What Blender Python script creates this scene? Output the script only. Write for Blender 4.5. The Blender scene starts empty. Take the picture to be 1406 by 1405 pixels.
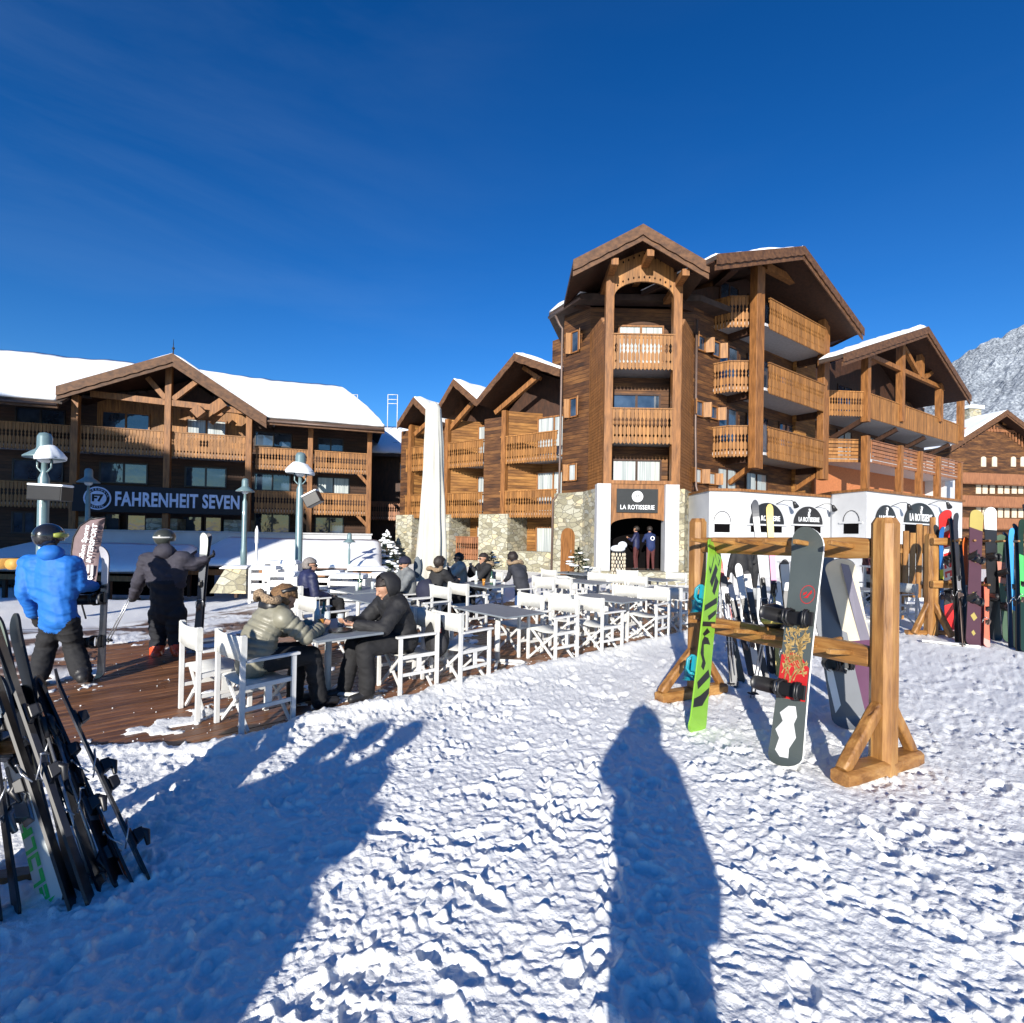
import bpy, bmesh, math, random
import numpy as np
from mathutils import Vector, Matrix, noise
random.seed(7)
R = math.radians
scene = bpy.context.scene
COL = scene.collection
# ---------------------------------------------------------------- camera
FPX, CX, CY, CAMZ = 700.0, 703.0, 727.0, 1.78
PITCH, ROLL = R(0.5), R(1.0)
cam_d = bpy.data.cameras.new('camera'); cam = bpy.data.objects.new('camera', cam_d); COL.objects.link(cam)
fw = Vector((0, math.cos(PITCH), math.sin(PITCH)))
r0 = Vector((1, 0, 0)); u0 = r0.cross(fw)
rt = (r0*math.cos(ROLL) + u0*math.sin(ROLL)).normalized()
up = rt.cross(fw).normalized()
cam.matrix_world = Matrix(((rt.x, up.x, -fw.x, 0), (rt.y, up.y, -fw.y, 0), (rt.z, up.z, -fw.z, CAMZ), (0, 0, 0, 1)))
cam_d.sensor_width = 36; cam_d.lens = 36*FPX/1406
cam_d.shift_y = (CY-702.5)/1406
cam_d.clip_start = 0.05; cam_d.clip_end = 6000
scene.camera = cam
C0 = Vector((0, 0, CAMZ))
# ---------------------------------------------------------------- world, sun, exposure
SUN_EL, SUN_AZ = 17.5, 193.7
w = bpy.data.worlds.new('World'); scene.world = w; w.use_nodes = True
nt = w.node_tree; bg = nt.nodes['Background']
sky = nt.nodes.new('ShaderNodeTexSky'); sky.sky_type = 'NISHITA'; sky.sun_disc = False
sky.sun_elevation = R(SUN_EL); sky.sun_rotation = R(SUN_AZ)
sky.altitude = 2500; sky.air_density = 1.5; sky.dust_density = 0.1; sky.ozone_density = 5.0
hs = nt.nodes.new('ShaderNodeHueSaturation'); hs.inputs['Saturation'].default_value = 1.16
hs.inputs['Hue'].default_value = 0.508
gm = nt.nodes.new('ShaderNodeGamma'); gm.inputs[1].default_value = 1.22
nt.links.new(sky.outputs[0], gm.inputs[0]); nt.links.new(gm.outputs[0], hs.inputs['Color'])
# thin high cirrus streaks, fixed in world directions
tc = nt.nodes.new('ShaderNodeTexCoord')
mp = nt.nodes.new('ShaderNodeMapping'); mp.inputs['Rotation'].default_value = (0, R(-24), R(6)); mp.inputs['Scale'].default_value = (.9, 1.2, 5.0)
nz = nt.nodes.new('ShaderNodeTexNoise'); nz.inputs['Scale'].default_value = 1.6; nz.inputs['Detail'].default_value = 9; nz.inputs['Roughness'].default_value = .6; nz.inputs['Distortion'].default_value = .5
rp = nt.nodes.new('ShaderNodeMapRange'); rp.inputs[1].default_value = .46; rp.inputs[2].default_value = .9; rp.inputs[4].default_value = .08
sep = nt.nodes.new('ShaderNodeSeparateXYZ')
lf = nt.nodes.new('ShaderNodeMapRange'); lf.inputs[1].default_value = .05; lf.inputs[2].default_value = -.55; lf.inputs[3].default_value = .12; lf.inputs[4].default_value = 1.0
mu = nt.nodes.new('ShaderNodeMath'); mu.operation = 'MULTIPLY'
mx = nt.nodes.new('ShaderNodeMix'); mx.data_type = 'RGBA'
nt.links.new(tc.outputs['Generated'], mp.inputs[0]); nt.links.new(mp.outputs[0], nz.inputs[0]); nt.links.new(nz.outputs[0], rp.inputs[0])
nt.links.new(tc.outputs['Generated'], sep.inputs[0]); nt.links.new(sep.outputs[0], lf.inputs[0])
nt.links.new(rp.outputs[0], mu.inputs[0]); nt.links.new(lf.outputs[0], mu.inputs[1]); nt.links.new(mu.outputs[0], mx.inputs[0])
nt.links.new(hs.outputs[0], mx.inputs[6]); mx.inputs[7].default_value = (6.0, 8.0, 10.0, 1)
nt.links.new(mx.outputs[2], bg.inputs['Color']); bg.inputs['Strength'].default_value = 0.062
sd = bpy.data.lights.new('sun', 'SUN'); sd.energy = 4.5; sd.angle = R(0.53); sd.color = (1.0, .94, .84)
sun = bpy.data.objects.new('sun', sd); COL.objects.link(sun)
sdir = Vector((math.sin(R(SUN_AZ))*math.cos(R(SUN_EL)), math.cos(R(SUN_AZ))*math.cos(R(SUN_EL)), math.sin(R(SUN_EL))))
sun.rotation_euler = sdir.to_track_quat('Z', 'Y').to_euler(); sun.location = (0, -5, 30)
scene.view_settings.view_transform = 'Standard'; scene.view_settings.look = 'None'
scene.view_settings.exposure = 0.82; scene.view_settings.gamma = 1.0
scene.render.resolution_x = 1024; scene.render.resolution_y = 1023
# ---------------------------------------------------------------- photo pixel -> world
def ray(px, py): return fw + rt*((px-CX)/FPX) - up*((py-CY)/FPX)
def G(px, py, z=0.0):
    d = ray(px, py); t = (z-CAMZ)/d.z; return Vector((d.x*t, d.y*t, z))
def P(px, py, Y):
    d = ray(px, py); t = Y/d.y; return C0 + d*t
class Fr:                                   # a facade frame: x along the facade, y into the building, z up
    def __init__(s, x, y, deg=0.0, z=0.0):
        s.o = Vector((x, y, z)); a = R(deg); s.a = a
        s.X = Vector((math.cos(a), math.sin(a), 0)); s.Y = Vector((-math.sin(a), math.cos(a), 0))
    def w(s, x, y, z): return s.o + s.X*x + s.Y*y + Vector((0, 0, z))
    def px(s, px, py, y=0.0):               # the point seen at a photo pixel on the plane local y
        d = ray(px, py); n = s.Y; q = s.w(0, y, 0)
        t = (q-C0).dot(n)/d.dot(n); p = C0+d*t
        return (p-s.o).dot(s.X), p.z-s.o.z
I0 = Fr(0, 0, 0)
# ---------------------------------------------------------------- mesh builder
class MB:
    def __init__(s, fr=None): s.v = []; s.f = []; s.m = []; s.fr = fr or I0; s.mi = 0; s.sm = []
    def add(s, vs, fs, raw=False, smooth=False):
        b = len(s.v)
        s.v += [Vector(v) for v in vs] if raw else [s.fr.w(*v) for v in vs]
        for f in fs: s.f.append([b+i for i in f]); s.m.append(s.mi); s.sm.append(smooth)
        return s
    def box(s, x0, x1, y0, y1, z0, z1):
        return s.add([(x0,y0,z0),(x1,y0,z0),(x1,y1,z0),(x0,y1,z0),(x0,y0,z1),(x1,y0,z1),(x1,y1,z1),(x0,y1,z1)],
                     [(0,3,2,1),(4,5,6,7),(0,1,5,4),(1,2,6,5),(2,3,7,6),(3,0,4,7)])
    def prism(s, poly, y0, y1):             # outline in (x,z), extruded along y
        n = len(poly)
        return s.add([(x,y0,z) for x,z in poly]+[(x,y1,z) for x,z in poly],
                     [list(range(n))[::-1] if False else list(range(n)), [n+i for i in range(n)][::-1]]+[(i,n+i,n+(i+1)%n,(i+1)%n) for i in range(n)])
    def hprism(s, poly, z0, z1):            # outline in (x,y), extruded along z
        n = len(poly)
        return s.add([(x,y,z0) for x,y in poly]+[(x,y,z1) for x,y in poly],
                     [list(range(n))[::-1], [n+i for i in range(n)]]+[(i,(i+1)%n,n+(i+1)%n,n+i) for i in range(n)])
    def bar(s, p, q, w, h, raw=False, upv=None):   # a beam with a rectangular section
        p = Vector(p) if raw else s.fr.w(*p); q = Vector(q) if raw else s.fr.w(*q)
        d = (q-p).normalized(); u = Vector(upv) if upv else Vector((0,0,1))
        if abs(d.dot(u)) > .98: u = s.fr.Y if abs(d.dot(s.fr.Y)) < .9 else s.fr.X
        a = d.cross(u).normalized(); b = a.cross(d)
        vs = []
        for c in (p, q):
            for i, j in ((-1,-1),(1,-1),(1,1),(-1,1)): vs.append(c+a*(i*w/2)+b*(j*h/2))
        return s.add(vs, [(0,1,2,3),(7,6,5,4),(0,4,5,1),(1,5,6,2),(2,6,7,3),(3,7,4,0)], raw=True)
    def tube(s, pts, r, n=10, raw=False, caps=True, closed=False):
        pts = [Vector(p) if raw else s.fr.w(*p) for p in pts]
        rs = r if isinstance(r, (list, tuple)) else [r]*len(pts)
        vs = []; fs = []; N = len(pts); pa = None
        for i, p in enumerate(pts):
            if closed: d = pts[(i+1) % N]-pts[i-1]
            else: d = pts[min(i+1, N-1)]-pts[max(i-1, 0)]
            d = d.normalized() if d.length > 1e-9 else Vector((0,0,1))
            if pa is None:
                u = Vector((0,0,1)) if abs(d.z) < .9 else Vector((1,0,0)); a = d.cross(u).normalized()
            else:
                a = (pa-d*pa.dot(d)); a = a.normalized() if a.length > 1e-6 else d.orthogonal().normalized()
            pa = a; b = d.cross(a)
            for k in range(n):
                t = 2*math.pi*k/n; vs.append(p+(a*math.cos(t)+b*math.sin(t))*rs[i])
        for i in range(N if closed else N-1):
            j = (i+1) % N
            for k in range(n): fs.append((i*n+k, i*n+(k+1) % n, j*n+(k+1) % n, j*n+k))
        if caps and not closed: fs += [list(range(n))[::-1], [(N-1)*n+k for k in range(n)]]
        return s.add(vs, fs, raw=True, smooth=True)
    def lathe(s, prof, c=(0,0,0), n=20):    # profile of (r,z) about a vertical axis
        vs = []; fs = []; N = len(prof)
        for r_, z in prof:
            for k in range(n):
                t = 2*math.pi*k/n; vs.append((c[0]+r_*math.cos(t), c[1]+r_*math.sin(t), c[2]+z))
        for i in range(N-1):
            for k in range(n): fs.append((i*n+k, i*n+(k+1) % n, (i+1)*n+(k+1) % n, (i+1)*n+k))
        fs += [list(range(n))[::-1], [(N-1)*n+k for k in range(n)]]
        return s.add(vs, fs, smooth=True)
    def ell(s, c, rx, ry, rz, n=14, m=9, M=None, raw=False):
        vs = []; fs = []
        for i in range(m+1):
            ph = math.pi*i/m
            for k in range(n):
                t = 2*math.pi*k/n
                v = Vector((rx*math.sin(ph)*math.cos(t), ry*math.sin(ph)*math.sin(t), rz*math.cos(ph)))
                if M is not None: v = M @ v
                vs.append(Vector(c)+v)
        for i in range(m):
            for k in range(n): fs.append((i*n+k, (i+1)*n+k, (i+1)*n+(k+1) % n, i*n+(k+1) % n))
        return s.add(vs, fs, raw=raw, smooth=True)
    def build(s, name, mats, parent=None, bevel=0.0, smooth=None, label=None, weld=False):
        me = bpy.data.meshes.new(name)
        off = Vector((0,0,0))
        if parent is not None:
            q = parent
            while q is not None: off += Vector(q.location); q = q.parent
        me.from_pydata([tuple(v-off) for v in s.v], [], s.f)
        mats = mats if isinstance(mats, (list, tuple)) else [mats]
        for m in mats: me.materials.append(m)
        me.polygons.foreach_set('material_index', s.m)
        me.polygons.foreach_set('use_smooth', [bool(x) if smooth is None else smooth for x in s.sm])
        bm = bmesh.new(); bm.from_mesh(me)
        if weld: bmesh.ops.remove_doubles(bm, verts=bm.verts, dist=1e-4)
        bmesh.ops.recalc_face_normals(bm, faces=bm.faces)
        bm.to_mesh(me); bm.free(); me.update()
        o = bpy.data.objects.new(name, me); COL.objects.link(o)
        if parent is not None: o.parent = parent
        if bevel:
            b = o.modifiers.new('bevel', 'BEVEL'); b.width = bevel; b.segments = 2; b.limit_method = 'ANGLE'; b.angle_limit = R(40)
        if label: o['label'] = label
        return o
def tag(o, label=None, cat=None, group=None, kind=None):
    if label: o['label'] = label
    if cat: o['category'] = cat
    if group: o['group'] = group
    if kind: o['kind'] = kind
    return o
def thing(name, label, cat, loc=(0,0,0), rz=0.0, group=None):
    o = bpy.data.objects.new(name, None); COL.objects.link(o); o.location = loc; o.rotation_euler = (0,0,rz)
    o.empty_display_size = .3
    return tag(o, label, cat, group)
def copy_tree(o, parent=None):
    c = o.copy(); COL.objects.link(c)
    if parent is not None: c.parent = parent
    for ch in list(o.children): copy_tree(ch, c)
    return c
def dup(o, loc, rz, label, group=None):
    c = copy_tree(o); c.location = loc; c.rotation_euler = (0,0,rz); c['label'] = label
    if group: c['group'] = group
    return c
# ---------------------------------------------------------------- materials
def newmat(name):
    m = bpy.data.materials.new(name); m.use_nodes = True; return m, m.node_tree, m.node_tree.nodes['Principled BSDF']
def N(nt, t, **kw):
    n = nt.nodes.new('ShaderNode'+t)
    for k, v in kw.items():
        if hasattr(n, k): setattr(n, k, v)
        else: n.inputs[k].default_value = v
    return n
def ramp(nt, fac, stops):
    r_ = nt.nodes.new('ShaderNodeValToRGB'); e = r_.color_ramp.elements
    e[0].position, e[0].color = stops[0][0], (*stops[0][1], 1); e[1].position, e[1].color = stops[-1][0], (*stops[-1][1], 1)
    for p, c in stops[1:-1]: x = e.new(p); x.color = (*c, 1)
    nt.links.new(fac, r_.inputs[0]); return r_.outputs[0]
def bump(nt, b, h, strength, dist=.02):
    n = N(nt, 'Bump'); n.inputs['Strength'].default_value = strength; n.inputs['Distance'].default_value = dist
    nt.links.new(h, n.inputs['Height']); nt.links.new(n.outputs[0], b.inputs['Normal'])
def mottled(name, c1, c2, scale=6.0, rough=.7, bmp=.0, metallic=0.0, coat=0.0, sc3=(1,1,1), bscale=None, island=0.0):
    m, nt, b = newmat(name)
    tc = N(nt, 'TexCoord'); mp = N(nt, 'Mapping'); mp.inputs['Scale'].default_value = sc3
    nz = N(nt, 'TexNoise'); nz.inputs['Scale'].default_value = scale; nz.inputs['Detail'].default_value = 6
    nt.links.new(tc.outputs['Object'], mp.inputs[0]); nt.links.new(mp.outputs[0], nz.inputs[0])
    col = ramp(nt, nz.outputs[0], [(.3, c1), (.7, c2)])
    if island:
        ge = N(nt, 'NewGeometry'); mr = N(nt, 'MapRange'); mr.inputs[3].default_value = 1-island; mr.inputs[4].default_value = 1+island
        nt.links.new(ge.outputs['Random Per Island'], mr.inputs[0])
        hv = N(nt, 'HueSaturation'); nt.links.new(mr.outputs[0], hv.inputs['Value']); nt.links.new(col, hv.inputs['Color']); col = hv.outputs[0]
    nt.links.new(col, b.inputs['Base Color'])
    b.inputs['Roughness'].default_value = rough; b.inputs['Metallic'].default_value = metallic
    if coat: b.inputs['Coat Weight'].default_value = coat
    if bmp:
        n2 = N(nt, 'TexNoise'); n2.inputs['Scale'].default_value = bscale or scale*3; n2.inputs['Detail'].default_value = 5
        nt.links.new(mp.outputs[0], n2.inputs[0]); bump(nt, b, n2.outputs[0], bmp)
    return m
def siding(name, c1, c2, c3, board=.17):
    m, nt, b = newmat(name)
    tc = N(nt, 'TexCoord'); sp = N(nt, 'SeparateXYZ'); nt.links.new(tc.outputs['Object'], sp.inputs[0])
    dv = N(nt, 'Math', operation='DIVIDE'); nt.links.new(sp.outputs[2], dv.inputs[0]); dv.inputs[1].default_value = board
    fl = N(nt, 'Math', operation='FLOOR'); nt.links.new(dv.outputs[0], fl.inputs[0])
    fr = N(nt, 'Math', operation='FRACT'); nt.links.new(dv.outputs[0], fr.inputs[0])
    cb = N(nt, 'CombineXYZ'); nt.links.new(fl.outputs[0], cb.inputs[2])
    mp = N(nt, 'VectorMath', operation='MULTIPLY'); nt.links.new(tc.outputs['Object'], mp.inputs[0]); mp.inputs[1].default_value = (.35, .35, 0)
    ad = N(nt, 'VectorMath', operation='ADD'); nt.links.new(mp.outputs[0], ad.inputs[0]); nt.links.new(cb.outputs[0], ad.inputs[1])
    n1 = N(nt, 'TexNoise'); n1.inputs['Scale'].default_value = 1.7; n1.inputs['Detail'].default_value = 2; nt.links.new(ad.outputs[0], n1.inputs[0])
    m2 = N(nt, 'VectorMath', operation='MULTIPLY'); nt.links.new(tc.outputs['Object'], m2.inputs[0]); m2.inputs[1].default_value = (3, 3, 40)
    n2 = N(nt, 'TexNoise'); n2.inputs['Scale'].default_value = 1.0; n2.inputs['Detail'].default_value = 6; nt.links.new(m2.outputs[0], n2.inputs[0])
    mm = N(nt, 'Math', operation='MULTIPLY_ADD'); nt.links.new(n2.outputs[0], mm.inputs[0]); mm.inputs[1].default_value = .42; 
    m3 = N(nt, 'Math', operation='MULTIPLY'); nt.links.new(n1.outputs[0], m3.inputs[0]); m3.inputs[1].default_value = .66; nt.links.new(m3.outputs[0], mm.inputs[2])
    col = ramp(nt, mm.outputs[0], [(.38, c1), (.53, c2), (.68, c3)])
    gp = N(nt, 'MapRange'); gp.inputs[1].default_value = .0; gp.inputs[2].default_value = .13; nt.links.new(fr.outputs[0], gp.inputs[0])
    mx = N(nt, 'Mix', data_type='RGBA'); nt.links.new(gp.outputs[0], mx.inputs[0]); mx.inputs[6].default_value = (c1[0]*.18, c1[1]*.18, c1[2]*.18, 1); nt.links.new(col, mx.inputs[7])
    nt.links.new(mx.outputs[2], b.inputs['Base Color']); b.inputs['Roughness'].default_value = .7
    pw = N(nt, 'Math', operation='POWER'); nt.links.new(fr.outputs[0], pw.inputs[0]); pw.inputs[1].default_value = .35
    bump(nt, b, pw.outputs[0], .9, .03)
    return m
def stonemat(name, scale=3.2):
    m, nt, b = newmat(name)
    tc = N(nt, 'TexCoord'); mp = N(nt, 'Mapping'); mp.inputs['Scale'].default_value = (1, 1, 1.9)
    nz = N(nt, 'TexNoise'); nz.inputs['Scale'].default_value = 2.5; nz.inputs['Detail'].default_value = 3
    nt.links.new(tc.outputs['Object'], mp.inputs[0]); nt.links.new(mp.outputs[0], nz.inputs[0])
    mxv = N(nt, 'Mix', data_type='VECTOR'); mxv.inputs[0].default_value = .16; nt.links.new(mp.outputs[0], mxv.inputs[4]); nt.links.new(nz.outputs['Color'], mxv.inputs[5])
    vo = N(nt, 'TexVoronoi', feature='F1'); vo.inputs['Scale'].default_value = scale; nt.links.new(mxv.outputs[1], vo.inputs[0])
    ve = N(nt, 'TexVoronoi', feature='DISTANCE_TO_EDGE'); ve.inputs['Scale'].default_value = scale; nt.links.new(mxv.outputs[1], ve.inputs[0])
    sp = N(nt, 'SeparateColor'); nt.links.new(vo.outputs['Color'], sp.inputs[0])
    col = ramp(nt, sp.outputs[0], [(0, (.20, .18, .12)), (.35, (.33, .31, .22)), (.7, (.42, .41, .33)), (.88, (.5, .42, .25)), (1, (.30, .31, .28))])
    n3 = N(nt, 'TexNoise'); n3.inputs['Scale'].default_value = 14; n3.inputs['Detail'].default_value = 5; nt.links.new(tc.outputs['Object'], n3.inputs[0])
    hv = N(nt, 'HueSaturation'); mr = N(nt, 'MapRange'); mr.inputs[3].default_value = .65; mr.inputs[4].default_value = 1.3; nt.links.new(n3.outputs[0], mr.inputs[0]); nt.links.new(mr.outputs[0], hv.inputs['Value']); nt.links.new(col, hv.inputs['Color'])
    ed = N(nt, 'MapRange'); ed.inputs[1].default_value = .01; ed.inputs[2].default_value = .06; nt.links.new(ve.outputs[0], ed.inputs[0])
    mx = N(nt, 'Mix', data_type='RGBA'); nt.links.new(ed.outputs[0], mx.inputs[0]); mx.inputs[6].default_value = (.24, .22, .17, 1); nt.links.new(hv.outputs[0], mx.inputs[7])
    nt.links.new(mx.outputs[2], b.inputs['Base Color']); b.inputs['Roughness'].default_value = .85
    ad = N(nt, 'Math', operation='MULTIPLY_ADD'); nt.links.new(n3.outputs[0], ad.inputs[0]); ad.inputs[1].default_value = .4; nt.links.new(ed.outputs[0], ad.inputs[2])
    bump(nt, b, ad.outputs[0], .7, .04)
    return m
def plain(name, c, rough=.5, metallic=0.0, coat=0.0, var=.12, scale=9.0, bmp=0.0):
    return mottled(name, tuple(x*(1-var) for x in c), tuple(min(1, x*(1+var)) for x in c), scale, rough, bmp, metallic, coat)
def glassmat(name, c=(.015,.025,.04)):
    m, nt, b = newmat(name)
    tc = N(nt, 'TexCoord'); n = N(nt, 'TexNoise'); n.inputs['Scale'].default_value = 1.3; n.inputs['Detail'].default_value = 3
    nt.links.new(tc.outputs['Object'], n.inputs[0])
    nt.links.new(ramp(nt, n.outputs[0], [(.35, c), (.7, tuple(x*3+.01 for x in c))]), b.inputs['Base Color'])
    b.inputs['Roughness'].default_value = .04; b.inputs['IOR'].default_value = 1.9
    bump(nt, b, n.outputs[0], .15, .05); return m
def curtainmat(name):
    m, nt, b = newmat(name)
    tc = N(nt, 'TexCoord'); mp = N(nt, 'Mapping'); mp.inputs['Scale'].default_value = (1, 1, .02)
    n = N(nt, 'TexNoise'); n.inputs['Scale'].default_value = 16; n.inputs['Detail'].default_value = 2
    nt.links.new(tc.outputs['Object'], mp.inputs[0]); nt.links.new(mp.outputs[0], n.inputs[0])
    nt.links.new(ramp(nt, n.outputs[0], [(.3, (.20,.23,.24)), (.65, (.46,.49,.48))]), b.inputs['Base Color'])
    b.inputs['Roughness'].default_value = .6; b.inputs['Coat Weight'].default_value = 1.0; b.inputs['Coat Roughness'].default_value = .03; return m
M = {}
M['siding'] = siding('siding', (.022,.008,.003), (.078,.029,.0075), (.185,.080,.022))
M['siding_d'] = siding('siding_shade_dark', (.018,.007,.003), (.040,.015,.005), (.07,.027,.008))  # siding copy with shade put into its colour, for the shaded left chalet
M['siding_l'] = siding('siding_light', (.10,.038,.008), (.23,.098,.021), (.37,.175,.044), .15)
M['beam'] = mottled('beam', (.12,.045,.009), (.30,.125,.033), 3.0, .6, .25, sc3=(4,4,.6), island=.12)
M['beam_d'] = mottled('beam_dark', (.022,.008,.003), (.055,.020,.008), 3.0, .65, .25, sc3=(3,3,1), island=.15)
M['plank'] = mottled('balcony_plank', (.15,.060,.012), (.33,.150,.040), 3.0, .6, .2, sc3=(5,5,.5), island=.28)
M['plank_d'] = mottled('balcony_plank_dark', (.16,.062,.027), (.29,.125,.055), 3.0, .6, .2, sc3=(5,5,.5), island=.25)
M['fascia'] = mottled('fascia', (.050,.020,.007), (.13,.058,.022), 2.5, .7, .2, sc3=(2,2,3), island=.15)
M['roofdark'] = mottled('roof_dark', (.03,.02,.015), (.07,.045,.035), 3.0, .8, .2)
M['soffit'] = plain('soffit_grey', (.42,.42,.43), .8)
M['stone'] = stonemat('stone')
M['white'] = mottled('white_render', (.46,.47,.49), (.56,.57,.58), 1.2, .75, .1, bscale=60)
M['whitep'] = mottled('white_paint', (.56,.56,.55), (.64,.64,.63), 8, .45)
M['canvas'] = mottled('white_canvas', (.52,.52,.49), (.60,.60,.57), 20, .85, .15, bscale=200)
M['glass'] = glassmat('window_glass')
M['curtain'] = curtainmat('curtained_glass')
M['black'] = plain('black_paint', (.012,.012,.014), .4)
M['dark'] = plain('painted_dark', (.004,.0035,.004), .9); M['dark'].node_tree.nodes['Principled BSDF'].inputs['Specular IOR Level'].default_value = .05  # near-black paint standing in for the darkness of openings, recesses and cut-outs
M['signdark'] = plain('sign_navy', (.003,.004,.008), .7)
M['signgrey'] = plain('sign_grey', (.022,.025,.027), .8)
M['signwhite'] = plain('sign_white', (.80,.82,.84), .5)
M['signblue'] = plain('sign_pale_blue', (.50,.58,.76), .5)
M['lamp'] = plain('lamp_green_grey', (.13,.20,.215), .35, .1, .3)
M['lampglass'] = plain('lamp_opal', (.55,.58,.60), .3)
M['metal'] = plain('steel', (.45,.46,.48), .35, .8)
M['gutter'] = plain('gutter', (.13,.09,.075), .5, .3)
def timber(name, rot, c1, c2, c3):
    m, nt, b = newmat(name); tc = N(nt, 'TexCoord'); mp = N(nt, 'Mapping'); mp.vector_type = 'TEXTURE'; mp.inputs['Rotation'].default_value = rot
    m2 = N(nt, 'Mapping'); m2.inputs['Scale'].default_value = (9, 9, .9); nt.links.new(tc.outputs['Object'], mp.inputs[0]); nt.links.new(mp.outputs[0], m2.inputs[0])
    vk = N(nt, 'TexVoronoi'); vk.inputs['Scale'].default_value = 3.1; nt.links.new(mp.outputs[0], vk.inputs[0])
    kn = N(nt, 'MapRange'); kn.inputs[1].default_value = .10; kn.inputs[2].default_value = .0; nt.links.new(vk.outputs['Distance'], kn.inputs[0])
    nz = N(nt, 'TexNoise'); nz.inputs['Scale'].default_value = 1.0; nz.inputs['Detail'].default_value = 6; nz.inputs['Distortion'].default_value = .8; nt.links.new(m2.outputs[0], nz.inputs[0])
    nf = N(nt, 'TexNoise'); nf.inputs['Scale'].default_value = 7.0; nf.inputs['Detail'].default_value = 3; nt.links.new(m2.outputs[0], nf.inputs[0])
    bl = N(nt, 'TexNoise'); bl.inputs['Scale'].default_value = 2.2; bl.inputs['Detail'].default_value = 4; nt.links.new(tc.outputs['Object'], bl.inputs[0])
    a1 = N(nt, 'Math', operation='MULTIPLY_ADD'); nt.links.new(nz.outputs[0], a1.inputs[0]); a1.inputs[1].default_value = .55; a2 = N(nt, 'Math', operation='MULTIPLY_ADD'); nt.links.new(nf.outputs[0], a2.inputs[0]); a2.inputs[1].default_value = .2
    a3 = N(nt, 'Math', operation='MULTIPLY'); nt.links.new(bl.outputs[0], a3.inputs[0]); a3.inputs[1].default_value = .25; nt.links.new(a3.outputs[0], a2.inputs[2]); nt.links.new(a2.outputs[0], a1.inputs[2])
    col = ramp(nt, a1.outputs[0], [(.36, c1), (.5, c2), (.64, c3)])
    cr = N(nt, 'MapRange'); cr.inputs[1].default_value = .30; cr.inputs[2].default_value = .36; nt.links.new(nz.outputs[0], cr.inputs[0])
    mn = N(nt, 'Math', operation='SUBTRACT'); mn.inputs[0].default_value = 1; nt.links.new(kn.outputs[0], mn.inputs[1]); mm = N(nt, 'Math', operation='MULTIPLY'); nt.links.new(mn.outputs[0], mm.inputs[0]); nt.links.new(cr.outputs[0], mm.inputs[1])
    mx = N(nt, 'Mix', data_type='RGBA'); nt.links.new(mm.outputs[0], mx.inputs[0]); mx.inputs[6].default_value = (.055,.020,.006,1); nt.links.new(col, mx.inputs[7]); nt.links.new(mx.outputs[2], b.inputs['Base Color'])
    b.inputs['Roughness'].default_value = .5; b.inputs['Coat Weight'].default_value = .15
    ad = N(nt, 'Math', operation='ADD'); nt.links.new(mm.outputs[0], ad.inputs[0]); nt.links.new(nf.outputs[0], ad.inputs[1]); bump(nt, b, ad.outputs[0], .6, .006); return m
M['rackwood'] = timber('rack_timber', (0,0,0), (.12,.046,.010), (.27,.125,.032), (.42,.23,.072))
M['rackrail'] = timber('rack_rail_timber', (R(90), 0, R(26)), (.12,.046,.010), (.27,.125,.032), (.42,.23,.072))
M['rackrail2'] = timber('rack_rail_timber_far', (R(90), 0, R(90)), (.12,.046,.010), (.27,.125,.032), (.42,.23,.072))
M['tabletop'] = plain('table_top', (.19,.215,.24), .5, 0, .0, .08)
# ---------------------------------------------------------------- snow ground
def snowmat(name, fine=.5, scale=22.0, col=(.83,.86,.90), dirt=False):
    m, nt, b = newmat(name)
    tc = N(nt, 'TexCoord')
    n1 = N(nt, 'TexNoise'); n1.inputs['Scale'].default_value = scale; n1.inputs['Detail'].default_value = 8; n1.inputs['Roughness'].default_value = .62
    nt.links.new(tc.outputs['Object'], n1.inputs[0])
    c = ramp(nt, n1.outputs[0], [(.3, tuple(x*.95 for x in col)), (.6, col)])
    if dirt:
        at = N(nt, 'Attribute'); at.attribute_name = 'dirt'
        mx = N(nt, 'Mix', data_type='RGBA'); nt.links.new(at.outputs['Fac'], mx.inputs[0]); nt.links.new(c, mx.inputs[6])
        n2 = N(nt, 'TexNoise'); n2.inputs['Scale'].default_value = 9; n2.inputs['Detail'].default_value = 6; nt.links.new(tc.outputs['Object'], n2.inputs[0])
        nt.links.new(ramp(nt, n2.outputs[0], [(.35, (.10,.055,.035)), (.7, (.22,.13,.09))]), mx.inputs[7])
        c = mx.outputs[2]
    nt.links.new(c, b.inputs['Base Color']); b.inputs['Roughness'].default_value = .55
    b.inputs['Specular IOR Level'].default_value = .35
    bump(nt, b, n1.outputs[0], fine, .012); return m
M['snow'] = snowmat('snow_trodden', 1.0, 42.0, (.86,.865,.855), dirt=True)
M['roofsnow'] = snowmat('snow_on_roof', .35, 3.0, (.84,.87,.90))
M['snowbit'] = snowmat('snow_clump', .6, 20.0)
DA = R(43); D0 = G(330, 1015); e1 = Vector((math.cos(DA), math.sin(DA), 0)); e2 = Vector((-math.sin(DA), math.cos(DA), 0))
def DK(a, b, z=0.0): return D0 + e1*a + e2*b + Vector((0,0,z))
rng = np.random.default_rng(11)
_LAT = rng.random((512, 512))
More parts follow.
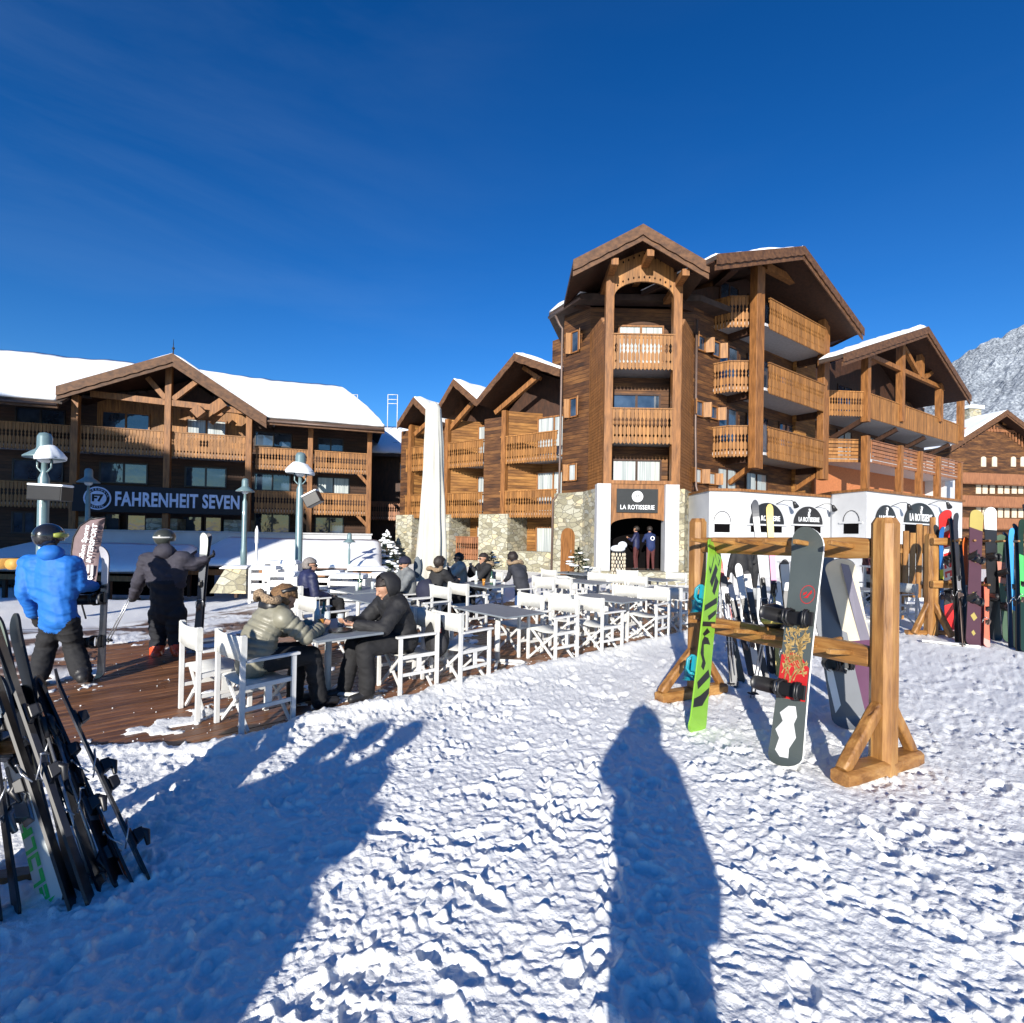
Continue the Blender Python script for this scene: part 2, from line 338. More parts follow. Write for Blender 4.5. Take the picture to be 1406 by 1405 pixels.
def vnoise(x, y):
    xi = np.floor(x).astype(int); yi = np.floor(y).astype(int); fx = x-xi; fy = y-yi
    fx = fx*fx*(3-2*fx); fy = fy*fy*(3-2*fy)
    a = _LAT[xi % 512, yi % 512]; b = _LAT[(xi+1) % 512, yi % 512]; c = _LAT[xi % 512, (yi+1) % 512]; d = _LAT[(xi+1) % 512, (yi+1) % 512]
    return (a*(1-fx)+b*fx)*(1-fy)+(c*(1-fx)+d*fx)*fy
def fbm(x, y, o=4, g=.5):
    s = 0; a = 1; t = 0
    for i in range(o): s = s+a*vnoise(x*2**i+17*i, y*2**i+31*i); t += a; a *= g
    return s/t*2-1
RX0, RX1, RY0, RY1, RS = -7.0, 12.0, 0.6, 15.0, 0.01
gx = np.arange(RX0, RX1, RS); gy = np.arange(RY0, RY1, RS)
XX, YY = np.meshgrid(gx, gy)
u_ = XX+.10*fbm(XX*2.1, YY*2.1, 3); v_ = YY+.10*fbm(XX*2.1+40, YY*2.1+9, 3)
HH = 0.022*fbm(XX*.8, YY*.8, 3) + 0.010*fbm(u_*2.9, v_*2.9, 3) + .009*(1-2*np.abs(fbm(u_*7.5+5, v_*7.5, 2)))*vnoise(XX*1.1+9, YY*1.1) + .009*(1-2*np.abs(fbm(u_*17+5, v_*20.5, 2)))+ .005*fbm(u_*40, v_*40, 2)
def stamp(x, y, rx, ry, ang, fn):
    r_ = max(rx, ry)*1.6; i0 = int((y-r_-RY0)/RS); i1 = int((y+r_-RY0)/RS)+1; j0 = int((x-r_-RX0)/RS); j1 = int((x+r_-RX0)/RS)+1
    i0 = max(i0, 0); j0 = max(j0, 0); i1 = min(i1, HH.shape[0]); j1 = min(j1, HH.shape[1])
    if i1 <= i0 or j1 <= j0: return
    dx = gx[j0:j1][None, :]-x; dy = gy[i0:i1][:, None]-y; c, s = math.cos(ang), math.sin(ang)
    q = np.sqrt(((dx*c+dy*s)/rx)**2+((-dx*s+dy*c)/ry)**2)
    HH[i0:i1, j0:j1] += fn(q)
for k in range(2100):                        # boot prints: sole and heel hollows with a pushed-up rim
    y = .8+13*random.random()**1.3; x = -6.5+18*random.random(); dpt = random.uniform(.007, .025); an = random.choice((.7, 1.2, 1.7, -.3))+random.uniform(-.5, .5)
    f_ = lambda q: -dpt*np.clip((1.12-q)/.25, 0, 1)*(q < 1.12)+dpt*.5*np.exp(-((q-1.32)/.17)**2)
    stamp(x, y, random.uniform(.085,.10), random.uniform(.046,.058), an, f_); stamp(x-.155*math.cos(an), y-.155*math.sin(an), .052, .040, an, f_)
for k in range(52000):                       # clods of crumbled snow
    y = .8+9.5*random.random()**1.25; x = -6.5+16*random.random()
    if vnoise(np.array([x*1.7]), np.array([y*1.7]))[0] < random.uniform(.15,.55): continue
    r_ = .008+.026*random.random()**4.5; h_ = r_*random.uniform(.5,.95)
    stamp(x, y, r_, r_*random.uniform(.6,1), random.uniform(0,3), lambda q: h_*np.sqrt(np.clip(1-q*q, 0, 1)))
def hmap(x, y):
    fx = (x-RX0)/RS; fy = (y-RY0)/RS
    ins = (fx > 1) & (fx < HH.shape[1]-2) & (fy > 1) & (fy < HH.shape[0]-2)
    ix = np.clip(np.floor(fx).astype(int), 0, HH.shape[1]-2); iy = np.clip(np.floor(fy).astype(int), 0, HH.shape[0]-2)
    tx = np.clip(fx-ix, 0, 1); ty = np.clip(fy-iy, 0, 1)
    h = (HH[iy, ix]*(1-tx)+HH[iy, ix+1]*tx)*(1-ty)+(HH[iy+1, ix]*(1-tx)+HH[iy+1, ix+1]*tx)*ty
    far = .03*fbm(x*.7, y*.7, 3)+.02*fbm(x*3, y*3, 2)
    return np.where(ins, h, far)
def ground(x, y):
    ax = (x-D0.x)*e1.x+(y-D0.y)*e1.y; bx = (x-D0.x)*e2.x+(y-D0.y)*e2.y
    wob = .13*fbm(x*1.7, y*1.7, 3)+.05*fbm(x*9, y*9, 2)
    lo = np.interp(ax, [-4, -1.6, -.9, -.3, 30], [1.3, 1.0, .55, .05, 0.0])
    din = np.minimum(np.minimum(bx-lo-wob, 5.0-bx+wob*.6), np.minimum(ax+2.9+wob, 12.5-ax))   # >0 on the deck
    t = np.clip(.5+din/.09, 0, 1)
    h = hmap(x, y)
    front = np.clip(1-bx/2.0, 0, 1)
    z = .045*front*np.clip(1+bx/2.5, 0, 1)+.0+h*np.where(bx > 4.6, .6, 1.0)
    bank = .05*np.exp(-((din+.18)/.14)**2)*np.clip(1-bx, 0, 1)*(0.4+.9*vnoise(x*3, y*3))
    patch = fbm(x*1.3+3, y*1.3+8, 4, .6)+.35*fbm(x*7, y*7, 3)+.35*np.clip((bx-2.9)/1.6, 0, 1)*np.clip((-ax+2.5)/2.5, 0, 1)
    pz = np.clip((patch-.36)/.3, -1, .35)*.035+.006*fbm(x*20, y*20, 2)
    deckz = np.where(pz > 0, pz, -.07)
    z = (z+bank)*(1-t)+deckz*t
    z = np.where(y > 17, z*.3, z)
    drop = np.clip((-x-5.5-.3*np.maximum(9-y, 0))/3.0, 0, 1)*np.clip((y-8.5)/2, 0, 1)
    z = z-drop*.35-1.0*np.clip((y-15)/3, 0, 1)*np.clip((-3.5-.1*y-x)/2, 0, 1)
    # mud showing behind the deck on the left
    mud = np.clip(5*(fbm(x*1.6+11, y*2.2+5, 4, .6)+.10), 0, 1)*np.clip((bx-3.4)/.5, 0, 1)*np.clip((9.5-bx)/1.0, 0, 1)*np.clip((3.0-ax)/1.0, 0, 1)*np.clip((ax+5.5)/1.5, 0, 1)
    return z, mud
def make_ground():
    a_f = np.radians(np.linspace(-56, 56, 900)); a_b = np.radians(np.linspace(58, 302, 90))
    ang = np.concatenate([a_f, a_b]); na = len(ang)
    rows = 1/np.linspace(1/1.15, 1/45.0, 760); rows = np.concatenate([[.02, .3, .6, .85, 1.0], rows, [55, 75, 110, 180, 320, 600, 1500]])
    rr, aa = np.meshgrid(rows, ang, indexing='ij')
    x = rr*np.sin(aa); y = rr*np.cos(aa); z, mud = ground(x, y)
    z = np.where(rr > 46, -1.3, z)
    nv = x.size; co = np.empty((nv, 3)); co[:, 0] = x.ravel(); co[:, 1] = y.ravel(); co[:, 2] = z.ravel()
    nr = len(rows); i = np.arange(nr-1)[:, None]; j = np.arange(na)[None, :]; j2 = (j+1) % na
    q = np.stack([i*na+j, i*na+j2, (i+1)*na+j2, (i+1)*na+j], -1).reshape(-1, 4)[:, ::-1]
    me = bpy.data.meshes.new('snow_ground'); me.vertices.add(nv); me.vertices.foreach_set('co', co.ravel())
    nf = len(q); me.loops.add(nf*4); me.loops.foreach_set('vertex_index', q.ravel().astype(np.int32))
    me.polygons.add(nf); me.polygons.foreach_set('loop_start', np.arange(0, nf*4, 4, dtype=np.int32)); me.polygons.foreach_set('loop_total', np.full(nf, 4, dtype=np.int32))
    me.update(calc_edges=True)
    at = me.attributes.new('dirt', 'FLOAT', 'POINT'); at.data.foreach_set('value', mud.ravel().astype(np.float32))
    me.polygons.foreach_set('use_smooth', np.ones(nf, dtype=bool)); me.materials.append(M['snow'])
    if me.polygons[5000].normal.z < 0: me.flip_normals()
    o = bpy.data.objects.new('snow_ground', me); COL.objects.link(o); o['kind'] = 'structure'; return o
make_ground()
# terrace deck of boards
def deck():
    m, nt, b = newmat('deck_board')
    tc = N(nt, 'TexCoord'); mp = N(nt, 'Mapping'); mp.inputs['Rotation'].default_value = (0,0,-DA); mp.inputs['Scale'].default_value = (1,1,1)
    m2 = N(nt, 'Mapping'); m2.inputs['Scale'].default_value = (1.2, 14, 1)
    nz = N(nt, 'TexNoise'); nz.inputs['Scale'].default_value = 2.2; nz.inputs['Detail'].default_value = 7
    nt.links.new(tc.outputs['Object'], mp.inputs[0]); nt.links.new(mp.outputs[0], m2.inputs[0]); nt.links.new(m2.outputs[0], nz.inputs[0])
    ge = N(nt, 'NewGeometry'); mr = N(nt, 'MapRange'); mr.inputs[3].default_value = .65; mr.inputs[4].default_value = 1.3; nt.links.new(ge.outputs['Random Per Island'], mr.inputs[0])
    hv = N(nt, 'HueSaturation'); nt.links.new(mr.outputs[0], hv.inputs['Value'])
    nt.links.new(ramp(nt, nz.outputs[0], [(.3, (.10,.042,.018)), (.5, (.20,.085,.036)), (.72, (.30,.15,.075))]), hv.inputs['Color'])
    n3 = N(nt, 'TexNoise'); n3.inputs['Scale'].default_value = 1.1; n3.inputs['Detail'].default_value = 8; n3.inputs['Roughness'].default_value = .7; nt.links.new(tc.outputs['Object'], n3.inputs[0])
    fr = N(nt, 'MapRange'); fr.inputs[1].default_value = .60; fr.inputs[2].default_value = .68; nt.links.new(n3.outputs[0], fr.inputs[0])
    mx = N(nt, 'Mix', data_type='RGBA'); nt.links.new(fr.outputs[0], mx.inputs[0]); nt.links.new(hv.outputs[0], mx.inputs[6]); mx.inputs[7].default_value = (.42,.40,.40,1)
    nt.links.new(mx.outputs[2], b.inputs['Base Color'])
    rg = N(nt, 'MapRange'); rg.inputs[3].default_value = .25; rg.inputs[4].default_value = .6; nt.links.new(nz.outputs[0], rg.inputs[0]); nt.links.new(rg.outputs[0], b.inputs['Roughness'])
    bump(nt, b, nz.outputs[0], .4, .01)
    mb = MB(Fr(D0.x, D0.y, 43))
    b_ = -.35
    while b_ < 5.15:
        a_ = -3.4-random.random()
        while a_ < 12.8:
            L = random.choice((2.0, 2.4, 3.0)); mb.box(a_+.003, a_+L-.003, b_, b_+.124, -.032, random.uniform(-.002,.001)); a_ += L
        b_ += .14
    o = mb.build('wooden_deck', m); o['kind'] = 'structure'
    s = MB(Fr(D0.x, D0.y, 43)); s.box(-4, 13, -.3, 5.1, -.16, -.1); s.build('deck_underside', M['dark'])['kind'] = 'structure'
deck()
def crumbs():
    rnd = random.Random(21); s = MB()
    for k in range(650):
        a = rnd.uniform(-2.5, 11); b = rnd.random()**2.2*4.8+.05; r_ = rnd.uniform(.003, .009)*(1.8 if rnd.random() < .08 else 1)
        p = DK(a, b, r_*.5); s.ell(p, r_, r_*rnd.uniform(.6, 1), r_*.7, 6, 4, raw=True)
    o = s.build('snow_crumbs', M['snowbit']); o['kind'] = 'stuff'; o['label'] = 'small snow crumbs scattered over the wooden terrace boards'; o['category'] = 'snow'
crumbs()
# ---------------------------------------------------------------- mountain
def mountain():
    n = 200; vs = []; fs = []
    m, nt, b = newmat('snowy_forest_slope')
    tc = N(nt, 'TexCoord'); n1 = N(nt, 'TexNoise'); n1.inputs['Scale'].default_value = .30; n1.inputs['Detail'].default_value = 7; n1.inputs['Roughness'].default_value = .65
    mp = N(nt, 'Mapping'); mp.inputs['Scale'].default_value = (1.0,1.0,.45); nt.links.new(tc.outputs['Object'], mp.inputs[0]); nt.links.new(mp.outputs[0], n1.inputs[0])
    n2 = N(nt, 'TexNoise'); n2.inputs['Scale'].default_value = .012; n2.inputs['Detail'].default_value = 4; nt.links.new(tc.outputs['Object'], n2.inputs[0])
    ad = N(nt, 'Math', operation='MULTIPLY_ADD'); nt.links.new(n2.outputs[0], ad.inputs[0]); ad.inputs[1].default_value = .35; 
    a2 = N(nt, 'Math', operation='MULTIPLY'); nt.links.new(n1.outputs[0], a2.inputs[0]); a2.inputs[1].default_value = .8; nt.links.new(a2.outputs[0], ad.inputs[2])
    nt.links.new(ramp(nt, ad.outputs[0], [(.44, (.05,.06,.075)), (.53, (.15,.175,.21)), (.61, (.24,.27,.31)), (.70, (.40,.44,.49))]), b.inputs['Base Color'])
    b.inputs['Roughness'].default_value = .9; bump(nt, b, n1.outputs[0], .8, 3.0)
    # ridge rises to the right, foot behind the chalets
    def H(x, t):
        base = np.interp(x, [250, 420, 520, 619, 753, 900, 1300, 1700], [50, 190, 285, 368, 455, 520, 630, 680])
        return base*t**.9
    for i in range(n):
        for j in range(n):
            x = 300+1400*i/(n-1); t = j/(n-1); y = 560+420*t
            x2 = x+ (y-560)*.55
            h = H(x, t) + 26*t*noise.fractal(Vector((x*.006, y*.006, 0)), 1, 2, 4) + 7*noise.noise(Vector((x*.06, y*.06, 3)))*(t > .02) + 5*noise.noise(Vector((x*.16, y*.16, 7)))*t
            vs.append((x2, y, h-12))
    for i in range(n-1):
        for j in range(n-1): fs.append((i*n+j, (i+1)*n+j, (i+1)*n+j+1, i*n+j+1))
    mb = MB(); mb.add(vs, fs, smooth=False); o = mb.build('mountain', m); o['kind'] = 'structure'
mountain()
# ---------------------------------------------------------------- building helpers
def railing(fr, pts, z0, z1, parent, mat='plank', pitch=.145, name='railing', holes=True, horizontal=False):
    """board railing along a polyline of local (x,y); boards have notched sides that leave the cut-out pattern"""
    mb = MB(fr)
    for (xa, ya), (xb, yb) in zip(pts[:-1], pts[1:]):
        L = math.hypot(xb-xa, yb-ya)
        if L < .05: continue
        p0 = fr.w(xa, ya, 0); sub = Fr(p0.x, p0.y, math.degrees(fr.a)+math.degrees(math.atan2(yb-ya, xb-xa)), fr.o.z)
        s = MB(sub); n = max(1, round(L/pitch)); wd = L/n; h = z1-z0
        if horizontal:
            k = 6
            for i in range(k): s.box(0, L, -.02, .02, z0+h*i/k+.01, z0+h*(i+1)/k-.035)
            for i in range(max(2, int(L/1.1))+1): s.box(L*i/max(2, int(L/1.1))-.03, L*i/max(2, int(L/1.1))+.03, .02, .06, z0, z1)
        else:
            for i in range(n):
                x = i*wd; g = .010; nn = .034 if holes else 0; a, b = x+g, x+wd-g; c = (a+b)/2
                R_ = [(b, z0+.06), (b, z0+h*.20), (b-nn, z0+h*.245), (b, z0+h*.29), (b, z0+h*.47), (b-nn*1.5, z0+h*.55), (b-nn*.7, z0+h*.62), (b-nn*1.5, z0+h*.69), (b, z0+h*.77), (b, z1)]
                L_ = [(a+(b-q), z) for q, z in reversed(R_)]
                s.prism([(c, z0)]+R_+L_, -.016, .016)
        s.box(-.03, L+.03, -.05, .05, z1, z1+.05)
        if not horizontal: s.box(0, L, .016, .06, z0+.16, z0+.24); s.box(0, L, .016, .06, z1-.12, z1-.04)
        mb.v += s.v and []
        b0 = len(mb.v); mb.v += s.v; mb.f += [[b0+i for i in f] for f in s.f]; mb.m += s.m; mb.sm += s.sm
    return mb.build(name, M[mat], parent)
def balcony(fr, pts, poly, z0, z1, root, mat='plank', **kw):
    """slab with a railing along its edge; poly is the slab outline"""
    s = MB(fr); zf = z0+.14; s.hprism(poly, zf, zf+.10); s.mi = 1; s.hprism([(x, y) for x, y in poly], zf+.102, zf+.14)
    b = s.build('balcony', [M['soffit'], M['beam_d']], root)
    railing(fr, pts, z0, z1, b, mat, **kw); return b
def window(fr, x0, x1, z0, z1, y, root, n=2, glass='glass', wood='beam', shutters=0, t=.07, name='window', bars=False):
    s = MB(fr); d0, d1 = y-.07, y+.02
    s.box(x0-t, x1+t, d0, d1, z1, z1+t); s.box(x0-t, x1+t, d0-.02, d1, z0-t, z0); s.box(x0-t, x0, d0, d1, z0, z1); s.box(x1, x1+t, d0, d1, z0, z1)
    for i in range(1, n): xm = x0+(x1-x0)*i/n; s.box(xm-.045, xm+.045, d0+.015, d1, z0, z1)
    if bars:
        for i in range(n):
            xa = x0+(x1-x0)*i/n; xb = x0+(x1-x0)*(i+1)/n; s.box((xa+xb)/2-.012, (xa+xb)/2+.012, d0+.03, d1, z0, z1); s.box(xa, xb, d0+.032, d1, (z0+z1)/2-.012, (z0+z1)/2+.012)
    wnd = s.build(name, M[wood], root)
    g = MB(fr); g.box(x0, x1, y-.022, y-.005, z0, z1); g.build('pane', M[glass], wnd)
    if shutters:
        wv = (x1-x0)*shutters
        for sx in (-1, 1):
            q = MB(fr); xa = x0-t if sx < 0 else x1+t; ca = 50
            c, sn = math.cos(R(ca)), math.sin(R(ca))
            p = [(xa, y-.03), (xa+sx*wv*c, y-.03-wv*sn), (xa+sx*wv*c+sx*.03*sn, y-.03-wv*sn+.03*c), (xa+sx*.03*sn, y-.03+.03*c)]
            q.hprism(p, z0-.03, z1+.03); q.build('shutter', M['plank'], wnd)
    return wnd
def slab(mb, p, q, y0, y1, th, dz=0.0):     # a sloping roof plane from (x,z) p to q, thickness th downwards
    (xa, za), (xb, zb) = p, q
    mb.prism([(xa, za+dz), (xb, zb+dz), (xb, zb+dz-th), (xa, za+dz-th)], y0, y1)
def snowslab(mb, p, q, y0, y1, th, seed=0):  # lumpy snow lying on a roof plane: a grid with rounded, ragged rims
    n1, n2 = 28, 20; vs = []; fs = []
    (xa, za), (xb, zb) = p, q
    for lay in (1, 0):
        for i in range(n1+1):
            for j in range(n2+1):
                a, b = i/n1, j/n2
                e = min(1, min(a, 1-a)*n1/1.6)**.5*min(1, min(b, 1-b)*n2/1.6)**.5
                x = xa+(xb-xa)*a; z = za+(zb-za)*a; y = y0+(y1-y0)*b
                rg = .09*noise.noise(Vector((x*1.3, y*1.3, seed)))
                if i in (0, n1): x += rg*2*(1 if i else -1)
                if j == 0: y += .8*rg
                if lay: z += th*(.25+.75*e)*(1+.55*noise.noise(Vector((x*.7, y*.7, seed+5)))+.2*noise.noise(Vector((x*2.7, y*2.7, seed+5))))
                vs.append((x, y, z+.003))
    def id(l, i, j): return l*(n1+1)*(n2+1)+i*(n2+1)+j
    for i in range(n1):
        for j in range(n2):
            fs.append((id(0,i,j), id(0,i+1,j), id(0,i+1,j+1), id(0,i,j+1))); fs.append((id(1,i,j), id(1,i,j+1), id(1,i+1,j+1), id(1,i+1,j)))
    for i in range(n1): fs += [(id(0,i,0), id(1,i,0), id(1,i+1,0), id(0,i+1,0)), (id(0,i,n2), id(0,i+1,n2), id(1,i+1,n2), id(1,i,n2))]
    for j in range(n2): fs += [(id(0,0,j), id(0,0,j+1), id(1,0,j+1), id(1,0,j)), (id(0,n1,j), id(1,n1,j), id(1,n1,j+1), id(0,n1,j+1))]
    mb.add(vs, fs, smooth=True)
def gable(fr, L, A, Rr, y0, y1, root, snow=(.25, .25), barge=.34, name='roof', second=True, y1l=None):
    """roof of two planes: L, A, Rr are (x,z) of left eave, apex, right eave; barge boards on the front"""
    yl = y1 if y1l is None else y1l
    s = MB(fr)
    slab(s, L, A, y0, yl, .16); slab(s, A, Rr, y0, y1, .16)
    rf = s.build(name, M['roofdark'], root)
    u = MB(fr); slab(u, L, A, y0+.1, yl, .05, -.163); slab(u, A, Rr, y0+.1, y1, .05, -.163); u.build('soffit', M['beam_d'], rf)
    for p, q in ((L, A), (A, Rr)):
        b = MB(fr); n = max(4, int(abs(q[0]-p[0])/.55)); pts = []; pb = []
        for i in range(n+1):
            t = i/n; x = p[0]+(q[0]-p[0])*t; z = p[1]+(q[1]-p[1])*t; pts.append((x, z+.02))
        m = n*2
        for i in range(m+1):
            t = i/m; x = p[0]+(q[0]-p[0])*t; z = p[1]+(q[1]-p[1])*t; pb.append((x, z-barge-(.035 if i % 2 else 0)))
        b.prism([pts[0], pts[-1]]+pb[::-1], y0-.045, y0-.001)
        if second:
            b.prism([(p[0], p[1]-barge-.0), (q[0], q[1]-barge-.0), (q[0], q[1]-barge-.20), (p[0], p[1]-barge-.20)], y0+.02, y0+.07)
        b.build('barge_board', M['fascia'], rf)
    if snow:
        for (p, q), th, k in (((L, A), snow[0], 1), ((A, Rr), snow[1], 2)):
            if th: sm = MB(fr); snowslab(sm, p, q, y0+.02, yl if k == 1 else y1, th, k+L[0]); sm.build('roof_snow', M['roofsnow'], rf)
    return rf
def text(body, fr, x, z, y, size, mat, parent, extrude=.02, align='CENTER', name='lettering', bold=.0, sx=1.0, space=1.0, depth_off=0):
    cu = bpy.data.curves.new(name, 'FONT'); cu.body = body; cu.size = size; cu.extrude = extrude; cu.align_x = align; cu.align_y = 'CENTER'; cu.offset = bold; cu.space_character = space
    cu.resolution_u = 3
    t = bpy.data.objects.new(name, cu); COL.objects.link(t)
    dg = bpy.context.evaluated_depsgraph_get(); me = bpy.data.meshes.new_from_object(t.evaluated_get(dg))
    bpy.data.objects.remove(t); bpy.data.curves.remove(cu)
    off = Vector((0,0,0)); q = parent
    while q is not None: off += Vector(q.location); q = q.parent
    for v in me.vertices:
        w_ = fr.w(x+v.co.x*sx, y-v.co.z, z+v.co.y); v.co = w_-off
    me.materials.clear(); me.materials.append(mat)
    o = bpy.data.objects.new(name, me); COL.objects.link(o); o.parent = parent; return o
def disc(mb, x, z, r, y0, y1, n=32): mb.prism([(x+r*math.cos(2*math.pi*i/n), z+r*math.sin(2*math.pi*i/n)) for i in range(n)], y0, y1)
def ring(mb, x, z, ro, ri, y0, y1, n=32):
    vs = []; fs = []
    for i in range(n):
        c, s = math.cos(2*math.pi*i/n), math.sin(2*math.pi*i/n)
        vs += [(x+ro*c, y0, z+ro*s), (x+ri*c, y0, z+ri*s), (x+ro*c, y1, z+ro*s), (x+ri*c, y1, z+ri*s)]
    for i in range(n):
        a, b = 4*i, 4*((i+1) % n); fs += [(a, b, b+1, a+1), (a+2, a+3, b+3, b+2), (a, a+2, b+2, b), (a+1, b+1, b+3, a+3)]
    mb.add(vs, fs)
# ================================================================ LEFT CHALET
FL = Fr(-17.5, 26, 18.4)
LC = thing('chalet', 'wide snow-roofed timber chalet with central gable, its left half in shade', 'building', (-17.5, 26, 0))
def lc(px, py, y=0.0): return FL.px(px, py, y)
WY = 1.7                                     # wall behind the balconies
xl = lc(-40, 600)[0]; xr = lc(511, 640)[0]; zt = lc(447, 578, -1)[1]
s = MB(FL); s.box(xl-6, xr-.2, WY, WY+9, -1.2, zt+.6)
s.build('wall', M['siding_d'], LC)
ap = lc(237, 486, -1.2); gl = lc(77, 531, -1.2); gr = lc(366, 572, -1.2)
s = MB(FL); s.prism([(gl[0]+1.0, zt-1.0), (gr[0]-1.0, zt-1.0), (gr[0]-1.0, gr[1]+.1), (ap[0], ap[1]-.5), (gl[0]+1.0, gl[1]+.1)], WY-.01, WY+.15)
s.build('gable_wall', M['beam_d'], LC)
# main roof behind and beside the gable
ez = lc(447, 580, -1)[1]; rz_ = lc(420, 533, 5.2)[1]
s = MB(FL)
re_x = lc(528, 592, -1)[0]; SL = (rz_-ez)/6.2
def quadroof(mb, x0, x1, ya, za, yb, zb, th, hip=0):
    mb.add([(x0,ya,za),(x1,ya,za),(x1-hip,yb,zb),(x0,yb,zb),(x0,ya,za-th),(x1,ya,za-th),(x1-hip,yb,zb-th),(x0,yb,zb-th)],
           [(0,1,2,3),(7,6,5,4),(0,4,5,1),(1,5,6,2),(2,6,7,3),(3,7,4,0)])
segs = [(xl-8, gl[0]+.15, -1.0, 0), (gr[0]-.15, re_x, -1.0, 2.2)]
def zgab(x): return np.interp(x, [gl[0], ap[0], gr[0]], [gl[1], ap[1], gr[1]])
NS = 24
for k in range(NS):                          # the main roof meets the gable roof along two valleys
    x0 = gl[0]+.15+(gr[0]-gl[0]-.3)*k/NS; x1 = gl[0]+.15+(gr[0]-gl[0]-.3)*(k+1)/NS
    ya = max(-1.0, (min(zgab(x0), zgab(x1))-.25-ez)/SL-1)
    if ya < 5.0: segs.append((x0, x1, ya, 0))
for x0, x1, ya, hp in segs: quadroof(s, x0, x1, ya, ez+SL*(ya+1), 5.2, rz_, .14, hp)
s.add([(re_x,-1,ez),(re_x-2.2,5.2,rz_),(re_x,11.4,ez)],[(0,1,2)])
rf = s.build('roof', M['roofdark'], LC)
for x0, x1 in ((xl-8, gl[0]), (gr[0], re_x)):
    q = MB(FL); q.box(x0, x1, -1.04, -.9, ez-.36, ez-.10); q.build('fascia_board', M['fascia'], rf)
    q = MB(FL); q.tube([(x0, -1.12, ez-.2), (x1, -1.12, ez-.2)], .06, 8); q.build('gutter', M['gutter'], rf)
def snowsheet(mb, x0, x1, ya, za, yb, zb, th, hip=0, nx=70, ny=16, seed=1, flat=False, yfn=None):
    vs = []; fs = []
    for lay in (1, 0):
        for i in range(nx+1):
            for j in range(ny+1):
                a, b = i/nx, j/ny; xr_ = x1-hip*b; x = x0+(xr_-x0)*a; y_ = yfn(x) if yfn else ya; y = y_+(yb-y_)*b; z = za+(zb-za)*(y-ya)/(yb-ya)
                e = min(1, (1-a)*nx/1.5 if hip else 1)**.5*min(1, b*ny/1.2+.05)**.5
                if y_ > ya: e = max(e, min(1, (y_-ya)/.5))
                if j == 0: y += .16*noise.noise(Vector((x*.9, 0, seed)))
                if lay: z += th*(.3+.7*e)*(1+.35*noise.noise(Vector((x*.35, y*.5, seed)))+.12*noise.noise(Vector((x*1.6, y*1.6, seed))))
                vs.append((x, y, z+.004))
    W_ = ny+1; K = (nx+1)*W_
    for i in range(nx):
        for j in range(ny):
            a = i*W_+j; fs.append((a, a+W_, a+W_+1, a+1)); fs.append((K+a, K+a+1, K+a+W_+1, K+a+W_))
    for i in range(nx): a = i*W_; fs.append((a, K+a, K+a+W_, a+W_)); a += ny; fs.append((a, a+W_, K+a+W_, K+a))
    for j in range(ny): fs.append((j, j+1, K+j+1, K+j)); a = nx*W_+j; fs.append((a, K+a, K+a+1, a+1))
    mb.add(vs, fs, smooth=True)
q = MB(FL)
def valley(x): return max(-1.0, min(5.0, (zgab(x)-.1-ez)/SL-1)) if gl[0] < x < gr[0] else -1.0
snowsheet(q, xl-8, re_x, -1.0, ez, 5.2, rz_, .42, 2.2, nx=240, seed=1, yfn=valley)
q.build('roof_snow', M['roofsnow'], rf)
grf = gable(FL, gl, ap, gr, -1.2, 5.0, LC, snow=(.16, .16), barge=.40, name='gable_roof')
q = MB(FL); q.tube([(ap[0], -1.1, ap[1]), (ap[0], -1.1, ap[1]+.75)], [.03, .008], 6); q.ell((ap[0], -1.1, ap[1]+.3), .07, .07, .07, 8, 5); q.build('finial', M['black'], grf)
# posts and truss of the gable
def post(fr, px0, py0, py1, y, root, w=.34, mat='beam', name='post'):
    xa, za = fr.px(px0, py0, y); xb, zb = fr.px(px0, py1, y); s = MB(fr); s.box(xa-w/2, xa+w/2, y-w/2, y+w/2, zb, za); return s.build(name, M[mat], root, bevel=.02)
for px_, t_, b_ in ((105, 543, 745), (233, 500, 745), (343, 566, 745)): post(FL, px_, t_, b_, -.2, LC, .29)
def beam(fr, a, b, y, root, w=.22, h=.26, mat='beam', name='truss_beam'):
    p = fr.px(*a, y); q = fr.px(*b, y); s = MB(fr); s.bar((p[0], y, p[1]), (q[0], y, q[1]), w, h); return s.build(name, M[mat], root)
beam(FL, (125, 541), (343, 566), -.2, LC, .2, .3)
beam(FL, (203, 519), (229, 549), -.2, LC, .2, .24); beam(FL, (272, 523), (238, 549), -.2, LC, .2, .24)
beam(FL, (268, 561), (278, 571), -.3, LC, .5, .5, name='bracket'); beam(FL, (290, 565), (308, 553), -.3, LC, .5, .5, name='bracket')
beam(FL, (247, 556), (265, 572), .9, LC, .14, .2); beam(FL, (305, 567), (290, 582), .9, LC, .14, .2)
# vertical board cladding behind the gable balconies
s = MB(FL)
x0 = lc(112, 560)[0]; x1 = lc(340, 560)[0]; zz = lc(233, 600)[1]; k = x0
while k < x1: s.box(k+.004, k+.15, WY-.045, WY-.012, zz-.3, zz+2.1); k += .155
s.build('cladding', M['plank'], LC)
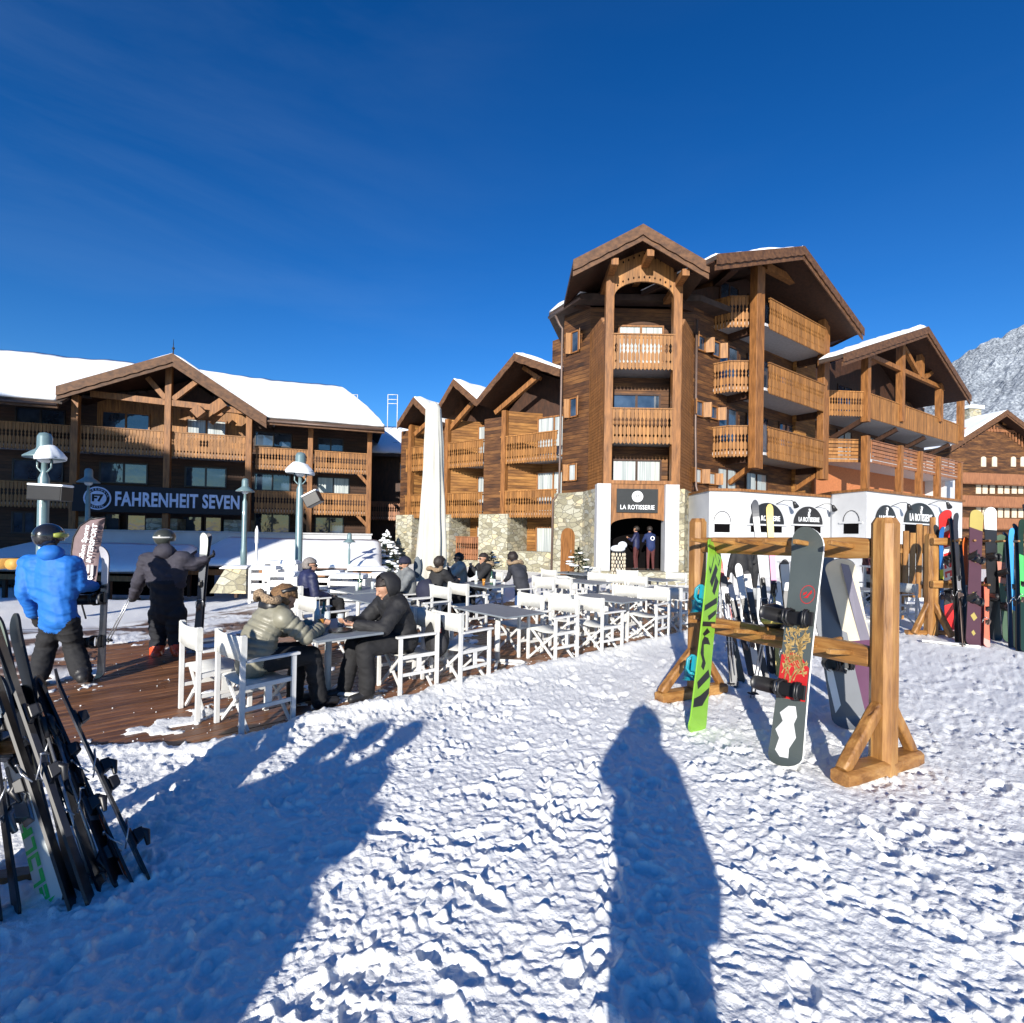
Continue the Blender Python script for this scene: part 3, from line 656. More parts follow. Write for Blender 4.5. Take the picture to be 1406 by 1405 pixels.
# balconies: level 2, level 1
zA = lc(228, 595)[1]; zB = lc(228, 680)[1]-1.05
zR = lc(430, 619)[1]
bz = [(zR-1.18, zR), (lc(470, 679)[1]-1.2, lc(470, 679)[1])]
gz = (lc(290, 598)[1]-1.25, lc(290, 598)[1])
X = lambda px_: lc(px_, 620)[0]
for xa, xb, (z0, z1), ext in ((X(109), X(230), gz, 0), (X(236), X(341), gz, 0), (X(-60), X(101), (gz[0], gz[1]), .3), (X(350), X(424), bz[0], .25), (X(431), X(509), bz[0], .25),
                          (X(430), X(509), bz[1], .25), (X(350), X(424), bz[1], .25), (X(-60), X(101), (bz[1][0], bz[1][1]), .25)):
    balcony(FL, [(xa, ext-.1), (xb, ext-.1)], [(xa, ext-.1), (xb, ext-.1), (xb, WY), (xa, WY)], z0, z1, LC, 'plank')
for px_ in (427, 508): post(FL, px_, 588, 735, .1, LC, .26)
for px_ in (427, 508):                        # brackets under the balconies on the right
    for z0 in (bz[0][0], bz[1][0]): s = MB(FL); x_ = X(px_); s.prism([(x_-.7, z0), (x_-.14, z0-.6), (x_-.14, z0-.35), (x_-.45, z0)], -.02, .2); s.build('bracket', M['beam'], LC)
# windows
def wrow(fr, specs, y, root, **kw):
    for a, b, t, bb, *g in specs:
        p = fr.px(a, t, y); q = fr.px(b, bb, y); mid = fr.px((a+b)/2, (t+bb)/2, y)[1]; h = abs(p[1]-q[1])*.5
        window(fr, p[0], q[0], mid-h, mid+h, y, root, glass=g[0] if g else 'glass', **kw)
wrow(FL, [(142, 204, 566, 592), (258, 309, 576, 604, 'curtain')], WY-.06, LC, wood='beam')
wrow(FL, [(24, 88, 561, 587), (352, 399, 594, 614), (438, 470, 602, 620),
          (20, 85, 632, 660), (139, 201, 636, 664), (256, 309, 642, 669), (351, 397, 651, 674), (437, 478, 656, 678, 'curtain'),
          (19, 47, 704, 731), (351, 396, 706, 732), (434, 470, 711, 732)], WY, LC, wood='black')
wrow(FL, [(144, 163, 706, 732), (176, 199, 708, 732), (252, 276, 710, 732), (283, 303, 711, 732)], WY-.2, LC, n=1, wood='beam_d')
# stone arches behind the sign level, white terrace wall
zs = lc(228, 712)[1]
s = MB(FL)
for a, b in ((100, 130), (203, 246), (310, 345)):
    s.box(X(a), X(b), -.05, WY, -1.0, zs)
s.build('stone_pier', M['stone'], LC)
ww0, ww1 = lc(100, 735, -1.2), lc(510, 736, -1.2)
s = MB(FL); s.box(lc(60, 735, -1.2)[0], ww1[0], -1.2, -.9, -1.2, lc(440, 734, -1.2)[1]); s.build('terrace_wall', M['white'], LC)
s = MB(FL); s.box(lc(60, 735, -1.2)[0], ww1[0]+.05, -1.27, -.85, lc(440, 734, -1.2)[1], lc(440, 734, -1.2)[1]+.08); s.build('coping', M['soffit'], LC)
# dark restaurant terrace awning strip at far left
# FAHRENHEIT SEVEN sign
SG = thing('restaurant_sign', 'long navy board lettered FAHRENHEIT SEVEN with round emblem on the shaded chalet', 'sign', (-17.5, 26, 0))
za, zb = lc(230, 670, -.4)[1], lc(230, 705, -.4)[1]; xa, xb = lc(100, 690, -.45)[0], lc(338, 690, -.45)[0]
s = MB(FL); s.box(xa, xb, -.52, -.4, zb, za); s.build('board', M['signdark'], SG)
zc = (za+zb)/2; ta, tb = lc(158, 690, -.53)[0], lc(329, 690, -.53)[0]
t = text('FAHRENHEIT SEVEN', FL, (ta+tb)/2, zc-.03, -.53, .95, M['signblue'], SG, bold=.028, space=1.06)
xs = [v.co.x for v in t.data.vertices]
lw = (Vector((max(xs), 0, 0))-Vector((min(xs), 0, 0))).length/math.cos(R(18.4)); k = (tb-ta)/lw
c_ = FL.w((ta+tb)/2, -.53, zc-.03)-Vector(SG.location)
for v in t.data.vertices:
    d = v.co-c_; lx = d.dot(FL.X); ly = d.dot(FL.Y); v.co = c_+FL.X*lx*k+FL.Y*ly+Vector((0,0,d.z*1.0))
ex = lc(134, 682, -.53)[0]; ez2 = zc
s = MB(FL); ring(s, ex, ez2, .56, .50, -.56, -.53); disc(s, ex, ez2, .36, -.555, -.525); s.build('emblem', M['signblue'], SG)
text('F7', FL, ex, ez2, -.57, .46, M['signdark'], SG, bold=.02, extrude=.01)
for k_, ch in enumerate('FAHRENHEIT'):
    a = math.pi*(.93-.095*k_); fr2 = FL
    text(ch, FL, ex+.43*math.cos(a), ez2+.43*math.sin(a), -.545, .13, M['signblue'], SG, extrude=.01)
for k_, ch in enumerate('SEVEN'):
    a = math.pi*(1.35+.075*k_)
    text(ch, FL, ex+.43*math.cos(a), ez2+.43*math.sin(a), -.545, .13, M['signblue'], SG, extrude=.01)
# unseen neighbour behind the viewer, its outline shaped to cast this facade's shade

outl = [(-260, 525), (0, 546), (110, 578), (160, 590), (204, 609), (236, 624), (345, 645), (388, 668), (425, 705), (440, 760)]
NB = thing('chalet', 'tall neighbouring chalet standing behind the viewpoint, seen only as the shade on the left chalet', 'building', (-28, -20, 0))
hd = Vector((sdir.x, sdir.y, 0)).normalized(); T_ = 46.0
pp = [FL.w(*( (lambda q: (q[0], 0, q[1]))(FL.px(a, b, 0)) )) + sdir*(T_/math.cos(R(SUN_EL))) for a, b in outl]
pp = [Vector((p.x, p.y, p.z)) for p in pp]; n = len(pp)
s = MB(); low = [Vector((pp[-1].x, pp[-1].y, -1)), Vector((pp[0].x, pp[0].y, -1))]; ring_ = pp+low; m = len(ring_)
s.add([v for v in ring_]+[v+hd*9 for v in ring_], [list(range(m))[::-1], [m+i for i in range(m)]]+[(i, (i+1) % m, m+(i+1) % m, m+i) for i in range(m)], raw=True)
s.build('wall', M['siding'], NB)
s = MB(); s.add([v+Vector((0,0,.02))-hd*.0 for v in pp]+[v+Vector((0,0,.02))+hd*9.3 for v in pp]+[v+Vector((0,0,.2))+hd*1.0 for v in pp]+[v+Vector((0,0,.2))+hd*9.3 for v in pp],
   [(2*n+i, 2*n+i+1, 3*n+i+1, 3*n+i) for i in range(n-1)]+[(i, i+1, 2*n+i+1, 2*n+i) for i in range(n-1)], raw=True); s.build('roof_snow', M['roofsnow'], NB)
# ================================================================ MAIN CHALET
MC = thing('chalet', 'large four-storey timber chalet with arched tower, stone base and sunlit balconies on three sides', 'building', (4.9, 21.5, 0))
FT = Fr(0, 19.4, 0)                          # tower porch front
FB = Fr(10.6, 22, 35.6)                      # right wing, plane of the tall posts
FC = Fr(18.7, 27, 32.7)                      # end block
FW = Fr(2.08, 23.5, -34.9)                   # low left wing, x runs towards the tower
Z1, Z2, Z3, Z4 = 2.75, 5.5, 8.3, 11.1        # floor levels
# --- tower body
body = [(3.16, 21.5), (7.555, 21.5), (10.04, 23.3), (13.5, 27.5), (4.0, 29), (2.17, 22.62)]
s = MB(); s.hprism(body, 3.6, 11.75); s.build('tower_wall', M['siding'], MC)
s = MB(); g = [(2.95, 21.4), (3.3, 19.38), (3.50, 19.38), (3.50, 21.5), (6.28, 21.5), (6.28, 19.38), (6.55, 19.38), (7.6, 21.38), (10.2, 23.2), (13.5, 27.5), (4, 29), (1.85, 22.65)]
s.hprism(g, -.6, 3.6); s.build('stone_base', M['stone'], MC)
s = MB(); s.box(3.5, 6.28, 21.3, 21.48, 0, 3.6); s.build('entrance_dark_panel', M['dark'], MC)  # panel painted near-black in place of the unlit entrance depth
# cheeks of the porch: short boards
for x0, x1, k in ((3.46, 3.16, -1), (6.37, 7.55, 1)):
    s = MB(); z = 3.62
    while z < 10.35:
        sh = 0 if z < 9.8 else (z-9.8)*.9
        y0 = 19.55+sh*1.2
        xa = x0+(x1-x0)*(y0-19.5)/2.0
        s.add([(xa, y0, z), (x1, 21.5, z), (x1-.22*k, 21.5, z), (xa-.22*k, y0, z), (xa, y0, z+.118), (x1, 21.5, z+.118), (x1-.22*k, 21.5, z+.118), (xa-.22*k, y0, z+.118)],
              [(0,1,2,3), (7,6,5,4), (0,4,5,1), (1,5,6,2), (2,6,7,3), (3,7,4,0)]); z += .13
    s.build('porch_side_wall', M['beam'], MC)
def tpx(a, b, y=0): return FT.px(a, b, y)
# tall porch posts
pt = tpx(835, 372)[1]
for a, b in ((3.44, 3.76), (6.03, 6.37)):
    s = MB(FT); s.box(a, b, -.02, .3, 3.3, pt); s.build('post', M['beam'], MC, bevel=.02)
# white columns of the entrance
for a, b in ((819, 838), (913, 932)):
    xa, xb = tpx(a, 720, -.15)[0], tpx(b, 720, -.15)[0]
    s = MB(FT); s.box(xa, xb, -.2, .35, .45, tpx(829, 664, -.15)[1]); s.build('column', M['white'], MC, bevel=.015)
s = MB(FT); s.box(2.9, 7.1, -.55, .35, -.3, .45); s.build('entrance_step', M['stone'], MC)
s = MB(FT); s.box(3.5, 6.28, .351, 1.9, .2, .446); s.build('entrance_floor', M['gutter'], MC)
# entrance arch panel
def archpanel(fr, x0, x1, zt, zs, zc, y0, y1, n=18, top=None):
    c = (x0+x1)/2; rx = (x1-x0)/2
    arc = [(c+rx*math.cos(math.pi*i/n), zs+(zc-zs)*math.sin(math.pi*i/n)) for i in range(n+1)]
    mb = MB(fr); tops = top or (lambda x: zt)
    for i in range(n):
        (xa, za), (xb, zb) = arc[i], arc[i+1]; mb.prism([(xb, zb), (xa, za), (xa, tops(xa)), (xb, tops(xb))], y0, y1)
    return mb
xa, xb = 3.76, 6.03; z_t = tpx(875, 665)[1]
archpanel(FT, xa, xb, z_t, tpx(875, 722)[1], tpx(875, 711)[1], .0, .12).build('entrance_arch', M['beam'], MC)
s = MB(FT); s.box(xa-.02, xb+.02, -.04, .2, z_t, z_t+.14); s.build('lintel', M['beam'], MC)
# floors, railings and windows of the porch
for k, (r, bt) in enumerate(((460, 508), (562, 610))):
    z1 = tpx(880, r)[1]; z0 = tpx(880, bt)[1]
    balcony(FT, [(xa-.05, .02), (xb+.05, .02)], [(xa-.1, .05), (xb+.1, .05), (xb+.4, 2.1), (xa-.4, 2.1)], z0, z1, MC, 'plank')
wrow(FT, [(843, 904, 543, 566), (842, 905, 633, 665, 'curtain')], 1.3, MC, wood='beam_d')
s = MB(FT); s.box(xa-.3, xb+.3, 1.28, 2.1, 3.7, 5.4); s.box(xa-.3, xb+.3, 1.28, 2.1, 6.0, 8.2); s.build('porch_back_wall', M['siding'], MC)
w_ = window(FT, tpx(851, 455, 2.05)[0], tpx(909, 455, 2.05)[0], 8.6, 10.6, 2.08, MC, glass='curtain', wood='beam')
# arched balcony hood beneath the tower gable
pz = tpx(880, 343)[1]; ez3 = tpx(835, 364)[1]; c_x = (xa+xb)/2
hood = archpanel(FT, xa, xb, 0, tpx(880, 408)[1], tpx(880, 386)[1], .02, .10, 26, top=lambda x: pz-abs(x-c_x)*(pz-ez3)/1.4)
hood.build('arch_hood', M['plank'], MC)
s = MB(FT)
for i in range(11):
    x = xa+.12+(xb-xa-.24)*i/10; zt_ = pz-abs(x-c_x)*(pz-ez3)/1.4-.13; zb_ = tpx(880, 408)[1]+(tpx(880, 386)[1]-tpx(880, 408)[1])*math.sqrt(max(0, 1-((x-c_x)/1.14)**2))+.16
    for z_ in (zt_, zb_):
        s.prism([(x, z_-.06), (x+.035, z_), (x, z_+.06), (x-.035, z_)], .013, .022)
s.build('cutout_pattern', M['dark'], MC)
# tower roof
L_, A_, R_ = tpx(787, 358, -1), tpx(883, 309, -1), tpx(974, 362, -1)
trf = gable(FT, L_, A_, R_, -1.0, 4.2, MC, snow=(0, 0), barge=.36, name='tower_roof')
s = MB(FT); snowslab(s, (L_[0]+.1, L_[1]), (A_[0]-.5, A_[1]-.25), 1.2, 4.2, .2, 3); s.build('roof_snow', M['roofsnow'], trf)
for x in (c_x-1.3, c_x, c_x+1.3):
    s = MB(FT); z = A_[1]-.62-abs(x-A_[0])*(A_[1]-L_[1])/(A_[0]-L_[0]); s.box(x-.13, x+.13, -.85, 1.5, z-.24, z); s.build('purlin', M['beam'], trf)
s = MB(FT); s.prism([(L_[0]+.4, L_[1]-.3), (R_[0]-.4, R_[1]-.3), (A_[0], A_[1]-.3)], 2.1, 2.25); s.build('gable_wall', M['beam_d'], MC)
# lower roof round the tower body, with snow
eo = [(1.50, 22.9), (2.65, 20.95), (7.6, 20.9), (10.7, 22.8), (14, 28), (3.5, 30)]
s = MB(); top = (5.6, 25.0, 13.9); ring1 = [(x, y, 11.75) for x, y in eo]; n = len(eo)
s.add(ring1+[(x, y, 11.5) for x, y in eo]+[top], [(i, (i+1) % n, 2*n) for i in range(n)]+[(n+i, n+(i+1) % n, (i+1) % n, i) for i in range(n)]+[[n+i for i in range(n)][::-1]])
brf = s.build('body_roof', M['roofdark'], MC)
s = MB()
for i in (0, 5):
    a, b = Vector(ring1[i]), Vector(ring1[(i+1) % n]); t = Vector(top); k = 10; vs = []; fs = []
    for lay in (.26, .0):
        for u in range(k+1):
            for v in range(k+1):
                p = a.lerp(b, u/k).lerp(t, v/k*.9); e = min(1, v/1.3+.25)*(1+.4*noise.noise(p*1.3)); vs.append(p+Vector((0,0,.01+lay*e)))
    W2 = k+1; K2 = W2*W2
    for u in range(k):
        for v in range(k): q0 = u*W2+v; fs += [(q0, q0+W2, q0+W2+1, q0+1), (K2+q0, K2+q0+1, K2+q0+W2+1, K2+q0+W2)]
        fs += [(u*W2, K2+u*W2, K2+(u+1)*W2, (u+1)*W2), (u, u+1, K2+u+1, K2+u), (k*W2+u, K2+k*W2+u, K2+k*W2+u+1, k*W2+u+1)]
    s.add([tuple(v) for v in vs], fs, smooth=True)
s.build('roof_snow', M['roofsnow'], brf)
s = MB(); s.tube([(1.5, 22.9, 11.55), (2.65, 20.92, 11.55)], .07, 8); s.tube([(1.75, 22.5, 11.5), (1.95, 22.55, 11.1), (2.08, 22.5, 10.9), (2.06, 22.5, 3.6), (1.80, 22.6, 3.3), (1.78, 22.6, 0)], .055, 8)
s.build('downpipe', M['gutter'], MC)
s = MB(); s.tube([(7.62, 21.35, 10.9), (7.62, 21.35, 6.3), (7.66, 21.3, 3.9), (7.72, 21.22, 3.6), (7.72, 21.22, .3)], .05, 8); s.build('downpipe', M['gutter'], MC)
# small shuttered windows on the angled tower walls
FTL = Fr(2.17, 22.62, math.degrees(math.atan2(21.5-22.62, 3.16-2.17)))
FTR = Fr(7.555, 21.5, math.degrees(math.atan2(1.8, 2.485)))
for pxc, t, b in ((790.5, 458, 482), (788, 549, 571), (786.5, 639, 659)):
    p = FTL.px(pxc-4, t, 0); q = FTL.px(pxc+4, b, 0); window(FTL, min(p[0], q[0]), max(p[0], q[0]), q[1], p[1], 0, MC, n=1, glass='curtain' if t > 600 else 'glass', wood='beam', shutters=.7, t=.05)
for pxa, pxb, t, b in ((957, 966, 461, 483), (978, 986, 469, 491), (954, 963, 551, 572), (974, 983, 558, 576), (952, 961, 644, 663), (972, 980, 650, 665)):
    p = FTR.px(pxa, t, 0); q = FTR.px(pxb, b, 0); window(FTR, p[0], q[0], q[1], p[1], 0, MC, n=1, glass='curtain' if t > 600 else 'glass', wood='beam', shutters=.75, t=.05)
# arched wooden door in the stone
FTS = Fr(1.85, 22.65, math.degrees(math.atan2(21.4-22.65, 2.95-1.85)))
p = FTS.px(771, 725, -.02); q = FTS.px(788, 786, -.02)
s = MB(FTS); c = (p[0]+q[0])/2; hw = (q[0]-p[0])/2; n = 12
s.prism([(c-hw, 0), (c+hw, 0)]+[(c+hw*math.cos(math.pi*i/n), p[1]-hw+hw*math.sin(math.pi*i/n)) for i in range(n+1)], -.05, .1)
dr = s.build('side_door', M['beam'], MC); s = MB(FTS); s.tube([(c+hw*.7, -.1, 1.0), (c+hw*.7, -.1, 1.15)], .015, 6); s.build('handle', M['metal'], dr)
# --- LA ROTISSERIE sign over the entrance
S2 = thing('restaurant_sign', 'dark grey board lettered LA ROTISSERIE with round white emblem above the tower entrance', 'sign', (4.9, 19.4, 0))
p = tpx(847, 671, -.05); q = tpx(903, 704.5, -.05)
s = MB(FT); s.box(p[0], q[0], -.06, -.012, q[1], p[1]); s.build('board', M['signgrey'], S2)
cx_ = (p[0]+q[0])/2; s = MB(FT); disc(s, cx_, tpx(875, 682, -.05)[1], .21, -.085, -.06); em = s.build('emblem', M['signwhite'], S2)
s = MB(FT); ring(s, cx_, tpx(875, 682, -.05)[1], .155, .135, -.094, -.0852); s.build('emblem_ring', M['signgrey'], em)
text('F7', FT, cx_, tpx(875, 682, -.05)[1], -.09, .13, M['signgrey'], S2, bold=.004, extrude=.004)
t = text('LA ROTISSERIE', FT, cx_, tpx(875, 697, -.05)[1], -.07, .235, M['signwhite'], S2, bold=.003, extrude=.006, sx=.80, space=1.08)
# --- right wing
s = MB(FB); s.hprism([(-1.6, 1.38), (7.8, 1.38), (7.8, 11), (-2.5, 11)], 0, 13.0); s.build('wing_wall', M['siding'], MC)
L2, A2, R2 = FB.px(984, 350, -1.2), FB.px(1104, 339, -1.2), FB.px(1186, 452, -1.2)
gable(FB, L2, A2, R2, -1.2, 9.0, MC, snow=(.16, .2), barge=.34, name='wing_roof', y1l=2.2)
s = MB(FB); s.prism([(L2[0]+1.2, L2[1]-.6), (R2[0]-.9, R2[1]-.35), (R2[0]-.9, R2[1]-.1), (A2[0], A2[1]-.35), (L2[0]+1.2, L2[1]-.1)], 1.37, 1.5); s.build('gable_wall', M['beam_d'], MC)
for a, b, t, bt in ((1034.5, 1047, 366, 640), (1125, 1139, 408, 640)):
    xa_, za_ = FB.px((a+b)/2, t, 0); s = MB(FB)
    for k in (-1, 1): s.box(xa_+k*.19-.17, xa_+k*.19+.17, -.17+.03*k, .17+.03*k, Z2-.75, za_)
    s.build('tall_post', M['beam'], MC, bevel=.02)
def bm(fr, a, b, y, w=.25, h=.3, y2=None, mat='beam_d', name='truss_beam'):
    p = fr.px(*a, y); q = fr.px(*b, y if y2 is None else y2); s = MB(fr); s.bar((p[0], y, p[1]), (q[0], y if y2 is None else y2, q[1]), w, h); return s.build(name, M[mat], MC)
bm(FB, (1050, 366), (1132, 409), 0, mat='beam'); bm(FB, (1081, 362), (1097, 386), 0, .2, .24, mat='beam'); bm(FB, (1099, 360), (1098, 384), 0, .2, .24, mat='beam')
for a, b in (((1009, 362), (984, 385)), ((1174, 452), (1139, 470))): bm(FB, a, b, -.6, .3, .55, 1.3)
P1x = 0.0; P2x = FB.px(1130, 500, 0)[0]
left_pts = [(8.75, 22.36), (9.27, 21.95)]
def toFB(x, y): d = Vector((x, y, 0))-FB.o; return (d.dot(FB.X), d.dot(FB.Y))
Lp = [toFB(*p) for p in left_pts]+[toFB(10.35, 21.9)]
for zf in (Z2, Z3, Z4):
    poly = [(.2, -.12), (P2x+.1, -.12), (P2x+.1, 1.4), (Lp[0][0]-.1, 1.4)]+Lp
    s = MB(FB); zf_ = zf+.0; s.hprism([Lp[0], Lp[1], Lp[2], (.2, -.14), (P2x+.1, -.14), (P2x+.1, 1.4), (Lp[0][0]-.1, 1.4)], zf_-.12, zf_)
    b = s.build('balcony', M['soffit'], MC)
    railing(FB, Lp, zf-.25, zf+1.07, b, 'plank'); railing(FB, [(.38, -.2), (P2x-.3, -.2)], zf-.25, zf+1.07, b, 'plank')
    for x in (-.1, P2x): s = MB(FB); s.box(x-.12, x+.12, .05, 1.4, zf-.42, zf-.121); s.build('joist', M['beam_d'], b)
for zf in (Z1, Z2, Z3, Z4):
    gl_ = 'curtain' if zf == Z1 else 'glass'
    window(FB, -.9, .5, zf+.15, zf+2.1, 1.38, MC, glass=gl_, wood='beam_d', n=2); window(FB, 1.4, 3.2, zf+.15, zf+2.1, 1.38, MC, glass=gl_, wood='beam_d', n=2)
    if zf > Z1: window(FB, 4.4, 5.8, zf+.15, zf+2.1, 1.38, MC, glass='glass', wood='beam_d', n=2)
for x in (.0, P2x-.1):
    s = MB(FB); s.bar((x, -.1, Z2-.3), (x+.0, 1.35, Z2-1.25), .18, .22); s.build('bracket', M['beam'], MC)
s = MB(FB); s.box(P2x-.2, 7.9, 1.2, 1.37, 3.4, 13.0); s.build('corner_cladding', M['siding_l'], MC)
# --- white annexes with painted arches
FA = Fr(8.0, 18.0, 25.0); FA0 = Fr(6.95, 18.0, 0)
zA_ = 3.42
s = MB(); s.hprism([(6.95, 18.0), (8.0, 18.0), (12.62, 20.15), (12.0, 23.5), (7.0, 21.8)], -.2, zA_); s.build('annex_wall', M['white'], MC)
s = MB(); s.hprism([(6.9, 17.92), (8.02, 17.92), (12.72, 20.1), (12.0, 23.5), (7.0, 21.8)], zA_, zA_+.09); s.build('coping', M['beam'], MC)
FA2 = Fr(12.85, 18.5, 30.9)
d2 = FA2.w(8.6, 0, 0); lf_ = P(1143, 676, 19.9)
s = MB(); s.hprism([(lf_.x, 19.9), (12.85, 18.5), (d2.x, d2.y), (d2.x-1.5, d2.y+4), (lf_.x+.5, 23)], -.2, 3.56); s.build('annex_wall', M['white'], MC)
s = MB(); s.hprism([(lf_.x-.06, 19.86), (12.84, 18.40), (d2.x+.1, d2.y-.05), (d2.x-1.5, d2.y+4), (lf_.x+.5, 23)], 3.56, 3.65); s.build('coping', M['beam'], MC)
def arch_window(fr, pa, pb, ptop, pbase, pbot, filled, y=0.0):
    xa, zb = fr.px(pa, pbase, y); xb = fr.px(pb, pbase, y)[0]; zt = fr.px((pa+pb)/2, ptop, y)[1]; z0 = fr.px((pa+pb)/2, pbot, y)[1]
    c, hw = (xa+xb)/2, (xb-xa)/2; n = 20
    s = MB(fr); s.box(c-hw*.92, c+hw*.92, -.012, .05, z0, zb-.06); g = s.build('shop_opening', M['dark'], MC)  # near-black slab on the wall, painting in an unlit opening
    s = MB(fr); s.box(xa-.15, xb+.15, -.05, .02, zb-.06, zb+.0); s.build('ledge', M['white'], g)
    if not filled:
        s = MB(fr); s.tube([(c+hw*math.cos(math.pi*i/n), -.01, zb+.02+(zt-zb)*math.sin(math.pi*i/n)) for i in range(n+1)], .012, 6); s.build('arch_moulding', M['black'], g); return None
    return c, hw, zb, zt
arch_window(FA0, 980, 1003, 703, 717, 731, False)
arch_window(FA2, 1157, 1181, 702, 717, 735, False) if False else None
for fr_, L_an, zl_ in ((FA, 5.05, FA.px(1060, 719, 0)[1]), (FA2, 8.5, FA2.px(1240, 717.5, 0)[1])):      # joint and drip lines on the render
    s = MB(fr_); s.box(.02, L_an, -.006, .01, zl_-.075, zl_-.068); s.box(.0, .012, -.008, .01, 0, 3.4); s.build('joint_line', M['soffit'], MC)
    s = MB(fr_); s.box(.02, L_an, -.012, .01, .0, .35); s.build('plinth_band', M['soffit'], MC)
k_ = 0
WHR = ['first arch from the entrance, partly behind upright skis', 'second arch from the entrance, above the leaning grey snowboard', 'third arch, just left of the big rack post top', 'fourth arch, right of the big rack post']
for fr, a, b, t, bs, bt in ((FA, 1029, 1075, 691, 719, 731), (FA, 1089, 1128, 696, 719.5, 732), (FA2, 1201, 1229, 694, 717, 745), (FA2, 1240.5, 1283, 691, 717.5, 760)):
    r = arch_window(fr, a, b, t, bs, bt, True); c, hw, zb, zt = r; n = 20; hh = zt-zb
    S = thing('arch_sign', 'black half-round LA ROTISSERIE sign, '+WHR[k_], 'sign', tuple(fr.w(c, 0, 0)), 0, 'black arched signs on the white annexes')
    s = MB(fr); s.prism([(c+hw*math.cos(math.pi*i/n), zb+.01+hh*math.sin(math.pi*i/n)) for i in range(n+1)], -.05, -.003); s.build('board', M['black'], S)
    text('LA ROTISSERIE', fr, c, zb+hh*.26, -.06, hw*.30, M['signwhite'], S, bold=.002, extrude=.006, sx=.72, space=1.05)
    s = MB(fr); z = zb+hh*.66; s.tube([(c-.02, -.062, z+.13), (c+.05, -.062, z+.10), (c+.02, -.062, z+.03), (c-.03, -.062, z-.02)], [.03, .035, .03, .04], 8); s.ell((c-.01, -.062, z-.09), .065, .02, .075, 12, 7); s.build('emblem', M['signwhite'], S)
    # little black spotlight on an arm
    L = thing('wall_spotlight', 'small black swan-neck spotlight at the '+('first','second','third','fourth')[k_]+' arched sign', 'light', tuple(fr.w(c+hw*.95, 0, zt)), 0, 'spotlights above the arched signs')
    s = MB(fr); s.tube([(c+hw*.55, 0, zt-.02), (c+hw*.62, -.3, zt+.12), (c+hw*.9, -.4, zt+.12), (c+hw*1.1, -.42, zt+.02)], .014, 6); s.build('arm', M['black'], L)
    s = MB(fr); s.tube([(c+hw*1.02, -.42, zt+.06), (c+hw*1.18, -.42, zt-.12)], [.05, .10], 10); s.build('shade', M['black'], L); k_ += 1
FA3 = Fr(lf_.x, 19.9, math.degrees(math.atan2(18.5-19.9, 12.85-lf_.x)))
arch_window(FA3, 1158, 1180, 702, 717, 733, False)
s = MB(); s.box(FA.w(4.75,0,0).x, FA.w(4.75,0,0).x+.35, 20.2, 20.6, 0, 2.9); s.build('stone_pier', M['stone'], MC)
# --- end block
s = MB(FC); s.hprism([(-3.2, 2.4), (-.2, 2.0), (13.6, 2.0), (13.6, 12), (-4, 12)], 2.2, 11.2); s.build('end_wall', M['siding'], MC)
s = MB(FC); s.box(12.6, 14.4, .5, 9, -1, 7.4); s.build('rendered_wall', M['white'], MC)
s = MB(FC); s.box(-2.0, 13.6, 1.6, 2.0, -1, 6.0); s.build('ground_floor_wall', plain('orange_render', (.42,.15,.055), .8), MC)
L3, A3, R3 = FC.px(1158, 486, -1.0), FC.px(1274, 449, -1.0), FC.px(1333, 544, -1.0)
gable(FC, L3, A3, R3, -1.0, 9, MC, snow=(.22, .12), barge=.36, name='end_roof', y1l=.1)
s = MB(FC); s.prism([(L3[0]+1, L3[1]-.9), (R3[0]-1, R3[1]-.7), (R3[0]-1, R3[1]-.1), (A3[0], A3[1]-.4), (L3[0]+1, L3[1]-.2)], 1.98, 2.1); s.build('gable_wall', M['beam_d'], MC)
for pxv, t in ((1189.5, 485), (1237, 473), (1290, 500), (1319, 545)):
    x, z = FC.px(pxv, t, 0); x2, z2 = FC.px(pxv, 580 if pxv < 1300 else 606, 0); s = MB(FC); s.box(x-.17, x+.17, -.17, .17, z2, z); s.build('post', M['beam'], MC)
for pxv in (1188.5, 1235, 1262, 1287, 1317): x, z = FC.px(pxv, 604+(pxv-1188)*.28, -.3); s = MB(FC); s.box(x-.15, x+.15, -.45, -.15, 3.6, z+.2); s.build('post', M['beam'], MC)
x, z = FC.px(1264, 466, 0); s = MB(FC); s.box(x-.2, x+.2, -.15, .15, FC.px(1264, 520, 0)[1], z); s.build('king_post', M['beam'], MC)
for a, b in (((1192, 488), (1325, 548)), ((1241, 478), (1262, 516)), ((1290, 502), (1268, 520)), ((1262, 480), (1310, 540))): bm(FC, a, b, 0, .2, .24, mat='beam')
zc1 = FC.px(1254, 561, -.1)[1]; zc0 = FC.px(1189, 572, -.1)[1]
lpC = [FC.px(1149, 538, 1.4)[0], 1.4]
for (zt_, zb_, hor) in ((FC.px(1189, 538, -.1)[1], FC.px(1189, 572, -.1)[1], False), (FC.px(1189, 603, -.3)[1], FC.px(1189, 634, -.3)[1], True)):
    e = .25 if hor else 0
    s = MB(FC); s.hprism([(-3.0, 1.6), (-.1, -e), (13.2, -e), (13.2, 2), (-3, 2)], zb_+.05, zb_+.2); b = s.build('balcony', M['soffit'], MC)
    railing(FC, [(-3.0, 1.55), (-.15, -e)], zb_, zt_, b, 'plank', holes=not hor, horizontal=hor); railing(FC, [(.1, -e), (13.2, -e)], zb_, zt_, b, 'plank_d' if hor else 'plank', holes=False, horizontal=hor)
for x in (-.1, 4, 8, 12): s = MB(FC); s.bar((x, .1, zc0-.1), (x, 1.9, zc0-1.0), .2, .25); s.build('bracket', M['beam_d'], MC)
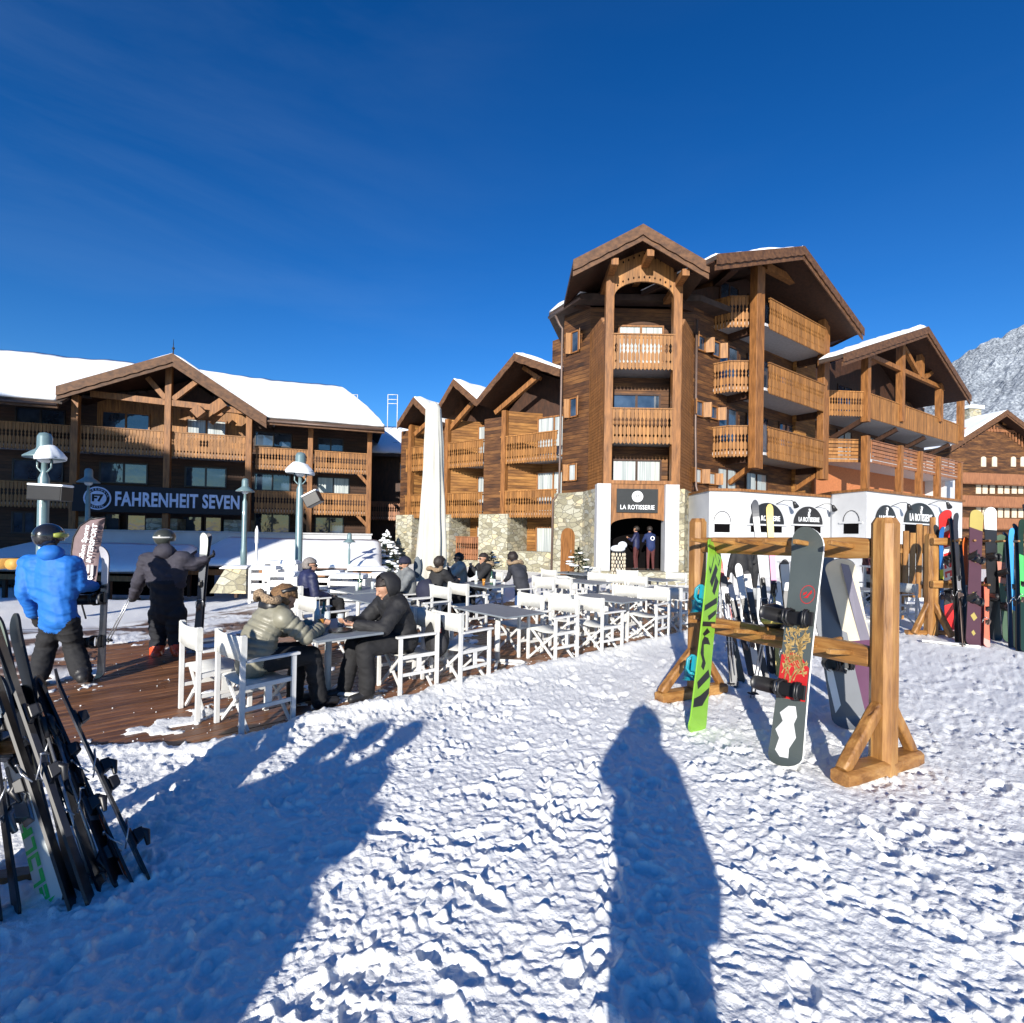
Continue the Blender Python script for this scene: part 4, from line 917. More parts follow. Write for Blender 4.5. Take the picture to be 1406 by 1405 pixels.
for zf in (3.9, 6.2, 8.8):
    for x in (-1.6, 1.2, 4.2, 7.2, 10.0): window(FC, x, x+1.6, zf+.3, zf+1.9, 2.4 if x < 0 else 2.0, MC, wood='beam_d', glass='curtain' if (x < 0 or random.random() < .3) else 'glass')
# --- low left wing with three gables
s = MB(FW); s.hprism([(-11.0, 1.6), (.2, 1.6), (.2, 10), (-11, 10)], -1.2, 8.0); s.build('left_wing_wall', M['siding_l'], MC)
gb = [((769, 507), (707, 486), (655, 549)), ((655, 549), (623, 521), (593, 573)), ((600, 578), (568, 546), (546, 581))]
wx = lambda a, b=600, y=0: FW.px(a, b, y)
YF = -.7
for (r, a, l) in gb:
    Rp, Ap, Lp_ = FW.px(*r, YF), FW.px(*a, YF), FW.px(*l, YF)
    zl = min(Rp[1], Lp_[1])
    grr = gable(FW, (Lp_[0], Lp_[1]), Ap, (Rp[0], Rp[1]), YF, 7.5, MC, snow=(.22, .22), barge=.34, name='gable_roof', second=False)
    s = MB(FW); s.prism([(Lp_[0]+.3, zl-.8), (Rp[0]-.2, zl-.8), (Rp[0]-.2, Rp[1]-.15), (Ap[0], Ap[1]-.3), (Lp_[0]+.3, Lp_[1]-.15)], 1.58, 1.7); s.build('gable_wall', M['beam_d'], MC)
    s = MB(FW); s.bar((Lp_[0]+.5, .2, Lp_[1]-.55), (Ap[0]+.7, .2, Ap[1]-1.0), .2, .24); s.bar((Ap[0]-.1, .2, Ap[1]-.4), (Ap[0]+.9, .2, Ap[1]-1.1), .16, .18); s.build('truss', M['beam'], grr)
# piers, recess walls and balconies of the three bays
bays = [(690, 765, 665, 690), (618, 664, 600, 612), (560, 590, 551, 562)]
for (b0, b1, p0, p1) in bays:
    xa, xb = wx(p0)[0], wx(p1)[0]; x0, x1 = wx(b0-2)[0], wx(b1)[0]
    zs_ = 2.75
    s = MB(FW); s.box(xa, xb-.0, 0, 1.6, zs_, wx(p1, 1)[1]*0+7.6); s.build('pier', M['siding'], MC)
    s = MB(FW); s.box(xb-.03, xb+.22, -.06, .2, zs_, 7.9); s.build('corner_post', M['beam'], MC)
    s = MB(FW); s.box(xa-.15, xb+.5, -.15, 1.6, -1.2, zs_); s.build('stone_pier', M['stone'], MC)
    s = MB(FW); s.hprism([(xb+.2, .2), (x0+(x1-x0)*.45, 1.55), (x0+(x1-x0)*.45, 1.7), (xb+.2, 1.7)], 2.75, 7.9); s.build('angled_wall', M['siding_l'], MC)
    for (zt_, zb_) in ((6.56, 5.2), (3.85, 2.55)):
        poly = [(x0, .0), (x1, .0), (x1, 1.6), (x0, 1.6)]
        balcony(FW, [(x0, .0), (x1, .0)], poly, zb_, zt_, MC, 'plank')
    for zf in (5.5, 2.75, .0):
        window(FW, x0+(x1-x0)*.42, x0+(x1-x0)*.98, zf+.2, zf+2.1, 1.4, MC, glass='curtain', wood='beam')
    if b0 < 640:
        railing(FW, [(x0, .4), (x1-.2, .4)], .35, 1.55, MC, 'plank_d', name='ground_railing')
        s = MB(FW); s.box(x0, x1, .3, .6, -1.2, .35); s.build('stone_sill', M['stone'], MC)
    else:
        s = MB(FW); s.box(x0, x1, -.1, .6, -1.2, .95); s.build('stone_parapet', M['stone'], MC)
# ================================================================ LINK BUILDING between the two chalets
LK = thing('chalet', 'dark timber building in the gap between the two large chalets', 'building', (-8, 36, 0))
FK = Fr(-9.5, 33, 5)
s = MB(FK); s.box(-1.5, 5.5, 1.2, 7, -1, 7.8); s.build('wall', M['beam_d'], LK)
s = MB(FK); quadroof(s, -2, 6, .2, 6.9, 5, 9.3, .2); r = s.build('roof', M['roofdark'], LK)
s = MB(FK); snowsheet(s, -2, 6, .2, 6.9, 5, 9.3, .35, nx=20, ny=10, seed=4); s.build('roof_snow', M['roofsnow'], r)
s = MB(FK); s.box(-1.5, 5.5, 1.0, 1.18, -1, .9); s.build('white_base', M['white'], LK)
balcony(FK, [(-1.5, .3), (5.5, .3)], [(-1.5, .3), (5.5, .3), (5.5, 1.2), (-1.5, 1.2)], 2.5, 3.7, LK, 'plank_d')
window(FK, 2.2, 3.6, 3.3, 4.6, 1.2, LK); window(FK, 2.0, 3.6, 5.3, 6.4, 1.2, LK)
for px_ in (484, 539):                        # white roof guard rails
    p = P(px_, 560, 37); T = thing('roof_guard_rail', 'small white guard rail on the snowy roof, '+('above the shaded chalet' if px_ < 500 else 'beside the wing gables'), 'railing', tuple(p), 0, 'white guard rails on the roofs')
    s = MB()
    for dx in (-.35, .35): s.tube([p+Vector((dx, 0, -1.8)), p+Vector((dx, 0, .95))], .03, 6, raw=True)
    for dz in (.3, .6, .95): s.tube([p+Vector((-.35, 0, dz)), p+Vector((.35, 0, dz))], .025, 6, raw=True)
    s.build('rails', M['whitep'], T)
# ================================================================ FAR CHALET on the right
FR_ = Fr(53.5, 58, 8)
FCH = thing('chalet', 'distant brown gabled chalet with rows of cream shutters below the snowy mountain', 'building', (53.5, 58, 0))
ap = FR_.px(1383, 563, -1.5); le = FR_.px(1306, 612, -1.5); re = (ap[0]*2-le[0], le[1])
s = MB(FR_); s.prism([(le[0]+1.5, -4), (re[0]-1.5, -4), (re[0]-1.5, le[1]+.5), (ap[0], ap[1]-.7), (le[0]+1.5, le[1]+.5)], 0, 14); s.build('wall', M['siding'], FCH)
gable(FR_, le, ap, re, -1.5, 15, FCH, snow=(.18, .12), barge=.5, name='roof', y1l=5)
M['cream'] = plain('cream_shutter', (.55,.48,.36), .7)
for y_, hh_ in ((651, 3.2), (682, 3.0), (712, 3.0)):
    z = FR_.px(1370, y_, -.6)[1]; s = MB(FR_); s.box(le[0]+2, re[0]-2, -.9, -.8, z-1.2, z); s.box(le[0]+2, re[0]-2, -.9, 0, z-1.25, z-1.15); s.build('gallery', M['plank_d'], FCH)
for row, cols, h in ((634, (1350, 1365, 1391, 1404), 1.15), (670, (1343, 1352, 1362, 1373, 1382, 1392, 1401), 1.35), (703, (1343, 1352, 1362, 1373, 1382, 1392, 1401), 1.35)):
    for c in cols:
        x, z = FR_.px(c, row, 0); n = 8; s = MB(FR_); hw = .32
        s.prism([(x-hw, z-h/2), (x+hw, z-h/2)]+[(x+hw*math.cos(math.pi*i/n), z+h/2-.2+.2*math.sin(math.pi*i/n)) for i in range(n+1)], -.06, .02); s.build('shutter', M['cream'], FCH)
p = FR_.px(1382.5, 577, 0); s = MB(FR_); s.box(p[0]-.6, p[0]+.6, -.08, .02, p[1]-.6, p[1]+.6); wn = s.build('window', M['beam'], FCH); s = MB(FR_); s.box(p[0]-.45, p[0]+.45, -.1, -.082, p[1]-.45, p[1]+.45); s.build('pane', M['glass'], wn)
s = MB(FR_); zt = FR_.px(1383, 594, 0)[1]; s.box(le[0]+2.5, re[0]-2.5, -.05, -.02, zt, zt+.3); k = le[0]+2.5
while k < re[0]-2.5: s.box(k, k+.16, -.12, -.04, zt, min(zt+3.0, ap[1]-1.4-abs(k-ap[0])*.62)); k += .42
s.build('gable_cladding', M['plank_d'], FCH)
s = MB(FR_); s.box(ap[0]-.7, ap[0]+.9, 2, 3.2, ap[1]-.5, ap[1]+1.0); ch = s.build('chimney', M['stone'], FCH); s = MB(FR_); s.box(ap[0]-.9, ap[0]+1.1, 1.8, 3.4, ap[1]+1.0, ap[1]+1.4); s.build('chimney_snow', M['roofsnow'], ch)
# ================================================================ director chairs and tables
def make_chair(label, grp, rz):
    t = thing('director_chair', label, 'chair', (0,0,0), 0, grp)
    F = Fr(0, 0, 0); W_, wp = .265, 'whitep'
    def part(name, fn, mat=wp, bv=.003): s = MB(F); fn(s); return s.build(name, M[mat], t, bevel=bv)
    for sx in (-1, 1):
        x = sx*W_
        part('leg', lambda s: s.box(x-.017, x+.017, -.245, -.205, 0, .87)); part('leg', lambda s: s.box(x-.017, x+.017, .205, .245, 0, .63))
        part('armrest', lambda s: s.box(x-.028, x+.028, -.20, .275, .632, .655)); 
        part('side_rail', lambda s: (s.box(x-.012, x+.012, -.204, .204, .40, .44), s.box(x-.012, x+.012, -.204, .204, .215, .25), s.box(x-.004, x+.004, -.03, .03, .25, .40)))
    for y in (-.185, .185):
        part('cross_brace', lambda s: (s.bar((-W_+.02, y, .03), (W_-.03, y, .42), .022, .032), s.bar((W_-.02, y+.024, .03), (-W_+.03, y+.024, .42), .022, .032), s.bar((-.03, y+.01, .22), (.03, y+.01, .22), .05, .02)))
    def seat(s):
        n = 8; vs = []; fs = []
        for k in (0, 1):
            for i in range(n+1):
                u = i/n; z = .442-.028*math.sin(math.pi*u)-.006*k
                for y in (-.19, .205): vs.append((-W_+2*W_*u, y, z))
        m = (n+1)*2
        for i in range(n): fs += [(2*i, 2*i+2, 2*i+3, 2*i+1), (m+2*i, m+2*i+1, m+2*i+3, m+2*i+2), (2*i, m+2*i, m+2*i+2, 2*i+2), (2*i+1, 2*i+3, m+2*i+3, m+2*i+1)]
        s.add(vs, fs, smooth=True)
    part('seat', seat, 'canvas', 0)
    def back(s):
        n = 8; vs = []; fs = []
        for k in (0, 1):
            for i in range(n+1):
                u = i/n; y = -.228-.03*math.sin(math.pi*u)-.005*k
                for z in (.655, .865): vs.append((-W_-.02+(2*W_+.04)*u, y-.003, z-.008*math.sin(math.pi*u)*(1 if z > .7 else -.3)))
        m = (n+1)*2
        for i in range(n): fs += [(2*i, 2*i+2, 2*i+3, 2*i+1), (m+2*i, m+2*i+1, m+2*i+3, m+2*i+2), (2*i, m+2*i, m+2*i+2, 2*i+2), (2*i+1, 2*i+3, m+2*i+3, m+2*i+1)]
        s.add(vs, fs, smooth=True)
        for sx in (-1, 1): s.box(sx*W_-.022, sx*W_+.022, -.25, -.2, .655, .862)
    part('backrest', back, 'canvas', 0)
    return t
def make_table(label, grp, L=1.10, Wd=.70):
    t = thing('terrace_table', label, 'table', (0,0,0), 0, grp)
    s = MB(); s.box(-Wd/2, Wd/2, -L/2, L/2, .715, .738); s.build('tabletop', M['tabletop'], t, bevel=.004)
    s = MB(); s.tube([(0, 0, .03), (0, 0, .71)], .036, 14); s.box(-.14, .14, -.2, .2, .69, .714); s.build('column', M['whitep'], t)
    for k in range(4):
        a = math.pi/4+k*math.pi/2; c, n_ = math.cos(a), math.sin(a)
        s = MB(); s.tube([(c*.03, n_*.03, .045), (c*.33, n_*.33, .04), (c*.36, n_*.36, .03), (c*.36, n_*.36, 0)], [.022, .022, .022, .018], 8); s.build('foot', M['whitep'], t)
    return t
CG = 'white director chairs on the terrace'; TG = 'grey-topped terrace tables'
ch0 = make_chair('x', CG, 0); tb0 = make_table('x', TG); used = {'c': False, 't': False}
def chair(a, b, face, label, jit=True, world=None):
    p = Vector((world[0], world[1], 0)) if world else DK(a, b, .002)
    ang = face+(random.uniform(-6, 6) if jit else 0)
    if not used['c']: used['c'] = True; ch0.location = p; ch0.rotation_euler = (0,0,R(ang-90)); ch0['label'] = label; return ch0
    return dup(ch0, p, R(ang-90), label)
def table(a, b, label, world=None, rot=43):
    p = Vector((world[0], world[1], 0)) if world else DK(a, b, .002)
    if not used['t']: used['t'] = True; tb0.location = p; tb0.rotation_euler = (0,0,R(rot)); tb0['label'] = label; return tb0
    return dup(tb0, p, R(rot), label)
E, W4 = 43, 223
c1 = chair(.20, .30, 50, 'nearest white director chair, under the person in the khaki puffer jacket', False)
chair(.02, .93, 47, 'empty white director chair just behind the khaki jacket diner', False)
table(1.0, .58, 'nearest grey table with bottles and plates, between the two foreground diners')
c2 = chair(1.83, .34, W4-4, 'white director chair in shade under the diner in the black hooded jacket', False)
chair(2.44, .16, 47, 'white director chair behind the black backpack, left of the second table', False)
chair(2.36, .80, E, 'white director chair beyond the one by the backpack')
table(3.34, .5, 'empty grey table right of the backpack, second in the front row')
chair(4.10, .18, W4, 'white director chair at the snow edge, right of the second front table')
chair(4.05, .82, W4, 'white director chair on the far right corner of the second front table')
chair(4.98, .04, E, 'white director chair at the snow edge, left of the third front table')
chair(4.95, .66, E, 'white director chair on the far left corner of the third front table')
table(5.72, .45, 'empty grey table third along the front row')
chair(6.42, .08, W4, 'white director chair at the snow edge, right of the third front table')
chair(6.45, .70, W4, 'white director chair on the far right corner of the third front table')
chair(7.35, .10, E, 'white director chair partly behind the left post of the big rack')
table(8.1, .5, 'grey table behind the left post of the big rack')
chair(8.85, .3, W4, 'white director chair just right of the rack left post, beyond its table')
chair(1.72, 2.45, E, 'white director chair in front of the grey-haired man, next to the tall lamp')
table(2.6, 2.6, 'grey table behind the black hooded diner')
chair(3.52, 2.44, W4, 'white director chair with arms behind the black hooded diner')
jc = chair(3.60, 3.05, W4, 'white director chair with a navy jacket hung on it')
chair(2.1, 3.95, E, 'white director chair carrying the grey-haired man', False)
table(2.95, 3.85, 'grey table between the grey-haired man and the man in a beanie')
chair(3.85, 3.6, W4, 'white director chair carrying the man in grey hoodie and beanie', False)
chair(4.58, 2.75, E, 'empty white director chair in front of the pink-beanie diner')
chair(4.35, 3.55, E, 'white director chair of the diner with dark hair and fur hood')
chair(4.75, 4.1, E, 'white director chair of the diner in the pink beanie', False)
table(5.4, 3.25, 'grey table crowded with glasses near the pink-beanie diner')
chair(6.15, 2.5, W4, 'empty white director chair in front of the stooping dark parka')
chair(6.55, 4.5, W4, 'white director chair of the diner in sunglasses and dark fur hood')
chair(7.0, 2.35, E, 'white director chair left of the table before the white planter')
chair(7.0, 2.95, E, 'farther white director chair left of the table before the white planter')
table(7.75, 2.6, 'grey table in front of the white planter')
chair(8.5, 2.3, W4, 'white director chair right of the table before the white planter')
chair(8.5, 2.9, W4, 'farther white director chair right of the table before the white planter')
chair(9.0, 1.9, E, 'white director chair left of the table below the entrance')
table(9.7, 2.1, 'grey table below the entrance steps')
chair(10.4, 1.9, W4, 'white director chair right of the table below the entrance')
chair(10.0, 3.0, 250, 'white director chair facing the camera below the tower doorway')
chair(8.7, 4.3, E, 'white director chair near the woven column')
table(9.5, 4.3, 'grey table near the woven column')
chair(10.3, 4.5, W4, 'white director chair at the foot of the entrance steps')
for wx_, wy_, fc, lb in ((4.7, 9.6, 10, 'white director chair seen between the green board and the rack post'), (6.1, 9.7, 190, 'white director chair behind the upright skis of the big rack'),
                         (6.6, 11.2, 20, 'white director chair behind the grey snowboard, near the annex'), (8.3, 11.0, 200, 'white director chair seen under the rack top rail, by the annex wall'),
                         (4.9, 11.6, 0, 'white director chair by the stone corner of the tower'), (9.4, 13.4, 200, 'white director chair left of the tall bar table')):
    chair(0, 0, fc, lb, world=(wx_, wy_))
table(0, 0, 'grey table behind the upright skis of the big rack', world=(5.4, 9.65), rot=10)
table(0, 0, 'grey table behind the grey snowboard by the annex', world=(7.45, 11.1), rot=15)
# tall white bar tables and stools by the annex
def bar_table(x, y, rot, lb):
    t = thing('bar_table', lb, 'table', (x, y, 0), R(rot), 'tall white bar tables'); F = Fr(x, y, 0)
    s = MB(F); s.box(-.75, .75, -.35, .35, 1.06, 1.10); s.build('tabletop', M['whitep'], t)
    s = MB(F)
    for k in range(12): s.box(-.7+k*.117, -.7+k*.117+.11, -.31, -.295, .28, 1.05)
    s.box(-.72, .72, -.294, -.27, .25, 1.05); s.build('front_panel', M['whitep'], t)
    for sx in (-1, 1):
        for sy in (-1, 1): s = MB(F); s.box(sx*.68-.03, sx*.68+.03, sy*.25-.03, sy*.25+.03, 0, 1.06); s.build('leg', M['whitep'], t)
    return t
p = G(1232, 836); bar_table(p.x, p.y, -4, 'tall white panelled bar table right of the big rack post')
p = G(1165, 832); bar_table(p.x-.4, p.y+1.2, 5, 'tall white panelled bar table behind the cream ski')
def stool(x, y, lb):
    t = thing('bar_stool', lb, 'stool', (x, y, 0), random.random(), 'white bar stools'); F = Fr(x, y, 0)
    s = MB(F); s.box(-.17, .17, -.17, .17, .74, .78); s.build('seat', M['whitep'], t, bevel=.01)
    for sx in (-1, 1):
        for sy in (-1, 1): s = MB(F); s.bar((sx*.14, sy*.14, .74), (sx*.2, sy*.2, 0), .03, .03); s.build('leg', M['whitep'], t)
    s = MB(F)
    for z in (.25, .5):
        q = .14+.06*(1-z/.74); s.box(-q, q, -q-.01, -q+.01, z, z+.03); s.box(-q, q, q-.01, q+.01, z, z+.03); s.box(-q-.01, -q+.01, -q, q, z+.002, z+.028); s.box(q-.01, q+.01, -q, q, z+.002, z+.028)
    s.build('footrest', M['whitep'], t)
p = G(1243, 848); stool(p.x, p.y, 'white bar stool in front of the panelled bar table'); p = G(1222, 846); stool(p.x, p.y, 'white bar stool just beside the big rack post')
# ================================================================ things on tables
M['bottle'] = plain('green_glass', (.03,.09,.05), .08, 0, .5); M['clear'] = plain('clear_glass', (.50,.55,.56), .06, 0, .8); M['amber'] = plain('amber_drink', (.45,.20,.03), .1, 0, .6)
M['plate'] = plain('dark_plate', (.02,.02,.022), .3); M['napkin'] = plain('paper_napkin', (.75,.75,.73), .9); M['label'] = plain('paper_label', (.6,.58,.5), .8)
def bottle(a, b, mat, lb, h=.27, z=.742):
    t = thing('bottle', lb, 'bottle', tuple(DK(a, b, z))); s = MB(Fr(*DK(a, b)[:2], 0, z)); s.lathe([(.034, 0), (.036, .02), (.036, h*.55), (.014, h*.74), (.013, h)], n=14); s.build('glass_body', M[mat], t)
    s = MB(Fr(*DK(a, b)[:2], 0, z)); s.lathe([(.0365, h*.15), (.0365, h*.45)], n=14); s.build('label', M['label'], t); s = MB(Fr(*DK(a, b)[:2], 0, z)); s.lathe([(.015, h), (.015, h+.015)], n=10); s.build('cap', M['black'], t); return t
def glass(a, b, mat, lb, h=.13, z=.742):
    t = thing('drinking_glass', lb, 'glass', tuple(DK(a, b, z)), 0, 'glasses on the tables'); s = MB(Fr(*DK(a, b)[:2], 0, z)); s.lathe([(.026, 0), (.034, h)], n=14); s.build('glass_body', M[mat], t); return t
bottle(.96, .78, 'clear', 'clear water bottle standing on the nearest table'); bottle(1.08, .90, 'bottle', 'green bottle at the far end of the nearest table', .24)
glass(.86, .45, 'amber', 'glass of amber drink before the khaki jacket diner'); glass(1.15, .62, 'clear', 'clear glass in the middle of the nearest table'); glass(1.0, .62, 'clear', 'taller clear glass beside the water bottle', .17)
s = MB(Fr(*DK(1.02, .33)[:2], 0, .742)); s.lathe([(.05, 0), (.12, .012), (.125, .018), (.06, .01)], n=24); o = s.build('plate', M['plate']); tag(o, 'dark plate at the near edge of the nearest table', 'plate')
s = MB(Fr(*DK(1.25, .42)[:2], 20, .742)); s.box(-.11, .11, -.07, .07, 0, .012); s.box(-.06, .08, -.05, .06, .0125, .035); o = s.build('paper_wrap', M['napkin']); tag(o, 'crumpled white paper wrap in front of the black hooded diner', 'wrapping')
s = MB(Fr(*DK(.78, .80)[:2], 35, .742)); s.box(-.14, .14, -.09, .09, 0, .05); o = s.build('glove_pile', M['black'], bevel=.02); tag(o, 'dark pair of gloves lying beyond the khaki jacket diner', 'gloves')
bottle(2.95, 3.8, 'bottle', 'green bottle between the two seated men'); glass(2.8, 3.6, 'clear', 'clear glass near the grey-haired man'); glass(3.15, 3.7, 'clear', 'clear glass near the man in the beanie')
bottle(5.3, 3.4, 'clear', 'clear bottle near the pink-beanie diner'); bottle(5.5, 3.15, 'bottle', 'green bottle near the stooping parka'); glass(5.4, 2.95, 'clear', 'clear glass at the near end of the crowded table'); glass(5.25, 3.1, 'amber', 'amber drink on the crowded table')
# ================================================================ closed parasol
M['cloth'] = mottled('parasol_cloth', (.42,.41,.36), (.56,.55,.49), 3.5, .9, .3, sc3=(1,1,.4))
pz_ = P(590, 808, 10.2); base = Vector((pz_.x, pz_.y, 0))
U = thing('closed_parasol', 'tall closed cream parasol tied in its long fabric cover beside the tables', 'parasol', tuple(base))
topz = P(594, 553, 10.2).z; bz_ = P(590, 815, 10.2).z
s = MB(Fr(base.x, base.y, 0)); s.tube([(0,0,0), (0,0,topz-.3)], .045, 12); s.build('pole', M['metal'], U)
s = MB(Fr(base.x, base.y, 0)); s.box(-.45, .45, -.45, .45, 0, .10); s.build('base', M['soffit'], U, bevel=.02)
vs = []; fs = []; n, m = 64, 60
for j in range(m+1):
    v = j/m; z = bz_+(topz-bz_)*v; r_ = .17*(1-v)**1.1+.15+.03*math.exp(-((v-.06)/.07)**2); r_ = r_ if v < .975 else r_*(1-(v-.975)/.025*.55)
    for i in range(n):
        a = 2*math.pi*i/n; fold = math.cos(a*7+1.2*math.sin(v*5))*.5+.5*math.cos(a*11+3*v+2)
        rr = r_*(1+.16*fold*(1-v*.55))+.015*noise.noise(Vector((a*2, z*1.5, 0)))
        vs.append((rr*math.cos(a)+.03*math.sin(v*3), rr*.8*math.sin(a), z))
for j in range(m):
    for i in range(n): fs.append((j*n+i, j*n+(i+1) % n, (j+1)*n+(i+1) % n, (j+1)*n+i))
fs += [[m*n+k for k in range(n)], list(range(n))[::-1]]
s = MB(Fr(base.x, base.y, 0)); s.add(vs, fs, smooth=True); cv = s.build('fabric_cover', M['cloth'], U)
lg = P(573, 779, 9.86); s = MB(); s.ell(lg, .075, .02, .21, 16, 8, raw=True); s.build('logo_patch', plain('grey_patch', (.10,.12,.14), .7), cv)
# ================================================================ lamps
def lamp(px_, ptop, phat, Y, label, hatr, arms=True, snow=False, zb=0.0, rad=.1):
    top = P(px_, ptop, Y); b = Vector((top.x, top.y, zb)); F = Fr(b.x, b.y, 0); k = hatr/.45; z = top.z
    L = thing('street_lamp', label, 'street lamp', tuple(b), 0, 'green-grey terrace lamps')
    s = MB(F); s.lathe([(rad*1.25, zb), (rad*1.25, zb+.5), (rad, zb+.6), (rad*.95, z-1.25*k), (rad*.55, z-1.1*k), (rad*.45, z-.78*k)], n=18); s.build('post', M['lamp'], L)
    s = MB(F); s.lathe([(.02, z), (.12*k, z-.03*k), (.165*k, z-.12*k), (.17*k, z-.42*k), (.19*k, z-.46*k), (.45*k, z-.66*k), (.455*k, z-.70*k), (.43*k, z-.69*k), (.16*k, z-.50*k)], n=28); h = s.build('hood', M['lamp'], L)
    s = MB(F); s.ell((0, 0, z-.70*k), .165*k, .165*k, .14*k, 16, 10); s.build('globe', M['lampglass'], L)
    if arms:
        for sx in (-1, 1): s = MB(F); s.tube([(sx*.19*k, 0, z-.62*k), (sx*.19*k, 0, z-.95*k), (sx*.10*k, 0, z-1.05*k), (sx*.05*k, 0, z-1.08*k)], .022*k, 8); s.build('arm', M['lamp'], L)
    if snow:
        s = MB(F); vs = []; fs = []; n = 20
        for lay, (ra, za) in enumerate(((.17, -.40), (.22, -.41), (.36, -.56), (.47, -.70), (.46, -.78))):
            for i in range(n):
                a = snow[0]+(snow[1]-snow[0])*i/(n-1); e = 1+.12*noise.noise(Vector((i*.6, lay, px_))); th = .07*math.sin(math.pi*i/(n-1))
                vs.append((ra*k*e*math.cos(a), ra*k*e*math.sin(a), z+(za+th)*k))
        for l in range(4):
            for i in range(n-1): fs.append((l*n+i, l*n+i+1, (l+1)*n+i+1, (l+1)*n+i))
        s.add(vs, fs, smooth=True); s.build('snow_cap', M['roofsnow'], h)
    return L
lamp(62, 594, 650, 11.2, 'biggest green-grey lamp at left, snow on its shade, box speaker below', .365, snow=(-1.3, 1.9), rad=.105)
lamp(122, 643, 667, 20, 'slim lamp rising behind the grey feather flag', .37, arms=False, rad=.085, zb=-.35)
lamp(337, 657, 676, 15.5, 'slim lamp on the stone plinth, right of the sign', .26, arms=False, rad=.075, zb=.6)
lamp(413, 621, 651, 15.2, 'thick lamp post behind the grey-haired man, snow on its shade', .40, snow=(0, 6.28), rad=.105)
lamp(480, 732, 741, 22, 'tiny low lamp by the white terrace wall', .26, arms=False, rad=.05, zb=-.3)
def speaker(px_, py_, Y, w, d, h, tilt, label):
    p = P(px_, py_, Y); t = thing('loudspeaker', label, 'loudspeaker', tuple(p)); a = R(tilt)
    Mx = Matrix.Rotation(a, 3, 'Y'); s = MB(); 
    def bx(x0, x1, y0, y1, z0, z1, sm=s): sm.add([p+Mx @ Vector(v) for v in ((x0,y0,z0),(x1,y0,z0),(x1,y1,z0),(x0,y1,z0),(x0,y0,z1),(x1,y0,z1),(x1,y1,z1),(x0,y1,z1))], [(0,3,2,1),(4,5,6,7),(0,1,5,4),(1,2,6,5),(2,3,7,6),(3,0,4,7)], raw=True)
    bx(-w/2, w/2, -d/2, d/2, -h/2, h/2); s.build('cabinet', M['black'], t, bevel=.015)
    s2 = MB(); bx(-w/2+.02, w/2-.02, -d/2-.01, -d/2-.001, -h/2+.02, h/2-.02, s2); s2.build('grille', M['black'], t)
    s3 = MB(); bx(-w/2-.01, w/2+.01, -d/2, d/2, h/2+.002, h/2+.05, s3); s3.build('snow_layer', M['roofsnow'], t, bevel=.02)
speaker(69, 678, 10.9, .74, .30, .30, 2, 'dark box loudspeaker with a line of snow, on the biggest lamp post')
speaker(430, 686, 14.9, .46, .3, .34, -28, 'tilted snow-topped loudspeaker on the thick lamp post')
# ================================================================ stone plinth, planters, low roofs, background terrace
p = P(325, 820, 15.3); F = Fr(p.x, p.y, 0)
PL = thing('stone_plinth', 'tapered stone plinth with snow on top, carrying the slim lamp', 'plinth', (p.x, p.y, 0))
s = MB(F); s.add([(-.55,-.45,-.1),(.5,-.45,-.1),(.5,.45,-.1),(-.55,.45,-.1),(-.2,-.3,.60),(.42,-.3,.60),(.42,.3,.60),(-.2,.3,.60)], [(0,3,2,1),(4,5,6,7),(0,1,5,4),(1,2,6,5),(2,3,7,6),(3,0,4,7)]); s.build('masonry', M['stone'], PL)
s = MB(F); snowslab(s, (-.3, .60), (.5, .61), -.35, .35, .09, 9); s.build('snow_cap', M['roofsnow'], PL)
# snow-covered low bar roof in front of the left chalet
def lowroof(name, label, pxa, pxb, py, Y, depth, zdrop, rise, h):
    A_ = P(pxa, py, Y); B_ = P(pxb, py, Y); F = Fr(A_.x, A_.y, 0); L = B_.x-A_.x; z = A_.z
    t = thing(name, label, 'shelter', (A_.x, A_.y, 0))
    s = MB(F); s.box(0, L, 0, .12, z-zdrop, z); s.build('fascia', M['beam'], t)
    s = MB(F); s.prism([(0, z), (L, z), (L, z+.05), (0, z+.05)], -.1, 0.4); s.build('edge_board', M['gutter'], t)
    s = MB(F); s.add([(0,0,z+.01),(L,0,z+.01),(L-1,depth,z+rise),(1,depth,z+rise),(0,0,z-.1),(L,0,z-.1),(L-1,depth,z+rise-.1),(1,depth,z+rise-.1)], [(0,1,2,3),(7,6,5,4),(0,4,5,1),(1,5,6,2),(2,6,7,3),(3,7,4,0)]); s.build('roof', M['roofdark'], t)
    s = MB(F); snowsheet(s, 0, L, -.1, z+.05, depth, z+rise+.03, .22, hip=1.0, nx=40, ny=12, seed=pxa); s.build('roof_snow', M['roofsnow'], t)
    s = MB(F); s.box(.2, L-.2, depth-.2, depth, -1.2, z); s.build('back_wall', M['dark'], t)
    for i in range(5): x = .2+(L-.4)*i/4; s = MB(F); s.box(x-.06, x+.06, .15, .27, -1.2, z-zdrop); s.build('post', M['beam_d'], t)
    return t
lowroof('terrace_bar', 'low open bar roof with a thick snow sheet, right of the dark-jacket skier', 250, 525, 778, 22.0, 3.6, .35, 1.0, 1)
lowroof('terrace_bar', 'low snowy shelter behind the blue-jacket man and the flag', -80, 225, 783, 19.0, 3.6, .30, .75, 1)
M['yellowwood'] = plain('yellow_wood', (.55,.30,.07), .6)
for k, px_ in enumerate((7, 30)):
    p = P(px_, 774, 12.5); s = MB(Fr(p.x, p.y, 0, p.z)); s.tube([(0, -.3, 0), (0, .5, 0)], .13, 12); o = s.build('log_end', M['yellowwood']); tag(o, ('left' if k == 0 else 'right')+'hand yellow log end poking out at the left edge, above the snow', 'log', 'yellow log ends')
